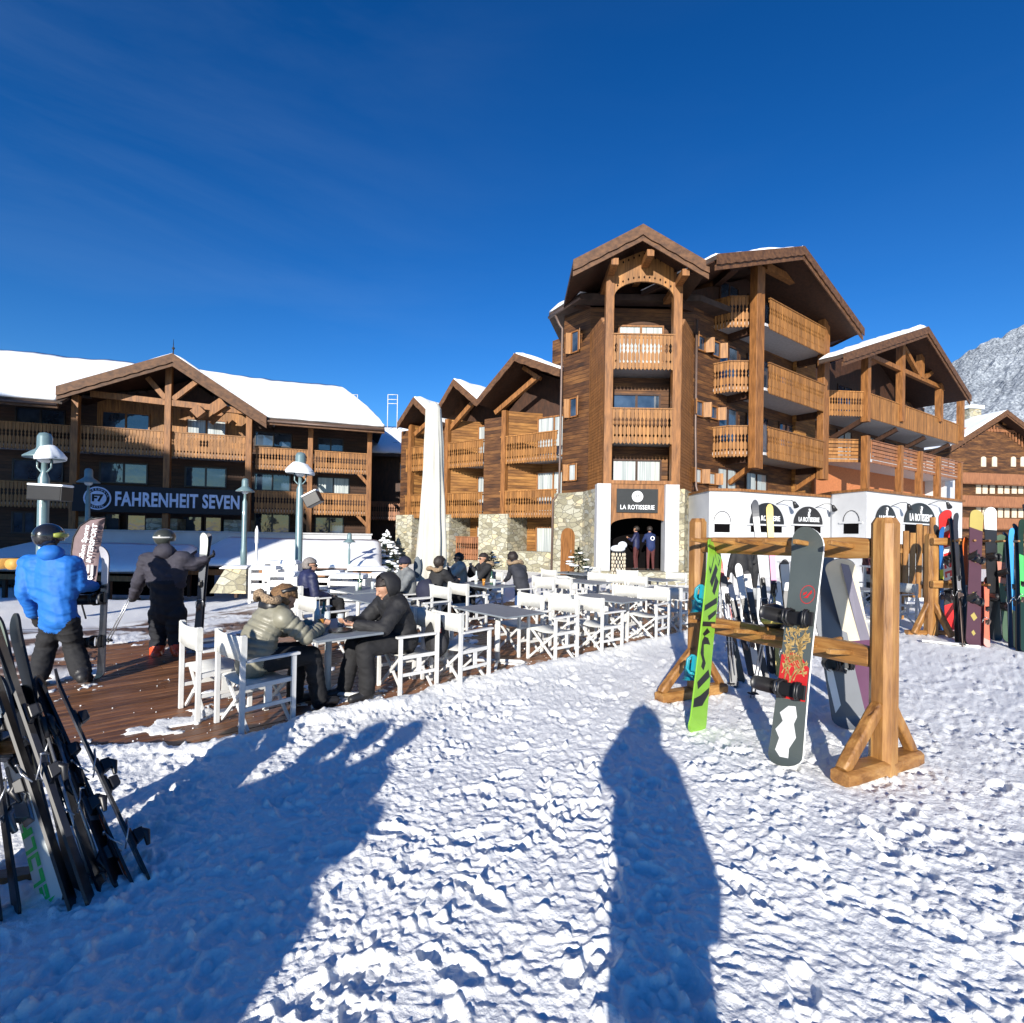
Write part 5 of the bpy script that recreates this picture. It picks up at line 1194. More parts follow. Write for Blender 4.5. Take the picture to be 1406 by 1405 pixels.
# thin pole with snow on its top
p = P(353, 722, 13.5); T = thing('marker_pole', 'thin pale marker pole standing between the two right lamps', 'pole', (p.x, p.y, 0)); s = MB(Fr(p.x, p.y, 0)); s.lathe([(.03, 0), (.03, p.z*.75), (.045, p.z*.76), (.045, p.z*.93), (.01, p.z)], n=10); s.build('shaft', M['signwhite'], T)
# white lockers and snow-buried benches behind the seated men
def crate(px_, py_, Y, w, d, h, label, group=None, slats=3):
    p = P(px_, py_, Y); F = Fr(p.x, p.y, random.uniform(-8, 12)); T = thing('white_bench', label, 'bench', (p.x, p.y, 0), 0, group)
    s = MB(F)
    for i in range(slats): z0 = .05+(h-.05)*i/slats; s.box(-w/2, w/2, -.03, 0, z0+.01, z0+(h-.05)/slats-.07)
    s.build('back_panel', M['whitep'], T); s = MB(F); s.box(-w/2, w/2, -.0, d, h*.42, h*.46); s.build('seat', M['whitep'], T)
    for sx in (-1, 1): s = MB(F); s.box(sx*w/2-.03, sx*w/2+.03, -.05, d, 0, h); s.build('side', M['whitep'], T)
    s = MB(F); snowslab(s, (-w/2, h), (w/2, h+.01), -.06, d*.8, .10, px_); s.build('snow_layer', M['roofsnow'], T)
for k, (a, b, Y, w, h) in enumerate(((362, 812, 12.3, .62, .80), (388, 822, 11.4, .6, .72), (440, 822, 13.2, 1.1, .62), (476, 822, 12.6, .9, .6), (502, 815, 14.4, 1.1, .66), (526, 820, 13.5, .7, .6), (385, 800, 14.5, .9, .8))):
    crate(a, b, Y, w, .4, h, 'snow-laden white slatted bench, '+('right of the stone plinth','left of the grey-haired man, nearest','behind the grey-haired man\'s head','between the two seated men, front','below the tiny lamp','left of the beanie man\'s face','farthest, under the bar roof edge')[k], 'snow-laden white benches')
M['pine'] = mottled('pine_needles', (.020,.045,.016), (.07,.12,.035), 9, .7, .0)
M['bark'] = mottled('bark', (.05,.03,.02), (.12,.08,.05), 8, .9, .3)
def conifer(name, label, base, h, r, snow=0.0, seed=1, dens=420, group=None, droop=.25):
    rnd = random.Random(seed); T = thing(name, label, 'tree' if h > 2 else 'plant', tuple(base), 0, group)
    s = MB(Fr(base.x, base.y, 0, base.z)); s.tube([(0,0,0), (.02,0,h*.6), (0,0,h)], [h*.022+.01, h*.012+.006, .004], 8); s.build('trunk', M['bark'], T)
    g = MB(Fr(base.x, base.y, 0, base.z)); sn = MB(Fr(base.x, base.y, 0, base.z))
    for k in range(dens):
        v = rnd.random()**.8; z = h*(.10+.88*v); rm = r*(1-v)**.8*(.75+.5*rnd.random()); a = rnd.random()*6.283
        L = rm; d = Vector((math.cos(a), math.sin(a), -droop*rnd.random()))
        p0 = Vector((0, 0, z)); w_ = .05*h*.35+.015
        q = p0+d*L; sd_ = Vector((-math.sin(a), math.cos(a), 0))
        for j in range(4):
            t0 = .25+.75*j/4; c = p0.lerp(q, t0); l2 = L*.32+.02; e = (sd_*(1 if j % 2 else -1)*rnd.uniform(.5, 1)+d*.7+Vector((0,0,rnd.uniform(-.1,.35)))).normalized()
            u = Vector((0,0,1)).cross(e).normalized()*w_*rnd.uniform(.5, 1.2)
            g.add([c-u, c+u, c+e*l2+u*.3, c+e*l2-u*.3], [(0,1,2,3)])
        if rnd.random() < snow:
            c = p0.lerp(q, .72); sn.ell(c+Vector((0,0,.02*h)), L*.30+.02, L*.2+.02, .03*h*.5+.015, 8, 5)
    g.build('needles', M['pine'], T)
    if snow: o = sn.build('snow_load', M['roofsnow'], T); o['kind'] = 'stuff'
    return T
p = P(530, 790, 28); conifer('fir_tree', 'snow-laden fir in the gap between the two chalets', Vector((p.x, p.y, -1.2)), P(530, 728, 28).z+1.2, 1.4, .4, 3, 300)
p = P(541, 800, 13); conifer('fir_tree', 'small snow-capped bush beside the beanie man', Vector((p.x, p.y, 0)), 1.35, .5, .10, 4, 240)
PLG = 'shrubs in white planters'
def planter(px_, py_, Y, w, label, plant, hp, seed):
    p = P(px_, py_, Y); F = Fr(p.x, p.y, 10); T = thing('planter', label, 'planter', (p.x, p.y, 0), 0, 'white planters'); h = p.z
    s = MB(F); s.box(-w/2, w/2, -.22, -.18, 0, h); s.box(-w/2, w/2, .18, .22, 0, h); s.box(-w/2, -w/2+.04, -.18, .18, 0, h); s.box(w/2-.04, w/2, -.18, .18, 0, h); s.build('box', M['whitep'], T)
    s = MB(F); s.box(-w/2+.04, w/2-.04, -.18, .18, h-.1, h-.05); s.build('soil', M['roofsnow'], T)
    if plant: conifer('dwarf_pine', plant, Vector((p.x+w*.12, p.y, h-.05)), hp, .42, .06, seed, 130, droop=-.5)
planter(786, 790, 14.2, 1.3, 'white planter box below the small pine, left of the entrance', 'small green pine in the white planter left of the entrance', .85, 5)
planter(668, 790, 14.6, 1.0, 'white planter box between the wing stone piers', 'young loose shrub before the wing stone pier', .75, 6)
# woven column lamp with snow on top by the entrance
p = P(849, 790, 16.5); T = thing('woven_pillar', 'black and cream lattice pillar with a snow cap by the doorway', 'pillar', (p.x, p.y, .1)); F = Fr(p.x, p.y, 0); zt = P(849, 757, 16.5).z
s = MB(F); s.lathe([(.20, 0), (.20, zt)], n=24); s.build('core', M['black'], T)
s = MB(F)
for k in range(9):
    for i in range(12): a = 2*math.pi*(i+(k % 2)*.5)/12; z = .15+k*(zt-.2)/9; s.ell((.2*math.cos(a), .2*math.sin(a), z+.06), .035, .035, .065, 6, 4)
s.build('lattice', M['cream'], T); s = MB(F); s.ell((-.03, 0, zt+.08), .24, .24, .12, 14, 8); s.ell((.12, 0, zt+.2), .15, .15, .12, 12, 8); s.build('snow_cap', M['roofsnow'], T)
# ================================================================ skis, boards, racks
def V(*a): return Vector(a)
cm = {}
def C_(r, g, b, rough=.45, coat=.12):
    k = (r, g, b)
    if k not in cm: cm[k] = plain('lacquer_%d' % len(cm), (r, g, b), rough, 0, coat, .06, 5)
    return cm[k]
class Board:
    """a ski or snowboard given by its lower and upper end, the direction of its width, and its size"""
    def __init__(s, B, T, side, width, th=.012, nose=.10, tail=.03, waist=.15, round_=.5, parent=None):
        s.B, s.T = Vector(B), Vector(T); s.L = (s.T-s.B).length; s.d = (s.T-s.B)/s.L
        sd_ = Vector(side); s.s = (sd_-s.d*sd_.dot(s.d)).normalized(); s.n = s.s.cross(s.d).normalized()
        s.w, s.th, s.nose, s.tail, s.waist, s.rd = width, th, nose, tail, waist, round_
    def hw(s, t):
        r = s.w*s.rd/s.L; e = 1.0
        if t < r*.6: e = math.sqrt(max(0, 1-((r*.6-t)/(r*.6))**2))
        if t > 1-r: e = math.sqrt(max(0, 1-((t-1+r)/r)**2))
        return s.w/2*(1-s.waist*math.sin(math.pi*t))*max(e, .03)
    def cv(s, t):
        a = .12; return s.nose*max(0, (t-(1-a))/a)**2+s.tail*max(0, (a*.5-t)/(a*.5))**2
    def pt(s, t, u, h): return s.B+s.d*(s.L*t)+s.s*(u*s.hw(t))+s.n*(s.cv(t)+h)
    def flat(s, t, x, h): return s.B+s.d*(s.L*t)+s.s*x+s.n*(s.cv(t)+h)
    def body(s, parent, mats, name='deck', bands=None, nt=44):
        mb = MB(); ts = [0.5-.5*math.cos(math.pi*i/nt) for i in range(nt+1)]; us = (-1, -.5, 0, .5, 1); k = len(us)
        vs = []
        for h in (s.th, 0):
            for t in ts:
                for u in us: vs.append(s.pt(t, u, h))
        K = (nt+1)*k; b0 = len(mb.v); mb.v += vs
        for i in range(nt):
            tm = (ts[i]+ts[i+1])/2; mi = 0
            for (a, b, m_) in (bands or []):
                if a <= tm < b: mi = m_
            for j in range(k-1):
                a = i*k+j; mb.f.append([a, a+1, a+k+1, a+k]); mb.m.append(mi); mb.sm.append(False)
                mb.f.append([K+a, K+a+k, K+a+k+1, K+a+1]); mb.m.append(len(mats)-1); mb.sm.append(False)
            for j in (0, k-1): a = i*k+j; mb.f.append([a, a+k, K+a+k, K+a]); mb.m.append(len(mats)-1); mb.sm.append(False)
        return mb, mats, name, parent
    def shape(s, mb, mi, pts, h=.0016):          # a flat mark on the top sheet: points (t, u)
        b = len(mb.v); mb.v += [s.pt(t, u, s.th+h) for t, u in pts]; mb.f.append(list(range(b, b+len(pts)))); mb.m.append(mi); mb.sm.append(False)
def finish(x): mb, mats, name, parent = x; return mb.build(name, mats, parent)
def snow_binding(bd, t, parent, mat, strap, flip=1, tw=0, k=1.0):
    """snowboard binding: base plate, highback, two straps"""
    c = bd.flat(t, 0, bd.th+.002); D, S_, Nn = bd.d, bd.s*flip, bd.n
    q = lambda x, y, z: c+(S_*x+D*y+Nn*z)*k
    r = thing('x', None, None) if False else None
    mb = MB(); mb.add([q(*v) for v in ((-.13,-.055,0),(.13,-.055,0),(.13,.055,0),(-.13,.055,0),(-.13,-.055,.022),(.13,-.055,.022),(.13,.055,.022),(-.13,.055,.022))], [(0,3,2,1),(4,5,6,7),(0,1,5,4),(1,2,6,5),(2,3,7,6),(3,0,4,7)], raw=True)
    b = mb.build('binding', mat, parent)
    mb = MB(); vs = []; fs = []; n = 8; m = 5
    for l, off in ((0, 0), (1, .010)):
        for j in range(m+1):
            z = .03+.21*j/m
            for i in range(n+1):
                a = math.pi*(i/n-.5)*(.95-.25*j/m); vs.append(q(-.10-.05*math.cos(a)-off*math.cos(a)-.03*j/m, .062*math.sin(a)*(1+.0*j), z))
    W2 = n+1; K = (m+1)*W2
    for j in range(m):
        for i in range(n): a = j*W2+i; fs += [(a, a+1, a+W2+1, a+W2), (K+a, K+a+W2, K+a+W2+1, K+a+1)]
        fs += [(j*W2, (j+1)*W2, K+(j+1)*W2, K+j*W2), (j*W2+n, K+j*W2+n, K+(j+1)*W2+n, (j+1)*W2+n)]
    for i in range(n): a = m*W2+i; fs.append((a, a+1, K+a+1, K+a))
    mb.add(vs, fs, raw=True, smooth=True); mb.build('highback', mat, b)
    for x, h_, w_ in ((-.04, .115, .011), (-.065, .125, .011), (.075, .07, .010), (.095, .068, .010)):
        mb = MB(); mb.tube([q(x, -.062, .02), q(x+.005, -.066, h_*.6), q(x+.01, -.035, h_), q(x+.01, .035, h_), q(x+.005, .066, h_*.6), q(x, .062, .02)], w_*k, 8, raw=True); mb.build('strap', strap, b)
def ski_binding(bd, t, parent, m1, m2, k=1.0):
    c = lambda tt: bd.flat(tt, 0, bd.th+.001); D, S_, Nn = bd.d, bd.s, bd.n
    def blk(tt, l, w, h, dz=0, top=.6):
        o = c(tt); f = lambda x, y, z: o+S_*x+D*y+Nn*z
        return ([f(*v) for v in ((-w,-l,dz),(w,-l,dz),(w,l,dz),(-w,l,dz),(-w*top,-l*top,dz+h),(w*top,-l*top,dz+h),(w*top,l*.9,dz+h),(-w*top,l*.9,dz+h))], [(0,3,2,1),(4,5,6,7),(0,1,5,4),(1,2,6,5),(2,3,7,6),(3,0,4,7)])
    dt = .16/bd.L
    for tt, nm, mt in ((t+dt, 'toe_binding', m1), (t-dt, 'heel_binding', m2)):
        mb = MB(); mb.add(*blk(tt, .058*k, .030*k, .014), raw=True); mb.add(*blk(tt, .036*k, .026*k, .042*k, .0145, .6), raw=True)
        if 'heel' in nm:
            o = c(tt); mb.tube([o+Nn*.035+D*.03, o+Nn*.065*k-D*.005, o+Nn*.05*k-D*.07*k], [.016*k, .020*k, .010*k], 8, raw=True)
        b = mb.build(nm, mt, parent, bevel=.008)
    o = c(t-dt*.4); mb = MB()
    for sx in (-1, 1): mb.tube([o+S_*(sx*.035)+Nn*.01, o+S_*(sx*.052)-D*.05+Nn*.0, o+S_*(sx*.055)-D*.11*k-Nn*.03], .004, 6, raw=True)
    mb.tube([o-S_*.04+Nn*.012, o+S_*.04+Nn*.012], .006, 6, raw=True); mb.build('ski_brake', M['metal'], parent)
def ski_pair(name, label, B, T, side, mats, width=.09, gap=.07, bands=None, bind=(.5,), bm=None, group=None, fac=0.0, L2=None, marks=None, nose=.045):
    """two skis held base to base, each a child with its bindings"""
    B, T, side = Vector(B), Vector(T), Vector(side); t_ = thing(name, label, 'skis', tuple(B), 0, group)
    d = (T-B).normalized(); sd = (side-d*side.dot(d)).normalized(); nn = sd.cross(d)
    for k, sg in enumerate((1, -1)):
        bd = Board(B+nn*sg*gap/2, T+nn*sg*gap/2+(sd*.01 if k else V(0,0,0)), sd*sg, width, .012, nose=-.035 if False else .02, tail=.0, waist=.28, round_=.9)
        bd.nose = nose if sg*1 > 0 else nose
        x = bd.body(t_, mats, 'ski', bands)
        if marks: marks(bd, x[0])
        sk = finish(x)
        for tt in bind: ski_binding(bd, tt, sk, bm or M['black'], bm or M['gutter'])
    return t_
def pole_pair(label, B, T, group='ski poles', mat='metal', off=(.05, .02, 0)):
    for k in (0, 1):
        b, t = Vector(B)+Vector(off)*k, Vector(T)+Vector(off)*k*.6; d = (t-b).normalized(); r = thing('ski_pole', (('left' if k == 0 else 'right')+' pole of '+label), 'ski pole', tuple(b), 0, group)
        s = MB(); s.tube([b, t-d*.12], .008, 8, raw=True); s.build('shaft', M[mat], r); s = MB(); s.tube([t-d*.12, t-d*.02, t], [.014, .017, .012], 10, raw=True); s.build('grip', M['black'], r)
        s = MB(); s.tube([b+d*.06, b+d*.07], [.045, .03], 12, raw=True); s.build('basket', M['black'], r)
        s = MB(); s.tube([t-d*.02+V(.01,0,0), t-d*.1+V(.035,0,0), t-d*.16+V(.03,0,0), t-d*.06+V(.0,0,0)], .005, 6, raw=True); s.build('strap', M['black'], r)
# --- the big front rack
RK_R, RK_L = G(1212, 1060), G(955, 957)
tdir = (RK_L-RK_R).normalized(); RLen = (RK_L-RK_R).length; nfac = Vector((tdir.y, -tdir.x, 0))
if nfac.dot(Vector((-1,-.4,0))) < 0: nfac = -nfac
RK = thing('ski_rack', 'big varnished wooden ski rack in the foreground holding snowboards and skis', 'ski rack', tuple(RK_R))
RW = M['rackwood']
def chpost(c, w, h, name='post', z0=.0, ax=tdir, ay=nfac):
    s = MB(); ch = w*.25; o = [(-w/2+ch,-w/2),(w/2-ch,-w/2),(w/2,-w/2+ch),(w/2,w/2-ch),(w/2-ch,w/2),(-w/2+ch,w/2),(-w/2,w/2-ch),(-w/2,-w/2+ch)]
    vs = []; zs_ = [z0, h*.3, h*.6, h-.045, h]; N_ = 8
    for k, z in enumerate(zs_):
        kk = .72 if k == 4 else 1+.015*math.sin(k*2)
        for x, y in o: vs.append(c+ax*(x*kk)+ay*(y*kk)+V(0,0,z))
    fs = [[i for i in range(8)][::-1], [32+i for i in range(8)]]+[(k*8+i, k*8+(i+1) % 8, (k+1)*8+(i+1) % 8, (k+1)*8+i) for k in range(4) for i in range(8)]
    s.add(vs, fs, raw=True); return s.build(name, RW, RK)
hR = P(1212, 711, RK_R.y).z; hL = P(955, 712, RK_L.y).z
chpost(RK_R, .165, hR); chpost(RK_L, .17, hL)
def logbar(a, b, w, h, name, wob=.008, parent=None, seed=0):     # slightly irregular hewn beam
    a, b = Vector(a), Vector(b); d = (b-a).normalized(); u = V(0,0,1) if abs(d.z) < .9 else nfac; x = d.cross(u).normalized(); y = x.cross(d); n = 10; vs = []; fs = []
    o = [(-.5,-.32),(-.32,-.5),(.32,-.5),(.5,-.32),(.5,.32),(.32,.5),(-.32,.5),(-.5,.32)]
    for i in range(n+1):
        c = a.lerp(b, i/n)
        for k, (p, q) in enumerate(o):
            e = 1+.10*noise.noise(V(i*.5, k*.7, seed+3.1)); e *= 1-(.10 if i in (0, n) else 0)
            vs.append(c+x*(p*w*e)+y*(q*h*e))
    fs = [list(range(8))[::-1], [n*8+i for i in range(8)]]+[(i*8+k, i*8+(k+1) % 8, (i+1)*8+(k+1) % 8, (i+1)*8+k) for i in range(n) for k in range(8)]
    s = MB(); s.add(vs, fs, raw=True); hz = abs(d.z) < .5; return s.build(name, (RW if not hz else (M['rackrail2'] if 'rail' not in name and 'peg' not in name and False else (M['rackrail'] if abs(d.dot(tdir)) > .7 else M['rackrail2']))), parent or RK, bevel=.006)
zt_ = 1.715
logbar(RK_R+V(0,0,zt_+.0)+tdir*.09, RK_L+V(0,0,zt_-.02)-tdir*.09, .10, .17, 'top_rail', seed=1)
logbar(RK_R+V(0,0,.86)+tdir*.09, RK_L+V(0,0,.84)-tdir*.09, .11, .17, 'lower_rail', seed=2)
for z in (zt_, .86):
    for k in range(6):
        s_ = .22+k*(RLen-.45)/5
        if z > 1 or k % 1 == 0:
            c = RK_R+tdir*s_+V(0,0,z+.012); logbar(c+nfac*.045, c+nfac*.33+V(0,0,.03), .042, .042, 'peg', seed=k+10)
            if k in (1, 3): logbar(c-nfac*.045, c-nfac*.30+V(0,0,.03), .042, .042, 'peg', seed=k+20)
for c, hh in ((RK_R, .52), (RK_L, .52)):
    a = c+nfac*.52; b = c-nfac*.42
    logbar(a+V(0,0,.05), b+V(0,0,.06), .16, .12, 'base_beam', seed=5+hh+c.x)
    logbar(a-nfac*.03+V(0,0,.10), c+nfac*.07+V(0,0,hh), .09, .09, 'brace', seed=6)
    logbar(b+nfac*.04+V(0,0,.10), c-nfac*.07+V(0,0,hh), .08, .08, 'brace', seed=7)
def onrack(s_, z, off=0.0): return RK_R+tdir*s_+nfac*off+V(0,0,z)
# green snowboard with black strokes
GREEN = C_(.20, .42, .035); BLK = M['black']
B_ = G(958, 1008, .0); s_ = (B_-RK_R).dot(tdir); T_ = P(985, 741, RK_R.y+tdir.y*1.66-.02)
gb = thing('snowboard', 'lime green snowboard with black lettering and teal bindings, left on the rack', 'snowboard', tuple(B_))
bd = Board(B_, T_, V(math.cos(R(44)), math.sin(R(44)), 0), .30, .014, nose=.05, tail=.05, waist=.12)
if bd.n.x > 0: bd.s = -bd.s; bd.n = -bd.n
bd.n_top = bd.n
# the sole, with its lettering, faces the viewer; bindings stand on the other side
x = bd.body(gb, [GREEN, BLK, GREEN]); mb = x[0]
def sole(bd, mb, mi, pts, h=-.0016): b = len(mb.v); mb.v += [bd.pt(t, u, h) for t, u in pts]; mb.f.append(list(range(b, b+len(pts)))[::-1]); mb.m.append(mi); mb.sm.append(False)
def strokes(fn, bd, mb, mi):
    S = [[(.90,-.7),(.94,.0),(.90,.1),(.86,-.6)], [(.88,.2),(.93,.5),(.80,.8),(.78,.5)], [(.84,-.5),(.86,-.1),(.74,.5),(.72,.1)], [(.78,-.8),(.80,-.3),(.70,.0),(.69,-.4)],
         [(.66,-.9),(.69,-.8),(.60,.9),(.57,.9)], [(.60,-.9),(.625,-.9),(.56,.3),(.54,.1)], [(.535,-.95),(.56,-.95),(.515,.95),(.49,.95)],
         [(.43,-.5),(.455,-.1),(.45,.5),(.42,.75),(.36,.8),(.33,.4),(.30,.5),(.29,.1),(.33,-.1),(.36,.3),(.41,.45),(.42,.1)], [(.28,-.9),(.31,-.6),(.22,.8),(.19,.6)],
         [(.20,-.95),(.23,-.95),(.17,.2),(.14,.95),(.10,.95),(.13,-.2)], [(.49,-.3),(.50,.2),(.455,.8),(.45,.5)]]
    for p in S: fn(bd, mb, mi, p)
strokes(sole if bd.n.dot(V(0,-1,0)) < 0 else (lambda b_, m_, i_, p_: b_.shape(m_, i_, p_)), bd, mb, 1)
if bd.n.dot(V(0,-1,0)) < 0: pass
finish(x)
TEAL = C_(.01, .24, .30, .4)
# bindings project towards the left post side
bq = Board(bd.B, bd.T, bd.s, bd.w, bd.th, 0, 0)
bq.n = bd.n; 
for t in (.30, .665): snow_binding(bd, t, gb, TEAL, TEAL, 1, k=1.3)
# grey snowboard
GREY = C_(.085, .10, .095); WHT = C_(.78, .78, .76); RED = C_(.55, .02, .02)
B_ = G(1078, 1052); T_ = P(1113, 727, 4.36)
g2 = thing('snowboard', 'large grey snowboard with white edge, red circle mark and black bindings', 'snowboard', tuple(B_))
bd = Board(B_, T_, tdir*-1+nfac*.12, .32, .014, nose=.07, tail=.07, waist=.12)
if bd.n.dot(V(-1,-1,0)) < 0: bd.s = -bd.s; bd.n = -bd.n
GOLD = C_(.50, .33, .12)
x = bd.body(g2, [GREY, WHT, RED, GOLD, BLK, WHT]); mb = x[0]
sg = 1 if bd.s.x > 0 else -1
def circ(bd, mb, mi, tc, uc, r, r2=None, n=28, h=.0016):
    b = len(mb.v); hw = bd.w/2
    for i in range(n):
        a = 2*math.pi*i/n
        for rr in ((r, r2) if r2 else (r,)): mb.v.append(bd.pt(tc+rr*math.sin(a)/bd.L, uc+rr*math.cos(a)/hw, bd.th+h))
    if r2:
        for i in range(n): j = (i+1) % n; mb.f.append([b+2*i, b+2*j, b+2*j+1, b+2*i+1]); mb.m.append(mi); mb.sm.append(False)
    else: mb.f.append(list(range(b, b+n))); mb.m.append(mi); mb.sm.append(False)
u0_ = .35*sg
circ(bd, mb, 2, .705, u0_, .078, .072)
for pts in ([(.69,-.25),(.70,-.05),(.725,.25),(.712,.28),(.70,.1),(.69,.05)], [(.70,-.3),(.712,-.28),(.718,-.05),(.708,-.08)]): bd.shape(mb, 2, [(t, u0_+u*sg) for t, u in pts])
bd.shape(mb, 2, [(.26,-.97),(.265,.6*sg+.3),(.40,.95),(.44,.4),(.455,-.2),(.44,-.97)] if sg > 0 else [(.26,-.9),(.40,-.9),(.45,.2),(.44,.97),(.265,.97)], .0014)
rnd = random.Random(5)
for k in range(70):                            # tangle of golden strands
    t0 = rnd.uniform(.36, .56); u0 = rnd.uniform(-.75, .55)*1; a = rnd.uniform(0, 3.1); l = rnd.uniform(.03, .09); w2 = .10
    p = [(t0+l*.5*math.sin(a), u0+.8*math.cos(a)*.5), (t0+l*.5*math.sin(a+.5), u0+.8*math.cos(a+.5)*.5+w2), (t0-l*.5*math.sin(a), u0-.3*math.cos(a)+w2), (t0-l*.5*math.sin(a), u0-.3*math.cos(a))]
    p = [(t, max(-.93, min(.93, u))) for t, u in p]; bd.shape(mb, 3, p, .0022)
for k in range(2): bd.shape(mb, 1, [(.29+.014*k, -.2), (.297+.014*k, -.2), (.297+.014*k, .45), (.29+.014*k, .45)], .003)
bd.shape(mb, 1, [(.03,-.2),(.05,-.6),(.10,-.45),(.13,-.75),(.17,-.35),(.20,-.6),(.235,-.1),(.24,.35),(.20,.5),(.17,.35),(.12,.55),(.07,.2),(.035,.3)], .002)
finish(x)
for t in (.30, .60): snow_binding(bd, t, g2, BLK, BLK, 1 if bd.s.x > 0 else -1)
# far side: dark grey board, cream and purple board, skis behind
B_ = G(1168, 1000); T_ = P(1118, 745, 5.15)
g3 = thing('snowboard', 'dark snowboard with white streak leaning on the far side of the rack', 'snowboard', tuple(B_))
bd = Board(B_, T_, V(1,-.25,0), .30, .014, .06, .06)
if bd.n.y > 0: bd.s = -bd.s; bd.n = -bd.n
x = bd.body(g3, [C_(.10,.11,.13), WHT, BLK]); bd.shape(x[0], 1, [(.08,-.75),(.12,-.35),(.30,-.45),(.34,-.85),(.25,-.9)]); finish(x); snow_binding(bd, .34, g3, BLK, BLK)
B_ = G(1202, 985); T_ = P(1150, 764, 4.75)
g4 = thing('snowboard', 'slim cream and purple snowboard beside the right rack post', 'snowboard', tuple(B_))
bd = Board(B_, T_, V(1,-.5,0), .25, .014, .05, .05)
if bd.n.y > 0: bd.s = -bd.s; bd.n = -bd.n
x = bd.body(g4, [C_(.66,.60,.47), C_(.12,.05,.10), C_(.20,.19,.24)], bands=[(0, .5, 1)]); bd.shape(x[0], 2, [(.5,.2),(.5,.98),(.95,.6),(.97,.1)] if bd.s.x > 0 else [(.5,-.2),(.5,-.98),(.95,-.6),(.97,-.1)]); finish(x); snow_binding(bd, .42, g4, BLK, RED)
SKM = [([C_(.05,.05,.055), C_(.6,.6,.6), BLK], [(.8,.97,1)]), ([C_(.5,.03,.03), C_(.04,.04,.04), BLK], [(.0,.5,1)]), ([C_(.65,.65,.65), C_(.03,.03,.03), BLK], [(.35,.7,1)]), ([C_(.03,.035,.05), C_(.4,.4,.42), BLK], [(.55,.9,1)]),
       ([C_(.55,.42,.12), C_(.5,.15,.3), BLK], [(.5,.8,1)])]
for k, (pb, pbY, ptx, pty, ptY, m_, lb) in enumerate((
    (1018, 938, 985, 765, 6.1, 1, 'red and black skis just right of the green snowboard'), (1034, 930, 1000, 800, 6.3, 0, 'dark skis low behind the lower rail, left group'),
    (1043, 942, 1012, 775, 5.9, 2, 'white and black skis in the middle of the big rack'), (1060, 925, 1035, 688, 7.0, 3, 'tall grey skis rising above the top rail'),
    (1070, 930, 1055, 694, 6.9, 4, 'tall yellow and pink skis rising above the top rail'), (1096, 990, 1075, 770, 5.0, 0, 'black skis right behind the grey snowboard'), (1051, 935, 1024, 785, 5.7, 0, 'dark skis between the white-black pair and the tall grey ones'), (1084, 955, 1066, 800, 5.4, 2, 'white and black skis half hidden left of the grey snowboard'), (1008, 945, 993, 792, 6.0, 3, 'grey skis nearest the left post, behind the green snowboard'))):
    Bp = G(pb, pbY); Tp = P(ptx, pty, max(Bp.y+.35, 5.0)); mats, bands = SKM[m_]
    ski_pair('pair_of_skis', lb, Bp, Tp, V(1,-.3,0), mats, bands=bands, bind=(.45,), group='skis on the big rack')
pole_pair('the poles hooked on the big rack lower rail', G(1030, 960), P(1062, 800, 5.6), mat='metal')
pole_pair('the poles beside the red and black skis', G(1005, 945), P(997, 815, 5.9), mat='metal')
# white glove and helmet resting on the lower rail
p = onrack(1.0, .98, -.05); H_ = thing('ski_helmet', 'black ski helmet resting on the lower rail of the big rack', 'helmet', tuple(p)); s = MB(); s.ell(p+V(0,0,.06), .13, .15, .12, 16, 10, raw=True); s.build('shell', M['black'], H_); s = MB(); s.tube([p+V(-.13,-.05,.02), p+V(-.06,-.15,.04), p+V(.06,-.15,.04), p+V(.13,-.05,.02)], .03, 8, raw=True); s.build('goggles', C_(.5,.4,.1), H_)
# --- the far rack on the right
RW2 = M['rackwood']
rb = G(1278, 872); RB = thing('ski_rack', 'pale wooden ski rack on the right crowded with upright skis and boards', 'ski rack', tuple(rb)); RKs = RK; RK = RB
ux = V(1, 0.02, 0); uy = V(-.02, 1, 0); Yb = rb.y
chpost(rb, .20, P(1278, 733, Yb).z, ax=ux, ay=uy); far = rb+ux*2.6; chpost(far, .2, 1.95, ax=ux, ay=uy)
for z, zz in ((P(1275, 739, Yb).z, 1), (P(1275, 797, Yb).z, 2)):
    logbar(rb+V(-.1,-.13,z-.06), far+V(.1,-.13,z-.06), .10, .14, 'rail', parent=RB, seed=zz)
    for k in range(9): c = rb+ux*(.2+k*.27)+V(0,-.18,z-.05); logbar(c, c+V(-.05,-.28,.02), .04, .04, 'peg', parent=RB, seed=k)
for c in (rb, far):
    for sx, sy in ((-1,-.2), (1,.1), (.2,-1)): logbar(c+V(sx*.38, sy*.38, .04), c+V(sx*.05, sy*.05, .62), .10, .10, 'brace', parent=RB, seed=sx)
    logbar(c+V(-.45, .02, .04), c+V(.45, .03, .04), .12, .09, 'base_beam', parent=RB, seed=3)
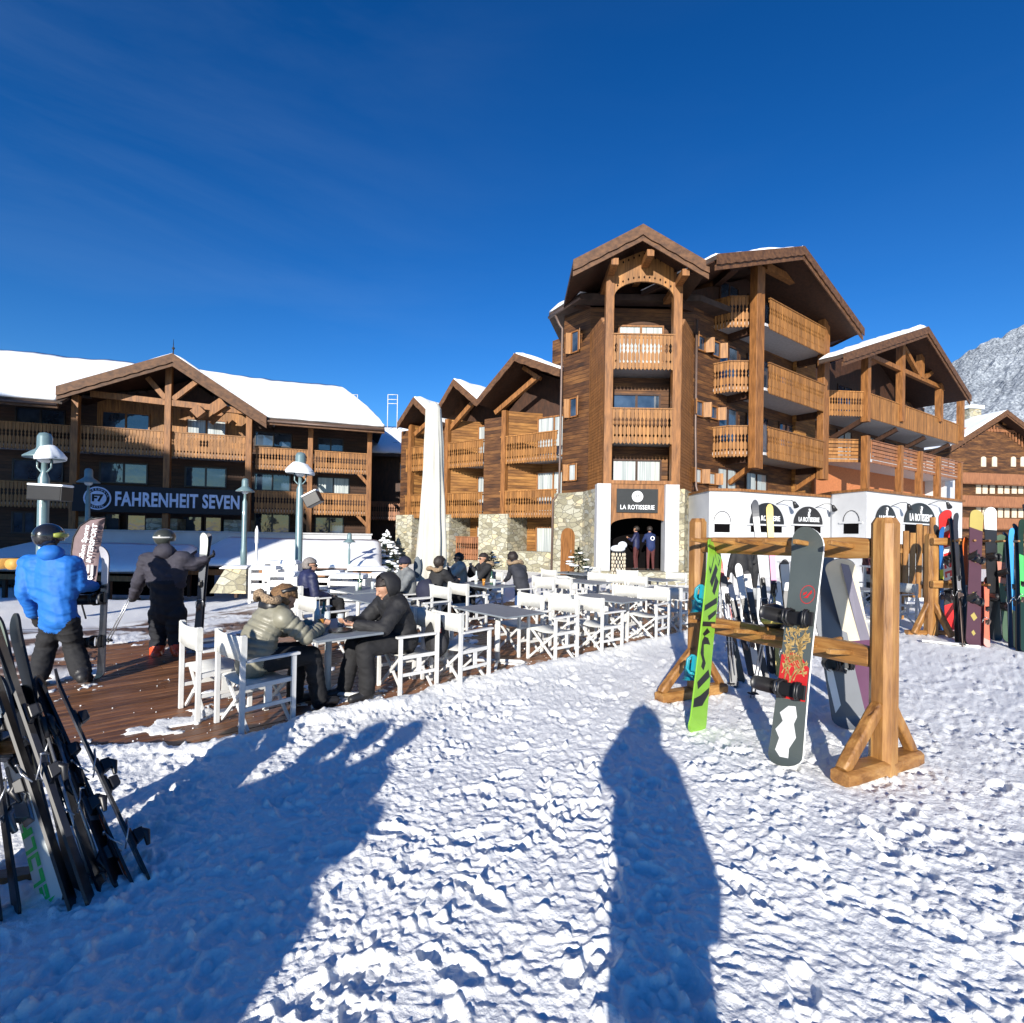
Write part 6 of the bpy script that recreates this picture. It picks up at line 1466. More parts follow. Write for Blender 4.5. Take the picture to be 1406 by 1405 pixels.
# panel of wooden slats with orange jacket hung, behind the rack end
p = P(1262, 760, 11.5); T = thing('wooden_fence', 'short pale wooden slat panel behind the end of the right rack', 'fence', (p.x, p.y, 0))
for k in range(5): s = MB(Fr(p.x-.35+k*.15, p.y, 0)); s.box(0, .12, 0, .03, .5, 2.0+.08*k-.12*(k % 2)); s.build('slat', M['rackwood'], T)
s = MB(Fr(p.x-.4, p.y, 0)); s.box(0, .9, .031, .06, .7, .8); s.box(0, .9, .031, .06, 1.5, 1.6); s.build('crossbar', M['rackwood'], T)
for x_ in (-.32, .42): s = MB(Fr(p.x+x_, p.y, 0)); s.box(-.04, .04, .061, .12, 0, 1.7); s.build('post', M['rackwood'], T)
items = [  # px top, py top, px bottom, py bottom, kind, colours, bands, label
 (1289, 722, 1291, 868, 'ski', [(.02,.12,.35), (.6,.62,.05), (.02,.02,.02)], [(.45,.6,1)], 'blue and yellow skis next to the rack post'),
 (1296, 700, 1306, 864, 'board', [(.62,.03,.03), (.75,.74,.72), (.04,.04,.04)], [(.35,.72,1), (.22,.35,2)], 'red and white board with lettering band, first on the right rack'),
 (1308, 706, 1318, 884, 'ski', [(.025,.025,.03), (.2,.2,.22), (.01,.01,.01)], [(.4,.5,1)], 'black skis beside the red and white board'),
 (1321, 740, 1331, 888, 'ski', [(.65,.12,.02), (.7,.7,.68), (.02,.02,.02)], [(.1,.55,1)], 'orange and white skis on the right rack'),
 (1340, 702, 1335, 890, 'board', [(.07,.03,.04), (.35,.28,.08), (.015,.015,.015)], [(.86,1,1)], 'dark brown snowboard with skull marks and yellow tip'),
 (1352, 795, 1352, 890, 'ski', [(.62,.16,.10), (.6,.35,.3), (.3,.05,.05)], [(.0,.1,1)], 'short coral red skis before the lower rail'),
 (1358, 697, 1366, 880, 'board', [(.014,.014,.016), (.66,.66,.64), (.01,.01,.01)], [(.84,1,1)], 'black snowboard with white flowered tip'),
 (1373, 735, 1386, 884, 'board', [(.06,.10,.06), (.42,.18,.13), (.01,.01,.01)], [(.55,.75,1), (.3,.35,1)], 'dark board with pink and green pattern on the right rack'),
 (1384, 728, 1392, 892, 'ski', [(.05,.28,.62), (.42,.42,.18), (.02,.03,.05)], [(0,.3,1)], 'bright blue skis with yellowish tails'),
 (1398, 716, 1402, 896, 'ski', [(.01,.03,.02), (.08,.5,.12), (.01,.01,.01)], [(.35,.7,1)], 'black and green skis at the right edge'),
 (1412, 690, 1412, 890, 'ski', [(.02,.02,.02), (.5,.5,.08), (.01,.01,.01)], [(.9,1,1)], 'black skis with yellow tips cut by the right edge')]
for tx, ty, bx_, by_, kd, cols, bands, lb in items:
    Bp = G(bx_, by_); Tp = P(tx, ty, Yb-.16); mats = [C_(*c) for c in cols]
    if kd == 'ski': ski_pair('pair_of_skis', lb, Bp, Tp, V(1, .1, 0), mats, width=.10, bands=bands, bind=(.42,), group='skis on the right rack')
    else:
        t_ = thing('snowboard', lb, 'snowboard', tuple(Bp), 0, 'snowboards on the right rack'); bd = Board(Bp, Tp, V(1,.05,0), .25, .014, .03, .03, .12)
        if bd.n.y > 0: bd.s = -bd.s; bd.n = -bd.n
        x = bd.body(t_, mats, bands=bands); mb = x[0]; sgn = 1 if bd.s.x > 0 else -1
        if 'lettering' in lb:
            for k in range(4): t0 = .66-.075*k; bd.shape(mb, 0, [(t0,-.6),(t0,.6),(t0-.02,.6),(t0-.02,-.6)]); bd.shape(mb, 0, [(t0-.02,-.6),(t0-.02,-.3),(t0-.05,-.2),(t0-.05,-.6)]); bd.shape(mb, 0, [(t0-.02,.3),(t0-.02,.6),(t0-.05,.6),(t0-.05,.2)])
            bd.shape(mb, 1, [(.86,-.9),(.88,.9),(.84,.9),(.82,-.9)])
        if 'skull' in lb:
            for tc_, r_ in ((.62, .06), (.36, .055)): circ(bd, mb, 1, tc_, 0, r_); circ(bd, mb, 2, tc_+.008, .28, .014, h=.003); circ(bd, mb, 2, tc_+.008, -.28, .014, h=.003)
            bd.shape(mb, 1, [(.24,0),(.21,.5),(.18,0),(.21,-.5)]); bd.shape(mb, 1, [(.12,0),(.10,.3),(.08,0),(.10,-.3)])
        finish(x)
        for tb in (.32, .62): snow_binding(bd, tb, t_, M['black'], M['black'])
pole_pair('the poles between boards on the right rack', G(1322, 890), P(1314, 770, Yb-.2), mat='gutter')
p = G(1318, 888); s = MB(); s.bar(p+V(-.45,.25,.05), p+V(.2,-.15,.04), .1, .03, raw=True); o = s.build('fallen_ski', WHT); tag(o, 'white ski lying flat in the snow at the foot of the right rack', 'ski')
RK = RKs
# --- foreground left rack: beams, skis, boots
q = G(35, 1238); LR = thing('ski_rack', 'foreground wooden rack cut by the left edge, loaded with dark skis', 'ski rack', tuple(G(-60, 1230)))
lb0 = P(-120, 1232, 2.45); lb1 = P(62, 1205, 2.62)
logbar(lb0, lb1, .12, .10, 'base_beam', parent=LR, seed=31)
logbar(P(-140, 1035, 2.5), P(26, 1024, 2.62), .07, .07, 'rail', parent=LR, seed=32); logbar(P(-140, 905, 2.6), P(-20, 905, 2.66), .09, .12, 'rail', parent=LR, seed=33)
chpost(P(-75, 1240, 2.5)*1.0-V(0,0,P(-75,1240,2.5).z), .15, 1.75, ax=V(1,0,0), ay=V(0,1,0)) if False else None
s = MB(); c = G(-60, 1235); s.box(c.x-.07, c.x+.07, c.y-.07, c.y+.07, 0, 1.6); s.build('post', RW, LR, bevel=.02)
DK1, DK2 = [C_(.012,.012,.014), C_(.10,.10,.11), C_(.015,.015,.016)], [C_(.015,.012,.016), C_(.42,.07,.015), C_(.012,.012,.012)]
def fski(lb, B, T, side, mats, bands, bind, w=.10, bm=None, marks=None): return ski_pair('pair_of_skis', lb, B, T, side, mats, width=w, gap=.05, bands=bands, bind=bind, group='skis on the left foreground rack', bm=bm, marks=marks, nose=.015)
SIL = plain('silver_plastic', (.17,.175,.185), .25, .5, .4)
fski('black-edged skis nearest, leaning from upper left into the snow', G(118, 1248)+V(0,0,-.03), P(-38, 800, 2.72), V(.5,-.85,0), DK1, [(.2,.5,1)], (.47,), bm=M['black'])
def grn(bd, mb):
    L5 = [[(0,0),(0,.9),(1,.9),(1,.65),(.25,.65),(.25,.55),(1,.55),(1,.3),(.25,.3),(.25,0)], [(0,0),(0,.9),(1,.9),(1,.6),(.25,.6),(.25,0)], [(0,0),(0,.25),(.75,.25),(.75,.6),(0,.6),(0,.9),(1,.9),(1,0)], [(0,0),(0,.9),(1,.9),(1,.65),(.3,.65),(.3,.0)], [(0,0),(0,.9),(.5,.9),(.5,.5),(1,.5),(1,.2),(.5,.2),(.5,0)]]
    for k in range(5):
        t0 = .05+k*.062; bd.shape(mb, 1, [(t0+.052*x, -.95+1.15*y) for x, y in L5[k]], .002)
    bd.shape(mb, 1, [(.012,-.8),(.045,.5),(.045,-.9)], .002); bd.shape(mb, 2, [(.36,-.98),(.36,-.55),(.6,-.6),(.6,-.98)])
def fboard():
    B = G(78, 1240)+V(0,0,-.03); T = P(8, 985, 2.72); t_ = thing('snowboard', 'white-topped wide ski with bright green lettering dug into the snow', 'ski', tuple(B))
    bd = Board(B, B+(T-B)*1.25, V(1,-.25,0), .15, .016, .03, .0, .15)
    if bd.n.y > 0: bd.s = -bd.s; bd.n = -bd.n
    x = bd.body(t_, [C_(.62,.66,.64), C_(.03,.62,.12), BLK]); grn(bd, x[0]); finish(x); ski_binding(bd, .52, t_, SIL, SIL, 1.3)
fboard()
fski('dark skis with orange-red stripes at their tails, second from the left', G(196, 1214)+V(0,0,-.02), P(62, 925, 2.95), V(.75,-.6,0), DK2, [(.06,.32,1)], (.30, .62), bm=M['black'])
fski('black and silver skis leaning between the two outer pairs', G(158, 1222)+V(0,0,-.02), P(42, 935, 2.9), V(.4,-.9,0), [C_(.012,.012,.016), C_(.14,.15,.17), C_(.012,.012,.016)], [(.3,.4,1), (.6,.8,1)], (.48,), bm=M['black'])
fski('skis with pale rounded tips at the upper left edge', G(100, 1236)+V(0,0,-.02), P(5, 845, 3.0), V(.9,-.4,0), [C_(.012,.014,.012), C_(.12,.15,.12), C_(.01,.01,.01)], [(.86,1,1)], (.56,), w=.11, bm=M['black'])
fski('white skis cut by the left edge behind the rack rail', G(12, 1262)+V(0,0,-.02), P(-40, 880, 2.7), V(.8,-.5,0), [C_(.5,.52,.5), C_(.04,.05,.04), BLK], [(.3,.8,1)], (.5,), bm=SIL)
pole_pair('the pale poles leaning right of the green-lettered ski', G(128, 1222), P(58, 985, 2.75), mat='metal', off=(.04,.03,0))
# --- feather flag
fb = P(112, 850, 9.4); FB_ = thing('feather_flag', 'mauve-grey feather flag with white lettering behind the blue-jacket man', 'flag', (fb.x, fb.y, 0))
def fp(px_, py_, dy=0): return P(px_, py_, 9.4+dy)
pole = [(118, 850), (101, 790), (98, 758), (101, 738), (110, 722), (124, 713), (144, 710.5)]
s = MB(); s.tube([fp(*a) for a in pole], .014, 8, raw=True); s.build('pole', M['black'], FB_)
n = 12; ed = [(102.5, 800), (99.5, 770), (99, 752), (102.5, 738), (111, 723), (124, 714.5), (143.5, 711.5)]; rg = [(131, 803), (133.5, 790), (136, 768), (138.5, 750), (141, 733), (143, 720), (144.8, 712)]
def itp(l, t): i = min(int(t*(len(l)-1)), len(l)-2); f = t*(len(l)-1)-i; return (l[i][0]*(1-f)+l[i+1][0]*f, l[i][1]*(1-f)+l[i+1][1]*f)
vs = []; fs = []; NX, NY = 10, 30
for lay in (0, 1):
    for j in range(NY+1):
        a, b = itp(ed, j/NY), itp(rg, j/NY)
        for i in range(NX+1):
            u = i/NX; vs.append(fp(a[0]*(1-u)+b[0]*u, a[1]*(1-u)+b[1]*u, .07*math.sin(u*5+j*.12)*u+.003*lay))
W2 = NX+1; K = W2*(NY+1)
for j in range(NY):
    for i in range(NX): a = j*W2+i; fs += [(a, a+1, a+W2+1, a+W2), (K+a, K+a+W2, K+a+W2+1, K+a+1)]
s = MB(); s.add(vs, fs, raw=True, smooth=True); s.build('banner', plain('mauve_fabric', (.17,.12,.125), .8), FB_)
def flagtext(body, px_, py_, size, bold, sx=1.0, rot=True):
    cu = bpy.data.curves.new('t', 'FONT'); cu.body = body; cu.size = size; cu.extrude = .003; cu.align_x = 'CENTER'; cu.align_y = 'CENTER'; cu.offset = bold; cu.resolution_u = 3
    t = bpy.data.objects.new('t', cu); COL.objects.link(t); me = bpy.data.meshes.new_from_object(t.evaluated_get(bpy.context.evaluated_depsgraph_get())); bpy.data.objects.remove(t)
    c = fp(px_, py_, -.10); a = R(81)
    for v in me.vertices:
        x, z = v.co.x*sx, v.co.y
        if rot: x, z = x*math.cos(a)-z*math.sin(a), x*math.sin(a)+z*math.cos(a)
        v.co = c+V(x, -v.co.z, z)-Vector(FB_.location)
    me.materials.clear(); me.materials.append(M['signwhite']); o = bpy.data.objects.new('lettering', me); COL.objects.link(o); o.parent = FB_
flagtext('Gibon Sports', 115.5, 746, .125, .002); flagtext('INTERSPORT', 126.5, 746, .125, .002); 
flagtext('UJ', 118, 783, .24, .004, 1.3, False); flagtext('< P', 117, 796, .16, .004, 1.2, False)
# ================================================================ people
def clothmat(name, c, rough=.8, var=.18, scale=7, bmp=.35, puff=0):
    m, nt, b = newmat(name)
    tc = N(nt, 'TexCoord'); n1 = N(nt, 'TexNoise'); n1.inputs['Scale'].default_value = scale; n1.inputs['Detail'].default_value = 5
    nt.links.new(tc.outputs['Object'], n1.inputs[0])
    nt.links.new(ramp(nt, n1.outputs[0], [(.3, tuple(x*(1-var) for x in c)), (.7, tuple(x*(1+var) for x in c))]), b.inputs['Base Color']); b.inputs['Roughness'].default_value = rough
    bump(nt, b, n1.outputs[0], bmp, .03); return m
SKIN = clothmat('skin', (.42,.23,.15), .5, .08, 12, .05)
HAIRG, HAIRB, HAIRD = clothmat('grey_hair', (.20,.18,.17), .8, .3, 60), clothmat('brown_hair', (.16,.085,.035), .7, .35, 50, .6), clothmat('dark_hair', (.018,.012,.010), .6, .3, 50)
FUR = clothmat('fur_trim', (.30,.21,.13), .95, .5, 60, 1.0)
_cl = {}
def K(name, c, **kw):
    if name not in _cl: _cl[name] = clothmat(name, c, **kw)
    return _cl[name]
def capsule(vs, fs, p, q, ra, rb, n=14, side=None, fl=1.0, caps=4):
    """tapered limb from p to q with rounded ends; flattened by fl across `side`"""
    p, q = Vector(p), Vector(q); d = q-p; L = d.length; d = d/L if L > 1e-6 else V(0,0,1)
    s_ = Vector(side) if side is not None else d.orthogonal(); s_ = (s_-d*s_.dot(d)); s_ = s_.normalized() if s_.length > 1e-5 else d.orthogonal().normalized(); t_ = d.cross(s_)
    prof = [(-ra*math.cos(math.pi/2*i/caps), ra*math.sin(math.pi/2*i/caps)) for i in range(caps)]+[(0, ra), (L*.33, ra+(rb-ra)*.33), (L*.66, ra+(rb-ra)*.66), (L, rb)]+[(L+rb*math.sin(math.pi/2*i/caps), rb*math.cos(math.pi/2*i/caps)) for i in range(1, caps+1)]
    b = len(vs)
    for z, r_ in prof:
        r_ = max(r_, 1e-4)
        for k in range(n): a = 2*math.pi*k/n; vs.append(p+d*z+s_*(r_*math.cos(a))+t_*(r_*fl*math.sin(a)))
    m = len(prof)
    for i in range(m-1):
        for k in range(n): fs.append((b+i*n+k, b+i*n+(k+1) % n, b+(i+1)*n+(k+1) % n, b+(i+1)*n+k))
    fs.append([b+k for k in range(n)][::-1]); fs.append([b+(m-1)*n+k for k in range(n)])
def figure(name, label, bones, mats, voxel=.013, parentloc=None, extras=None, group=None, smooth=5, wrinkle=.006):
    """bones: list of (p, q, ra, rb, material index, side, flatten); fused into ONE continuous body"""
    vs, fs = [], []
    for bn in bones: capsule(vs, fs, *bn[:4], side=bn[5] if len(bn) > 5 else None, fl=bn[6] if len(bn) > 6 else 1.0)
    me = bpy.data.meshes.new(name); me.from_pydata([tuple(v) for v in vs], [], fs)
    o = bpy.data.objects.new(name, me); COL.objects.link(o)
    md = o.modifiers.new('r', 'REMESH'); md.mode = 'VOXEL'; md.voxel_size = voxel; md.use_smooth_shade = True
    sm = o.modifiers.new('s', 'SMOOTH'); sm.iterations = smooth; sm.factor = .5
    dg = bpy.context.evaluated_depsgraph_get(); me2 = bpy.data.meshes.new_from_object(o.evaluated_get(dg)); bpy.data.objects.remove(o)
    nv = len(me2.vertices); co = np.empty(nv*3); me2.vertices.foreach_get('co', co); co = co.reshape(-1, 3)
    nn = np.empty(nv*3); me2.vertices.foreach_get('normal', nn); nn = nn.reshape(-1, 3)
    best = np.full(nv, 1e9); bi = np.zeros(nv, int); along = np.zeros(nv)
    for k, bn in enumerate(bones):
        p, q = np.array(bn[0], float), np.array(bn[1], float); d = q-p; L2 = max((d*d).sum(), 1e-9)
        t = np.clip(((co-p) @ d)/L2, 0, 1); dist = np.sqrt((((co-p)-t[:, None]*d)**2).sum(1))/(bn[2]+(bn[3]-bn[2])*t)
        m = dist < best; best[m] = dist[m]; bi[m] = k; along[m] = (t*math.sqrt(L2))[m]
    mat = np.array([bn[4] for bn in bones])[bi]
    # cloth folds and quilting as real relief
    seed = co[0].sum(); X_, Y_, Z_ = co.T
    fold = (1-2*np.abs(fbm(X_*4+Z_*6+seed, Y_*4-Z_*9, 3)))*.75-.3+.25*fbm(X_*22, Z_*22+Y_*18, 2)
    amp = np.array([m.get('w', wrinkle) if isinstance(m, dict) else wrinkle for m in mats])[mat]
    quilt = np.array([m.get('q', 0) if isinstance(m, dict) else 0 for m in mats])[mat]
    disp = fold*amp+quilt*(np.abs(np.sin(along*math.pi/.062))**.6-.6)
    co = co+nn*disp[:, None]; me2.vertices.foreach_set('co', co.ravel())
    loc = Vector(parentloc) if parentloc is not None else Vector((float(co[:, 0].mean()), float(co[:, 1].mean()), float(co[:, 2].min())))
    me2.materials.clear()
    for m in mats: me2.materials.append(m['m'] if isinstance(m, dict) else m)
    pv = np.empty(len(me2.polygons), dtype=np.int32); me2.polygons.foreach_get('loop_start', pv); lv = np.empty(len(me2.loops), dtype=np.int32); me2.loops.foreach_get('vertex_index', lv)
    me2.polygons.foreach_set('material_index', mat[lv[pv]].astype(np.int32)); me2.polygons.foreach_set('use_smooth', np.ones(len(me2.polygons), dtype=bool))
    me2.transform(Matrix.Translation(-loc)); me2.update()
    o = bpy.data.objects.new('person', me2); COL.objects.link(o); o.location = loc; me2.name = 'person'
    tag(o, label, 'person', group); return o
def hand(B, w, el, sk=1, s=1.0, curl=.6, palmdir=None, mi=0, thumb=1):
    """palm, four unequal bent fingers and a thumb leaving its side"""
    w, el = Vector(w), Vector(el); d = (w-el).normalized(); side = Vector(palmdir) if palmdir is not None else d.cross(V(0,0,1)); side = (side-d*side.dot(d)).normalized(); nrm = d.cross(side)
    k = w+d*.085*s; B.append((w, k, .030*s, .036*s, mi, side, .5))
    for i, L in enumerate((.072, .080, .075, .058)):
        o = k+side*((i-1.5)*.020*s)-d*.01; a = o+d*L*.5*s-nrm*curl*.010*s; b = a+(d*(1-curl)-nrm*curl).normalized()*L*.55*s
        B.append((o, a, .0105*s, .010*s, mi)); B.append((a, b, .010*s, .008*s, mi))
    o = w+d*.025*s+side*thumb*.03*s; a = o+(d*.6+side*thumb*.8).normalized()*.045*s; B.append((o, a, .014*s, .012*s, mi)); B.append((a, a+(d*.9-nrm*.4).normalized()*.03*s, .012*s, .010*s, mi))
def head(B, c, face, up_=(0,0,1), s=1.0, mi=0):
    c, f, u = Vector(c), Vector(face).normalized(), Vector(up_).normalized(); f = (f-u*f.dot(u)).normalized(); sd_ = f.cross(u)
    B.append((c+u*.035*s-f*.012*s, c+u*.028*s+f*.018*s, .088*s, .078*s, mi, sd_, .98))         # skull
    B.append((c-u*.02*s+f*.03*s, c-u*.075*s+f*.045*s, .062*s, .034*s, mi, sd_, .85))            # jaw
    B.append((c+u*.015*s+f*.092*s, c-u*.018*s+f*.108*s, .009*s, .015*s, mi))                    # nose
    B.append((c-u*.045*s+f*.082*s-sd_*.018*s, c-u*.045*s+f*.082*s+sd_*.018*s, .011*s, .011*s, mi)) # lips
    for k in (-1, 1): B.append((c+sd_*k*.082*s-f*.01*s+u*.015*s, c+sd_*k*.086*s-f*.014*s-u*.02*s, .014*s, .010*s, mi))
    return f, sd_, u
def shell(name, c, rx, ry, rz, mat, parent, M3=None, n=18, m=12, cut=None, lump=0.0):
    """rounded piece such as a helmet, hair or hood, kept where cut(v) is true"""
    vs = []; fs = []; c = Vector(c)
    for i in range(m+1):
        ph = math.pi*i/m
        for k in range(n):
            t = 2*math.pi*k/n; v = V(rx*math.sin(ph)*math.cos(t), ry*math.sin(ph)*math.sin(t), rz*math.cos(ph))
            v *= 1+lump*noise.noise(v*22+c)+lump*.6*noise.noise(v*45+c)
            vs.append(c+((M3 @ v) if M3 is not None else v))
    for i in range(m):
        for k in range(n):
            q = (i*n+k, (i+1)*n+k, (i+1)*n+(k+1) % n, i*n+(k+1) % n)
            if cut is None: fs.append(q)
            else:
                ph = math.pi*(i+.5)/m; t = 2*math.pi*(k+.5)/n; v = V(math.sin(ph)*math.cos(t), math.sin(ph)*math.sin(t), math.cos(ph))
                if cut(v): fs.append(q)
    s = MB(); s.add(vs, fs, raw=True, smooth=True); o = s.build(name, mat, parent)
    if cut is not None: sd2 = o.modifiers.new('t', 'SOLIDIFY'); sd2.thickness = .012; sd2.offset = 1
    return o
def basis(f, u=V(0,0,1)): f = Vector(f).normalized(); u = Vector(u); x = f.cross(u).normalized(); u2 = x.cross(f); return Matrix((x, f, u2)).transposed()
def sunglasses(parent, c, f, sd_, u, s=1.0):
    m = MB()
    for k in (-1, 1): m.ell(c+f*.088*s+sd_*k*.032*s+u*.018*s, .026*s, .026*s, .021*s, 10, 6, raw=True); m.tube([c+f*.08*s+sd_*k*.055*s+u*.02*s, c+f*.0*s+sd_*k*.088*s+u*.018*s], .004, 6, raw=True)
    m.tube([c+f*.10*s-sd_*.01+u*.02*s, c+f*.10*s+sd_*.01+u*.02*s], .005, 6, raw=True); m.build('sunglasses', M['black'], parent)
def eyes(parent, c, f, sd_, u, s=1.0):
    m = MB()
    for k in (-1, 1): m.ell(c+f*.088*s+sd_*k*.030*s+u*.016*s, .010*s, .010*s, .006*s, 8, 6, raw=True)
    m.build('eyes', M['black'], parent)
# ---- man in the blue jacket walking with a snowboard
BLUE = K('blue_jacket', (.008,.13,.48), rough=.7, var=.08, bmp=.25); BLKC = K('black_trousers', (.011,.011,.013), rough=.85); BOOT = K('boots', (.02,.02,.022), rough=.5, w=0) if False else K('boots', (.02,.02,.022), rough=.5)
Y1 = 5.75
def q1(x, y, dy=0.0): return P(x, y, Y1+dy)
hip = q1(80, 846); ch = q1(72, 790); nk = q1(70, 757)
f1 = V(.35, 1, 0).normalized(); s1 = f1.cross(V(0,0,1))
shL, shR = q1(41, 773, .02), q1(100, 774, .05)
bones = [(q1(81, 845), q1(77, 822), .205, .205, 0, s1, .74), (q1(77, 822), q1(73, 790), .205, .205, 0, s1, .74), (q1(73, 792), q1(71, 773), .205, .175, 0, s1, .72), (shL, shR, .105, .105, 0), (q1(52, 775), q1(60, 815), .12, .12, 0), (q1(92, 776), q1(90, 815), .12, .12, 0), (q1(71, 775), q1(69, 755), .10, .07, 0),
         (shL, q1(34, 812, -.05), .100, .085, 0), (q1(34, 812, -.05), q1(46, 843, .10), .085, .062, 0),
         (shR, q1(110, 804, .08), .100, .085, 0), (q1(110, 804, .08), q1(128, 805, .28), .085, .062, 0),
         (q1(73, 854), q1(63, 890, .02), .122, .098, 1), (q1(63, 890, .02), q1(53, 926, -.12), .098, .098, 1), (q1(91, 852), q1(102, 890, .12), .122, .098, 1), (q1(102, 890, .12), q1(111, 922, .02), .098, .098, 1),
         (q1(50, 938, -.18), q1(58, 941, .02), .058, .052, 2), (q1(113, 930, -.05), q1(121, 931, .16), .058, .052, 2), (q1(52, 926, -.12), q1(50, 938, -.16), .07, .06, 2), (q1(112, 922, 0), q1(113, 931, -.04), .07, .06, 2)]
hand(bones, q1(130, 806, .30), q1(118, 806, .15), s=1.15, mi=3, curl=.8); hand(bones, q1(46, 848, .12), q1(34, 820, 0), s=1.15, mi=3, curl=.7)
head(bones, q1(68, 739, .03), f1, mi=3)
bones.append((q1(70, 760), q1(69, 745), .06, .055, 3))
p1 = figure('person', 'person from behind in a bright blue ski jacket and black helmet, carrying a snowboard', bones, [{'m': BLUE, 'w': .015}, {'m': BLKC, 'w': .018}, BOOT, BLKC], .012, smooth=3)
hc = q1(67, 738.5, .03); B3 = basis(f1)
shell('helmet', hc+V(0,0,.02), .118, .140, .132, plain('helmet_black', (.012,.012,.014), .22, 0, .8), p1, B3, 24, 16, cut=lambda v: v.z > -.45 or v.y < -.1)
m = MB(); m.tube([hc+B3 @ V(.13*math.sin(a), .15*math.cos(a), .03) for a in [i*.35-1.75 for i in range(11)]], [.02]+[.032]*9+[.02], 8, raw=True); m.build('goggles', plain('goggle_yellow', (.25,.28,.05), .25, 0, .5), p1)
m = MB(); 
for k in range(5): a = math.radians(150+k*14); m.ell(hc+B3 @ V(.118*math.cos(a+1.57), .135*math.sin(a+1.57), .05), .02, .012, .01, 6, 4, raw=True)
m.build('vents', M['signwhite'], p1)
bones = None
shell('hood', q1(70, 760, -.05), .135, .115, .095, BLUE, p1, B3, 18, 12, lump=.08); shell('hem_band', q1(80, 850, .0), .205, .15, .03, BLUE, p1, B3, 24, 8, lump=.05)
# his snowboard, seen nearly edge-on
Bb, Tb = q1(139, 933, .20), q1(147, 751, .45); sb = thing('snowboard', 'dark snowboard held upright edge-on by the person in blue, white curved tip', 'snowboard', tuple(Bb))
bd = Board(Bb, Tb, V(-.80, .60, 0), .27, .012, .06, .05)
if bd.n.x > 0: bd.s = -bd.s; bd.n = -bd.n
finish(bd.body(sb, [C_(.45,.45,.50), C_(.02,.02,.025), C_(.03,.03,.04)], bands=[(0, .72, 1)])); snow_binding(bd, .28, sb, M['black'], M['black']); snow_binding(bd, .60, sb, M['black'], M['black'])
# ---- man in the dark jacket with skis and poles
DKJ = K('charcoal_jacket', (.030,.028,.042)); DKJ2 = K('navy_black', (.006,.007,.012)); ORB = K('orange_boots', (.70,.07,.015), rough=.35, bmp=.05)
Y2 = 7.25
def q2(x, y, dy=0.0): return P(x, y, Y2+dy)
f2 = V(.05, 1, 0).normalized(); s2 = V(1, 0, 0)
shL, shR = q2(203, 769), q2(252, 768)
bones = [(q2(230, 838), q2(229, 800), .215, .215, 1, s2, .75), (q2(229, 792), q2(228, 768), .215, .185, 0, s2, .70), (shL, shR, .11, .11, 0), (q2(212, 772), q2(214, 800), .12, .11, 0), (q2(246, 772), q2(244, 800), .12, .11, 0), (q2(228, 768), q2(227, 752), .11, .08, 0),
         (shL, q2(191, 798, .02), .105, .09, 0), (q2(191, 798, .02), q2(184, 817, .22), .088, .065, 0), (shR, q2(266, 776, .08), .105, .09, 0), (q2(266, 776, .08), q2(281, 769, .12), .085, .065, 0),
         (q2(219, 842), q2(218, 872, .02), .138, .112, 1), (q2(218, 872, .02), q2(216, 886), .112, .105, 1), (q2(241, 842), q2(242, 872, .02), .138, .112, 1), (q2(242, 872, .02), q2(243, 884, 0), .112, .105, 1),
         (q2(215, 901, -.14), q2(213, 903, .12), .072, .062, 2), (q2(216, 890, -.02), q2(215, 899, -.06), .095, .085, 2), (q2(245, 898, -.12), q2(252, 899, .16), .072, .062, 2), (q2(243, 888, -.02), q2(245, 896, -.06), .095, .085, 2)]
hand(bones, q2(282, 768, .12), q2(272, 773, .08), s=1.2, mi=1, curl=.85); hand(bones, q2(184, 820, .22), q2(188, 808, .1), s=1.2, mi=1, curl=.85)
head(bones, q2(226, 741, .02), f2, mi=3); bones.append((q2(227, 758), q2(226, 746), .065, .06, 0))
p2 = figure('person', 'person from behind in a charcoal ski jacket and orange-red boots, holding skis upright', bones, [{'m': DKJ, 'w': .022}, {'m': DKJ2, 'w': .022}, ORB, SKIN], .014, smooth=3)
hc = q2(226, 738, .02); B3 = basis(f2); shell('helmet', hc, .118, .14, .115, K('dark_helmet', (.04,.045,.04), rough=.3), p2, B3, 20, 14, cut=lambda v: v.z > -.4 or v.y < -.2)
m = MB(); m.tube([hc+B3 @ V(.121*math.sin(a), .143*math.cos(a), -.0) for a in [i*.3+1.7 for i in range(10)]], .014, 8, raw=True); m.build('goggle_strap', plain('strap_white', (.5,.5,.48), .6), p2)
shell('hood', q2(226, 758, -.06), .14, .13, .12, DKJ, p2, B3, 18, 12, lump=.08)
ski_pair('pair_of_skis', 'dark skis with pale tips held upright by the person in charcoal', q2(270, 903, .12), q2(283, 732, .2), V(1, .12, 0), [C_(.03,.04,.06), C_(.55,.60,.55), C_(.05,.05,.06)], width=.115, gap=.05, bands=[(.84, 1, 1)], bind=(.50,))
pole_pair('the person in charcoal', q2(144, 884, .3), q2(184, 808, .24), mat='metal', off=(.03,.02,0))
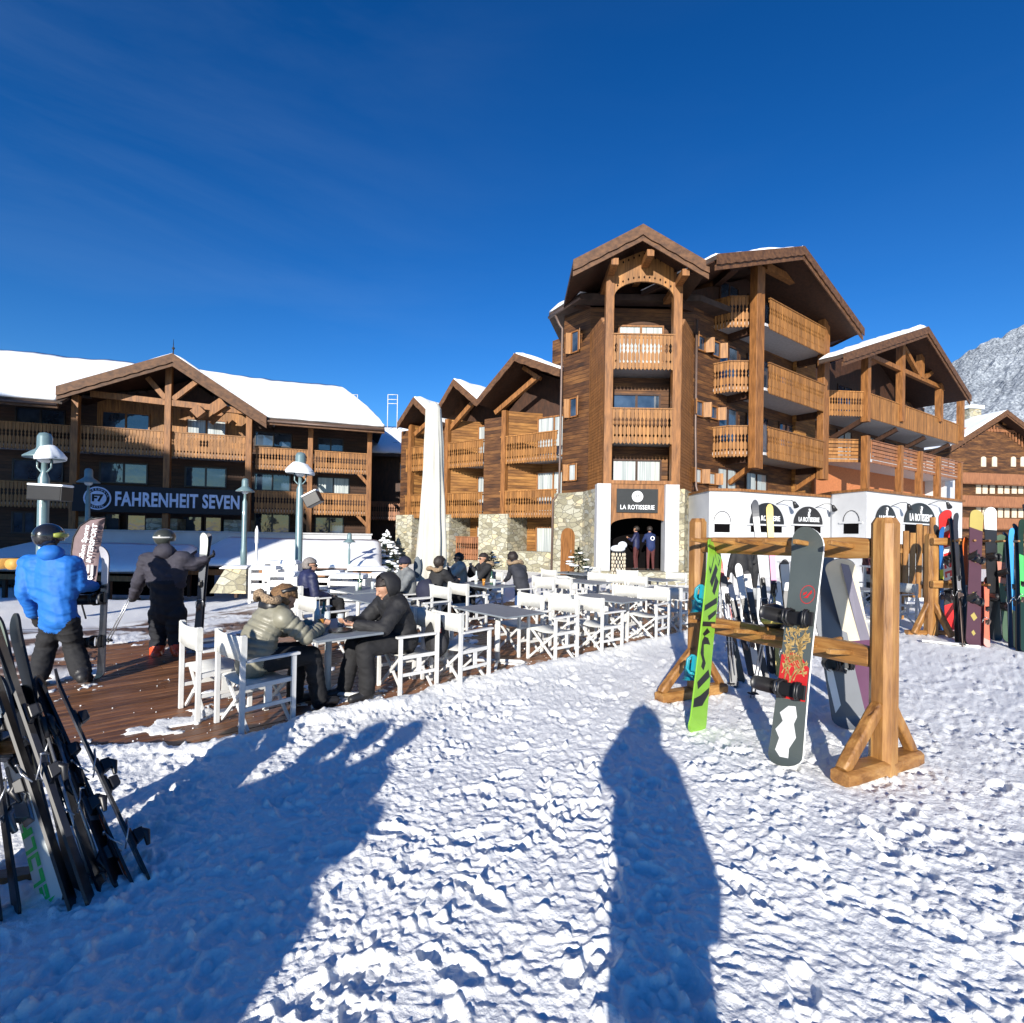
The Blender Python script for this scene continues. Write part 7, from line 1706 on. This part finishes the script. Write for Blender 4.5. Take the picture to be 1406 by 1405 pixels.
# ---- seated figures
def seated(name, label, a, b, face, colt, coll, hairf=None, lean=.0, arms='table', sc=1.0, look=0.0, voxel=.017, puff=0, hands='SKIN', legs=True, headtilt=0.0, shoes=None, stoop=0.0, zs=.47):
    o = DK(a, b, 0); F = Fr(o.x, o.y, face-90, 0)         # local +y is forward
    w = lambda x, y, z: F.w(x*sc, y*sc, z)
    ly = lean
    pel, mid, chs, nck = w(0,-.04,zs+.10), w(0,-.05+ly*.4,zs+.30), w(0,-.03+ly*.9,zs+.47-stoop*.3), w(0,.0+ly*1.1,zs+.58-stoop)
    sx = w(1,0,0)-w(0,0,0)
    B = [(pel, mid, .198*sc, .185*sc, 0, sx, .80), (mid, chs, .185*sc, .190*sc, 0, sx, .76), (chs, nck, .14*sc, .085*sc, 0, sx, .8)]
    sL, sR = w(-.17, .0+ly*1.0, zs+.52-stoop*.7), w(.17, .0+ly*1.0, zs+.52-stoop*.7)
    B.append((sL, sR, .095*sc, .095*sc, 0))
    for s_, sg in ((sL, -1), (sR, 1)):
        if arms == 'table': e = w(sg*.23, .20+ly*.9, zs+.29); hd = w(sg*.11, .44+ly*.6, zs+.33)
        elif arms == 'mouth': e = w(sg*.22, .24+ly, zs+.32); hd = w(sg*.05, .33+ly, zs+.50-stoop)
        else: e = w(sg*.24, .02+ly*.6, zs+.24); hd = w(sg*.12, .24, zs+.18)
        B.append((s_, e, .088*sc, .074*sc, 0)); B.append((e, hd, .074*sc, .054*sc, 0)); hand(B, hd+(hd-e).normalized()*.01, e, s=.98*sc, mi=2, curl=.55, thumb=-sg)
    if legs:
        for sg in (-1, 1):
            k = w(sg*.13, .43, zs+.08); an = w(sg*.13, .46+.06*sg, .10)
            B.append((w(sg*.09, 0, zs+.09), k, .110*sc, .088*sc, 1)); B.append((k, an, .086*sc, .074*sc, 1)); B.append((w(sg*.13, .44+.06*sg, .055), w(sg*.14, .62+.06*sg, .045), .050*sc, .042*sc, 3)); B.append((an, w(sg*.13, .45+.06*sg, .05), .06*sc, .05*sc, 3))
    hf = (F.Y*math.cos(look)+F.X*math.sin(look)-V(0,0,headtilt)).normalized(); hc = nck+V(0,0,.115-headtilt*.03)*sc+F.Y*(.03+headtilt*.07)
    u_ = (V(0,0,1)+F.Y*headtilt).normalized()
    f, sd_, u = head(B, hc, hf, u_, sc, 4); B.append((nck-V(0,0,.02), hc-u*.03, .055*sc, .052*sc, 4))
    pr = figure(name, label, B, [colt, coll, {'m': SKIN, 'w': .0} if hands == 'SKIN' else hands, shoes or BOOT, {'m': SKIN, 'w': .0}], voxel)
    return pr, hc, f, sd_, u, F, w
def hair(pr, hc, f, u, mat, s=1.0, name='hair', long_=.0, lump=.12):
    B3 = basis(f, u); shell(name, hc+u*.035*s-f*.018*s, .104*s, .112*s, .108*s, mat, pr, B3, 20, 14, cut=lambda v: v.z > .25 or (v.y < .15 and v.z > -.55-long_), lump=lump)
def hood_fur(pr, c, f, u, coat, fur=True, s=1.0):
    B3 = basis(f, u); shell('hood', c, .15*s, .10*s, .10*s, coat, pr, B3, 18, 10, lump=.08)
    if fur:
        m = MB(); m.tube([c+B3 @ V(.17*s*math.cos(t), -.06*s+.10*s*math.sin(t), .055*s+.02*math.sin(t*3)) for t in [2*math.pi*i/16 for i in range(16)]], [.040*s+.012*math.sin(i*2.3) for i in range(16)], 8, raw=True, closed=True); m.build('fur_trim', FUR, pr)
# P3 khaki puffer, bent over the table
KH = {'m': K('khaki_puffer', (.21,.20,.15), rough=.45, var=.1), 'w': .008, 'q': .016}; BT = {'m': BLKC, 'w': .018}
pr, hc, f, sd_, u, F, w = seated('person', 'person in a khaki quilted jacket bent over a phone and drink at the nearest table', .25, .40, 48, KH, BT, lean=.14, arms='table', voxel=.011, headtilt=.55, stoop=.06, sc=1.05)
hair(pr, hc, f, u, HAIRB, 1.04, long_=.1)
shell('neck_buff', hc-u*.10-f*.02, .105, .10, .06, M['black'], pr, basis(f, u), 16, 8, lump=.15)
hood_fur(pr, hc-u*.10-f*.10, f, u, M['black'], True, .9)
m = MB(); m.tube([hc+u*.05-f*.10+sd_*.09, hc+u*.13-f*.01+sd_*.10, hc+u*.15+f*.05, hc+u*.13-f*.01-sd_*.10, hc+u*.05-f*.10-sd_*.09], .022, 8, raw=True); m.build('head_band', M['black'], pr)
# P4 black hooded jacket facing the camera-left
BJ = {'m': K('black_jacket', (.010,.010,.012), rough=.75), 'w': .020}
pr, hc, f, sd_, u, F, w = seated('person', 'person in a black hooded jacket eating at the nearest table, facing left', 1.72, .36, 221, BJ, BT, lean=.10, arms='table', voxel=.011, headtilt=.35, stoop=.02, sc=1.08)
B3 = basis(f, u); shell('hood', hc+u*.03-f*.035, .135, .14, .145, BJ['m'], pr, B3, 22, 16, cut=lambda v: v.y < .45, lump=.06); hair(pr, hc, f, u, HAIRD, .98); eyes(pr, hc, f, sd_, u)
# backpack on the back of the black jacket chair
c = DK(2.17, .25, .55); BP = thing('backpack', 'black backpack hanging on the back of a foreground director chair', 'backpack', tuple(c)); m = MB(); m.ell(c, .15, .13, .24, 18, 12, raw=True); o = m.build('bag', BLKC, BP)
for v in o.data.vertices: v.co *= 1+.12*noise.noise(v.co*9)
m = MB(); m.ell(c+V(.03,-.10,-.06), .10, .06, .13, 12, 8, raw=True); m.build('front_pocket', K('grey_pocket', (.03,.03,.035)), BP); m = MB(); m.tube([c+V(-.08,.02,.2), c+V(-.12,.05,.32), c+V(-.05,.08,.34), c+V(0,.05,.24)], .012, 6, raw=True); m.build('strap', M['black'], BP); m = MB(); m.box(c.x+.02, c.x+.06, c.y-.14, c.y-.13, c.z+.08, c.z+.13); m.build('tag', RED, BP)
# navy jacket over a chair back
c = DK(3.86, 3.05, .72); o = None; m = MB(); m.ell(c, .17, .12, .24, 16, 12, raw=True); JK = m.build('hung_jacket', K('navy_cloth', (.012,.014,.035)))
for v in JK.data.vertices: d_ = v.co-Vector(c); v.co = Vector(c)+d_*(1+.35*noise.noise(v.co*6))
tag(JK, 'navy jacket draped over a director chair back behind the black hooded diner', 'jacket')
# P5 grey hair, navy jacket
NV = {'m': K('navy_jacket', (.012,.016,.060), rough=.6), 'w': .015}
pr, hc, f, sd_, u, F, w = seated('person', 'grey-haired man in a navy jacket and sunglasses seated beside the thick lamp post', 2.15, 3.95, 38, NV, BT, lean=-.05, arms='lap', voxel=.016, look=.5)
hair(pr, hc, f, u, HAIRG, 1.0); sunglasses(pr, hc, f, sd_, u); shell('hood', hc-u*.13-f*.09, .13, .09, .07, NV['m'], pr, basis(f, u), 16, 8)
# P6 grey hoodie, navy beanie
GH = {'m': K('grey_hoodie', (.15,.16,.165)), 'w': .015}
pr, hc, f, sd_, u, F, w = seated('person', 'man in a light grey hoodie and navy beanie seated left of the closed parasol', 3.80, 3.62, 218, GH, BT, lean=.02, arms='table', voxel=.016)
shell('beanie', hc+u*.055-f*.01, .103, .112, .10, K('navy_beanie', (.010,.010,.028)), pr, basis(f, u), 18, 12, cut=lambda v: v.z > -.25, lump=.03); sunglasses(pr, hc, f, sd_, u); m = MB(); m.ell(hc-u*.05+f*.07, .05, .035, .035, 10, 6, raw=True); m.build('beard', HAIRD, pr)
# P7, P8 dark coats with fur hoods, seen from behind
DC = {'m': K('dark_parka', (.016,.016,.018)), 'w': .015}
pr, hc, f, sd_, u, F, w = seated('person', 'dark-haired diner in a black parka with fur hood, right of the closed parasol', 4.45, 3.6, 50, DC, BT, lean=.05, voxel=.017)
hair(pr, hc, f, u, HAIRD, 1.08, long_=.3); hood_fur(pr, hc-u*.15-f*.08, f, u, DC['m'])
pr, hc, f, sd_, u, F, w = seated('person', 'diner in a pale pink beanie and black parka with fur hood', 4.8, 4.05, 62, DC, BT, lean=.05, voxel=.017)
shell('beanie', hc+u*.06-f*.01, .112, .12, .125, K('pink_beanie', (.55,.36,.36), bmp=.8, scale=40), pr, basis(f, u), 18, 12, cut=lambda v: v.z > -.3, lump=.03); hood_fur(pr, hc-u*.15-f*.08, f, u, DC['m'])
# P10 sunglasses and dark fur hood
pr, hc, f, sd_, u, F, w = seated('person', 'diner in sunglasses and dark fur-trimmed parka, right of the stooping one', 6.45, 4.5, 215, DC, BT, lean=.03, voxel=.017, arms='mouth')
hair(pr, hc, f, u, HAIRD, 1.06, long_=.3); sunglasses(pr, hc, f, sd_, u); hood_fur(pr, hc-u*.15-f*.08, f, u, DC['m'])
# P9 stooping parka with jeans, and the face behind
JEAN = K('blue_jeans', (.020,.055,.16), var=.2); PK = {'m': K('slate_parka', (.022,.024,.034)), 'w': .015}
Y9 = 10.9
def q9(x, y, dy=0.0): return P(x, y, Y9+dy)
f9 = V(-.5, .86, 0).normalized(); s9 = f9.cross(V(0,0,1))
bones = [(q9(717, 808), q9(713, 790), .17, .165, 0, s9, .78), (q9(713, 790), q9(708, 777, .12), .165, .15, 0, s9, .78), (q9(708, 777, .12), q9(704, 771, .2), .10, .07, 0), (q9(702, 781, .1), q9(718, 780, .12), .08, .08, 0),
         (q9(702, 781, .1), q9(698, 793, .2), .068, .055, 0), (q9(698, 793, .2), q9(694, 797, .4), .054, .044, 0), (q9(719, 781, .12), q9(722, 795, .2), .068, .055, 0), (q9(722, 795, .2), q9(712, 798, .42), .054, .044, 0),
         (q9(713, 811), q9(711, 828, .03), .095, .075, 1), (q9(711, 828, .03), q9(712, 843), .07, .06, 1), (q9(722, 811), q9(722, 828, .03), .095, .075, 1), (q9(722, 828, .03), q9(723, 843), .07, .06, 1),
         (q9(712, 845), q9(709, 846, .15), .05, .042, 2), (q9(723, 845), q9(720, 846, .15), .05, .042, 2)]
hand(bones, q9(694, 797, .42), q9(698, 793, .2), mi=3); hand(bones, q9(711, 798, .44), q9(722, 795, .2), mi=3)
hc = q9(703, 767, .24); f, sd_, u = head(bones, hc, f9-V(0,0,.3), mi=3)
p9 = figure('person', 'person standing and stooping over a table in a slate parka and blue jeans', bones, [PK, JEAN, BOOT, {'m': SKIN, 'w': 0}], .017); hair(p9, hc, f, u, HAIRD, 1.05); hood_fur(p9, hc-u*.13-f*.08, f, u, PK['m'])
pr, hc, f, sd_, u, F, w = seated('person', 'man in sunglasses and pale scarf sitting beyond the stooping parka', 6.0, 4.9, 205, K('beige_scarf', (.45,.42,.36)), BT, voxel=.018, arms='mouth')
hair(pr, hc, f, u, HAIRD, 1.0); sunglasses(pr, hc, f, sd_, u)
# ---- standing simple figures (small in the picture)
def standing(label, x, y, face, top, legs, hairm, h=1.75, z=0.0, arms='down', lean=0.0, voxel=.02, mats=None, sg_=False):
    F = Fr(x, y, face-90, z); k = h/1.75; w = lambda a, b, c: F.w(a*k, b*k, c*k); sx = F.X
    B = [(w(0,0,.96), w(0,lean*.4,1.18), .185*k, .18*k, 0, sx, .75), (w(0,lean*.4,1.18), w(0,lean,1.36), .18*k, .18*k, 0, sx, .7), (w(0,lean,1.38), w(0,lean*1.1,1.48), .10*k, .06*k, 0), (w(-.17,lean,1.40), w(.17,lean,1.40), .07*k, .07*k, 0)]
    for s_ in (-1, 1):
        e = w(s_*.25, lean, 1.12) if arms == 'down' else w(s_*.24, lean+.12, 1.16); hd = w(s_*.26, lean+.08, .88) if arms == 'down' else w(s_*.10, lean+.30, 1.26 if arms == 'up' else 1.12)
        B.append((w(s_*.18, lean, 1.40), e, .064*k, .052*k, 0)); B.append((e, hd, .05*k, .04*k, 0)); hand(B, hd, e, mi=3, thumb=-s_)
        B.append((w(s_*.09, 0, .93), w(s_*.10, .03, .5), .095*k, .07*k, 1)); B.append((w(s_*.10, .03, .5), w(s_*.11, 0, .10), .068*k, .05*k, 1)); B.append((w(s_*.11, -.02, .055), w(s_*.12, .15, .045), .05*k, .04*k, 2))
    hc = w(0, lean*1.25+.02, 1.62); f, sd_, u = head(B, hc, F.Y, mi=4); B.append((w(0,lean*1.1,1.46), hc-u*.04, .055*k, .05*k, 4))
    pr = figure('person', label, B, [top, legs, BOOT, {'m': SKIN, 'w': 0}, {'m': SKIN, 'w': 0}], voxel)
    if hairm: hair(pr, hc, f, u, hairm, 1.02, long_=.15)
    if sg_: sunglasses(pr, hc, f, sd_, u)
    return pr, hc, f, sd_, u, F, w
RDT = K('maroon_apron', (.07,.015,.015))
p = P(873, 790, 20.1); standing('person in navy with hands raised to the face in the dark restaurant doorway', p.x, p.y, 150, NV['m'], RDT, HAIRD, z=.45, arms='up', h=1.7)
p = P(893, 790, 19.8); pr, hc, f, sd_, u, F, w = standing('person in a royal blue top with round white back emblem in the restaurant doorway', p.x, p.y, 100, K('royal_top', (.008,.020,.085)), RDT, HAIRD, z=.45, arms='mid', h=1.7, lean=.1)
m = MB(F); ring(m, .0, 1.25, .085, .055, -.145, -.13, 20); m.build('back_emblem', M['signwhite'], pr)
# people behind the big rack
p = G(1038, 850); standing('person in a white helmet and black jacket behind the left half of the big rack', p.x, p.y+.8, 80, K('black_jacket', (.01,.01,.012)), K('white_trousers', (.5,.5,.5)), None, h=1.7)
pr = [o for o in COL.objects if o.get('label', '').startswith('person in a white helmet')][0]; c = P(1037, 760, p.y+.8); c.z = 1.60; c.x = p.x; shell('helmet', c, .125, .14, .125, M['signwhite'], pr, None, 18, 12, cut=lambda v: v.z > -.4)
p = G(1072, 846); pr, hc, f, sd_, u, F, w = standing('person with a turquoise hat facing left behind the grey snowboard', p.x+.1, p.y+1.6, 190, K('dark_parka', (.016,.016,.018)), BLKC, HAIRD, h=1.75, arms='mid'); shell('hat', hc+u*.06, .11, .115, .09, TEAL, pr, basis(f, u), 16, 10, cut=lambda v: v.z > -.2)
p = G(1245, 838); pr, hc, f, sd_, u, F, w = standing('dark-haired woman with sunglasses behind the tall bar table', p.x-.1, p.y+1.3, 300, RDT, BLKC, HAIRD, h=1.68, arms='mid', sg_=True)
p = G(1262, 838); pr, hc, f, sd_, u, F, w = standing('person in an orange-red hat beside the dark-haired woman', p.x+.1, p.y+1.6, 200, K('rust_jacket', (.30,.10,.05)), BLKC, HAIRD, h=1.7, arms='mid'); shell('hat', hc+u*.06, .11, .115, .10, K('orange_hat', (.75,.10,.02)), pr, basis(f, u), 16, 10, cut=lambda v: v.z > -.2)
# the photographer, known only by the shadow thrown ahead
PHJ = K('dark_parka', (.016,.016,.018))
F = Fr(0.0, -.42, 0, 0); w = lambda a, b, c: F.w(a, b, c); B = []
B += [(w(.02,0,1.0), w(.01,0,1.22), .205, .225, 0, V(1,0,0), .8), (w(0,0,1.2), w(0,0,1.45), .24, .15, 0, V(1,0,0), .8), (w(-.15,0,1.42), w(.15,0,1.40), .11, .11, 0), (w(-.19,0,1.38), w(-.24,.12,1.36), .10, .09, 0), (w(-.24,.12,1.40), w(-.08,.30,1.55), .08, .06, 0), (w(.16,0,1.34), w(.27,.0,1.02), .11, .09, 0), (w(.27,.0,1.02), w(.27,.08,.90), .09, .07, 0), (w(0,0,1.40), w(0,0,1.64), .20, .12, 0)]
for s_ in (-1, 1): B += [(w(s_*.09+.02,0,.93), w(s_*.08+.03,.02,.5), .135, .10, 1), (w(s_*.08+.03,.02,.5), w(s_*.08+.03,0,.1), .095, .08, 1), (w(s_*.1,-.03,.06), w(s_*.11,.16,.05), .06, .05, 2)]
head(B, w(0,.0,1.66), V(0,1,0), mi=3); hand(B, w(-.07,.31,1.53), w(-.2,.2,1.42), mi=3); hand(B, w(.30,.17,.99), w(.33,.06,1.1), mi=3)
ph = figure('person', 'photographer in a hooded coat, seen only as the long central shadow on the snow', B, [PHJ, BLKC, BOOT, SKIN], .02); c = w(0,-.01,1.70); shell('hood', c, .145, .16, .17, PHJ, ph, None, 18, 12, cut=lambda v: v.y < .5); m = MB(); m.tube([c+V(0,0,.05), c+V(0,-.02,.21)], [.12, .02], 12, raw=True); m.build('hood_tip', PHJ, ph)
# unseen figures added outside the frame to cast the left and right shadows
for k, (x, y, hh, lb) in enumerate(((-2.15, -.75, 1.80, 'tallest unseen figure near the photographer, whose shadow reaches the terrace deck'), (-2.62, -.55, 1.62, 'second unseen figure near the photographer, shadow just left of the tallest one'), (-3.15, -.95, 1.55, 'third unseen figure near the photographer, shadow falling nearest the left skis'), (-2.40, -.62, 1.74, 'sixth unseen figure, added to fill the shadow between the two tallest ones'), (-2.05, -1.7, 1.62, 'fourth unseen figure, added to fill the broad left shadow'), (-2.75, -1.9, 1.75, 'fifth unseen figure, added to fill the broad left shadow'), (-2.15, -.25, 1.15, 'small unseen figure, added as shade at the bottom left of the snow'))):
    standing(lb, x, y, 90, PHJ, BLKC, HAIRD, h=hh, voxel=.03)
standing('unseen figure right of the photographer, casting the bottom right corner shadow', 1.35, -3.2, 90, PHJ, BLKC, HAIRD, h=1.5, voxel=.03)
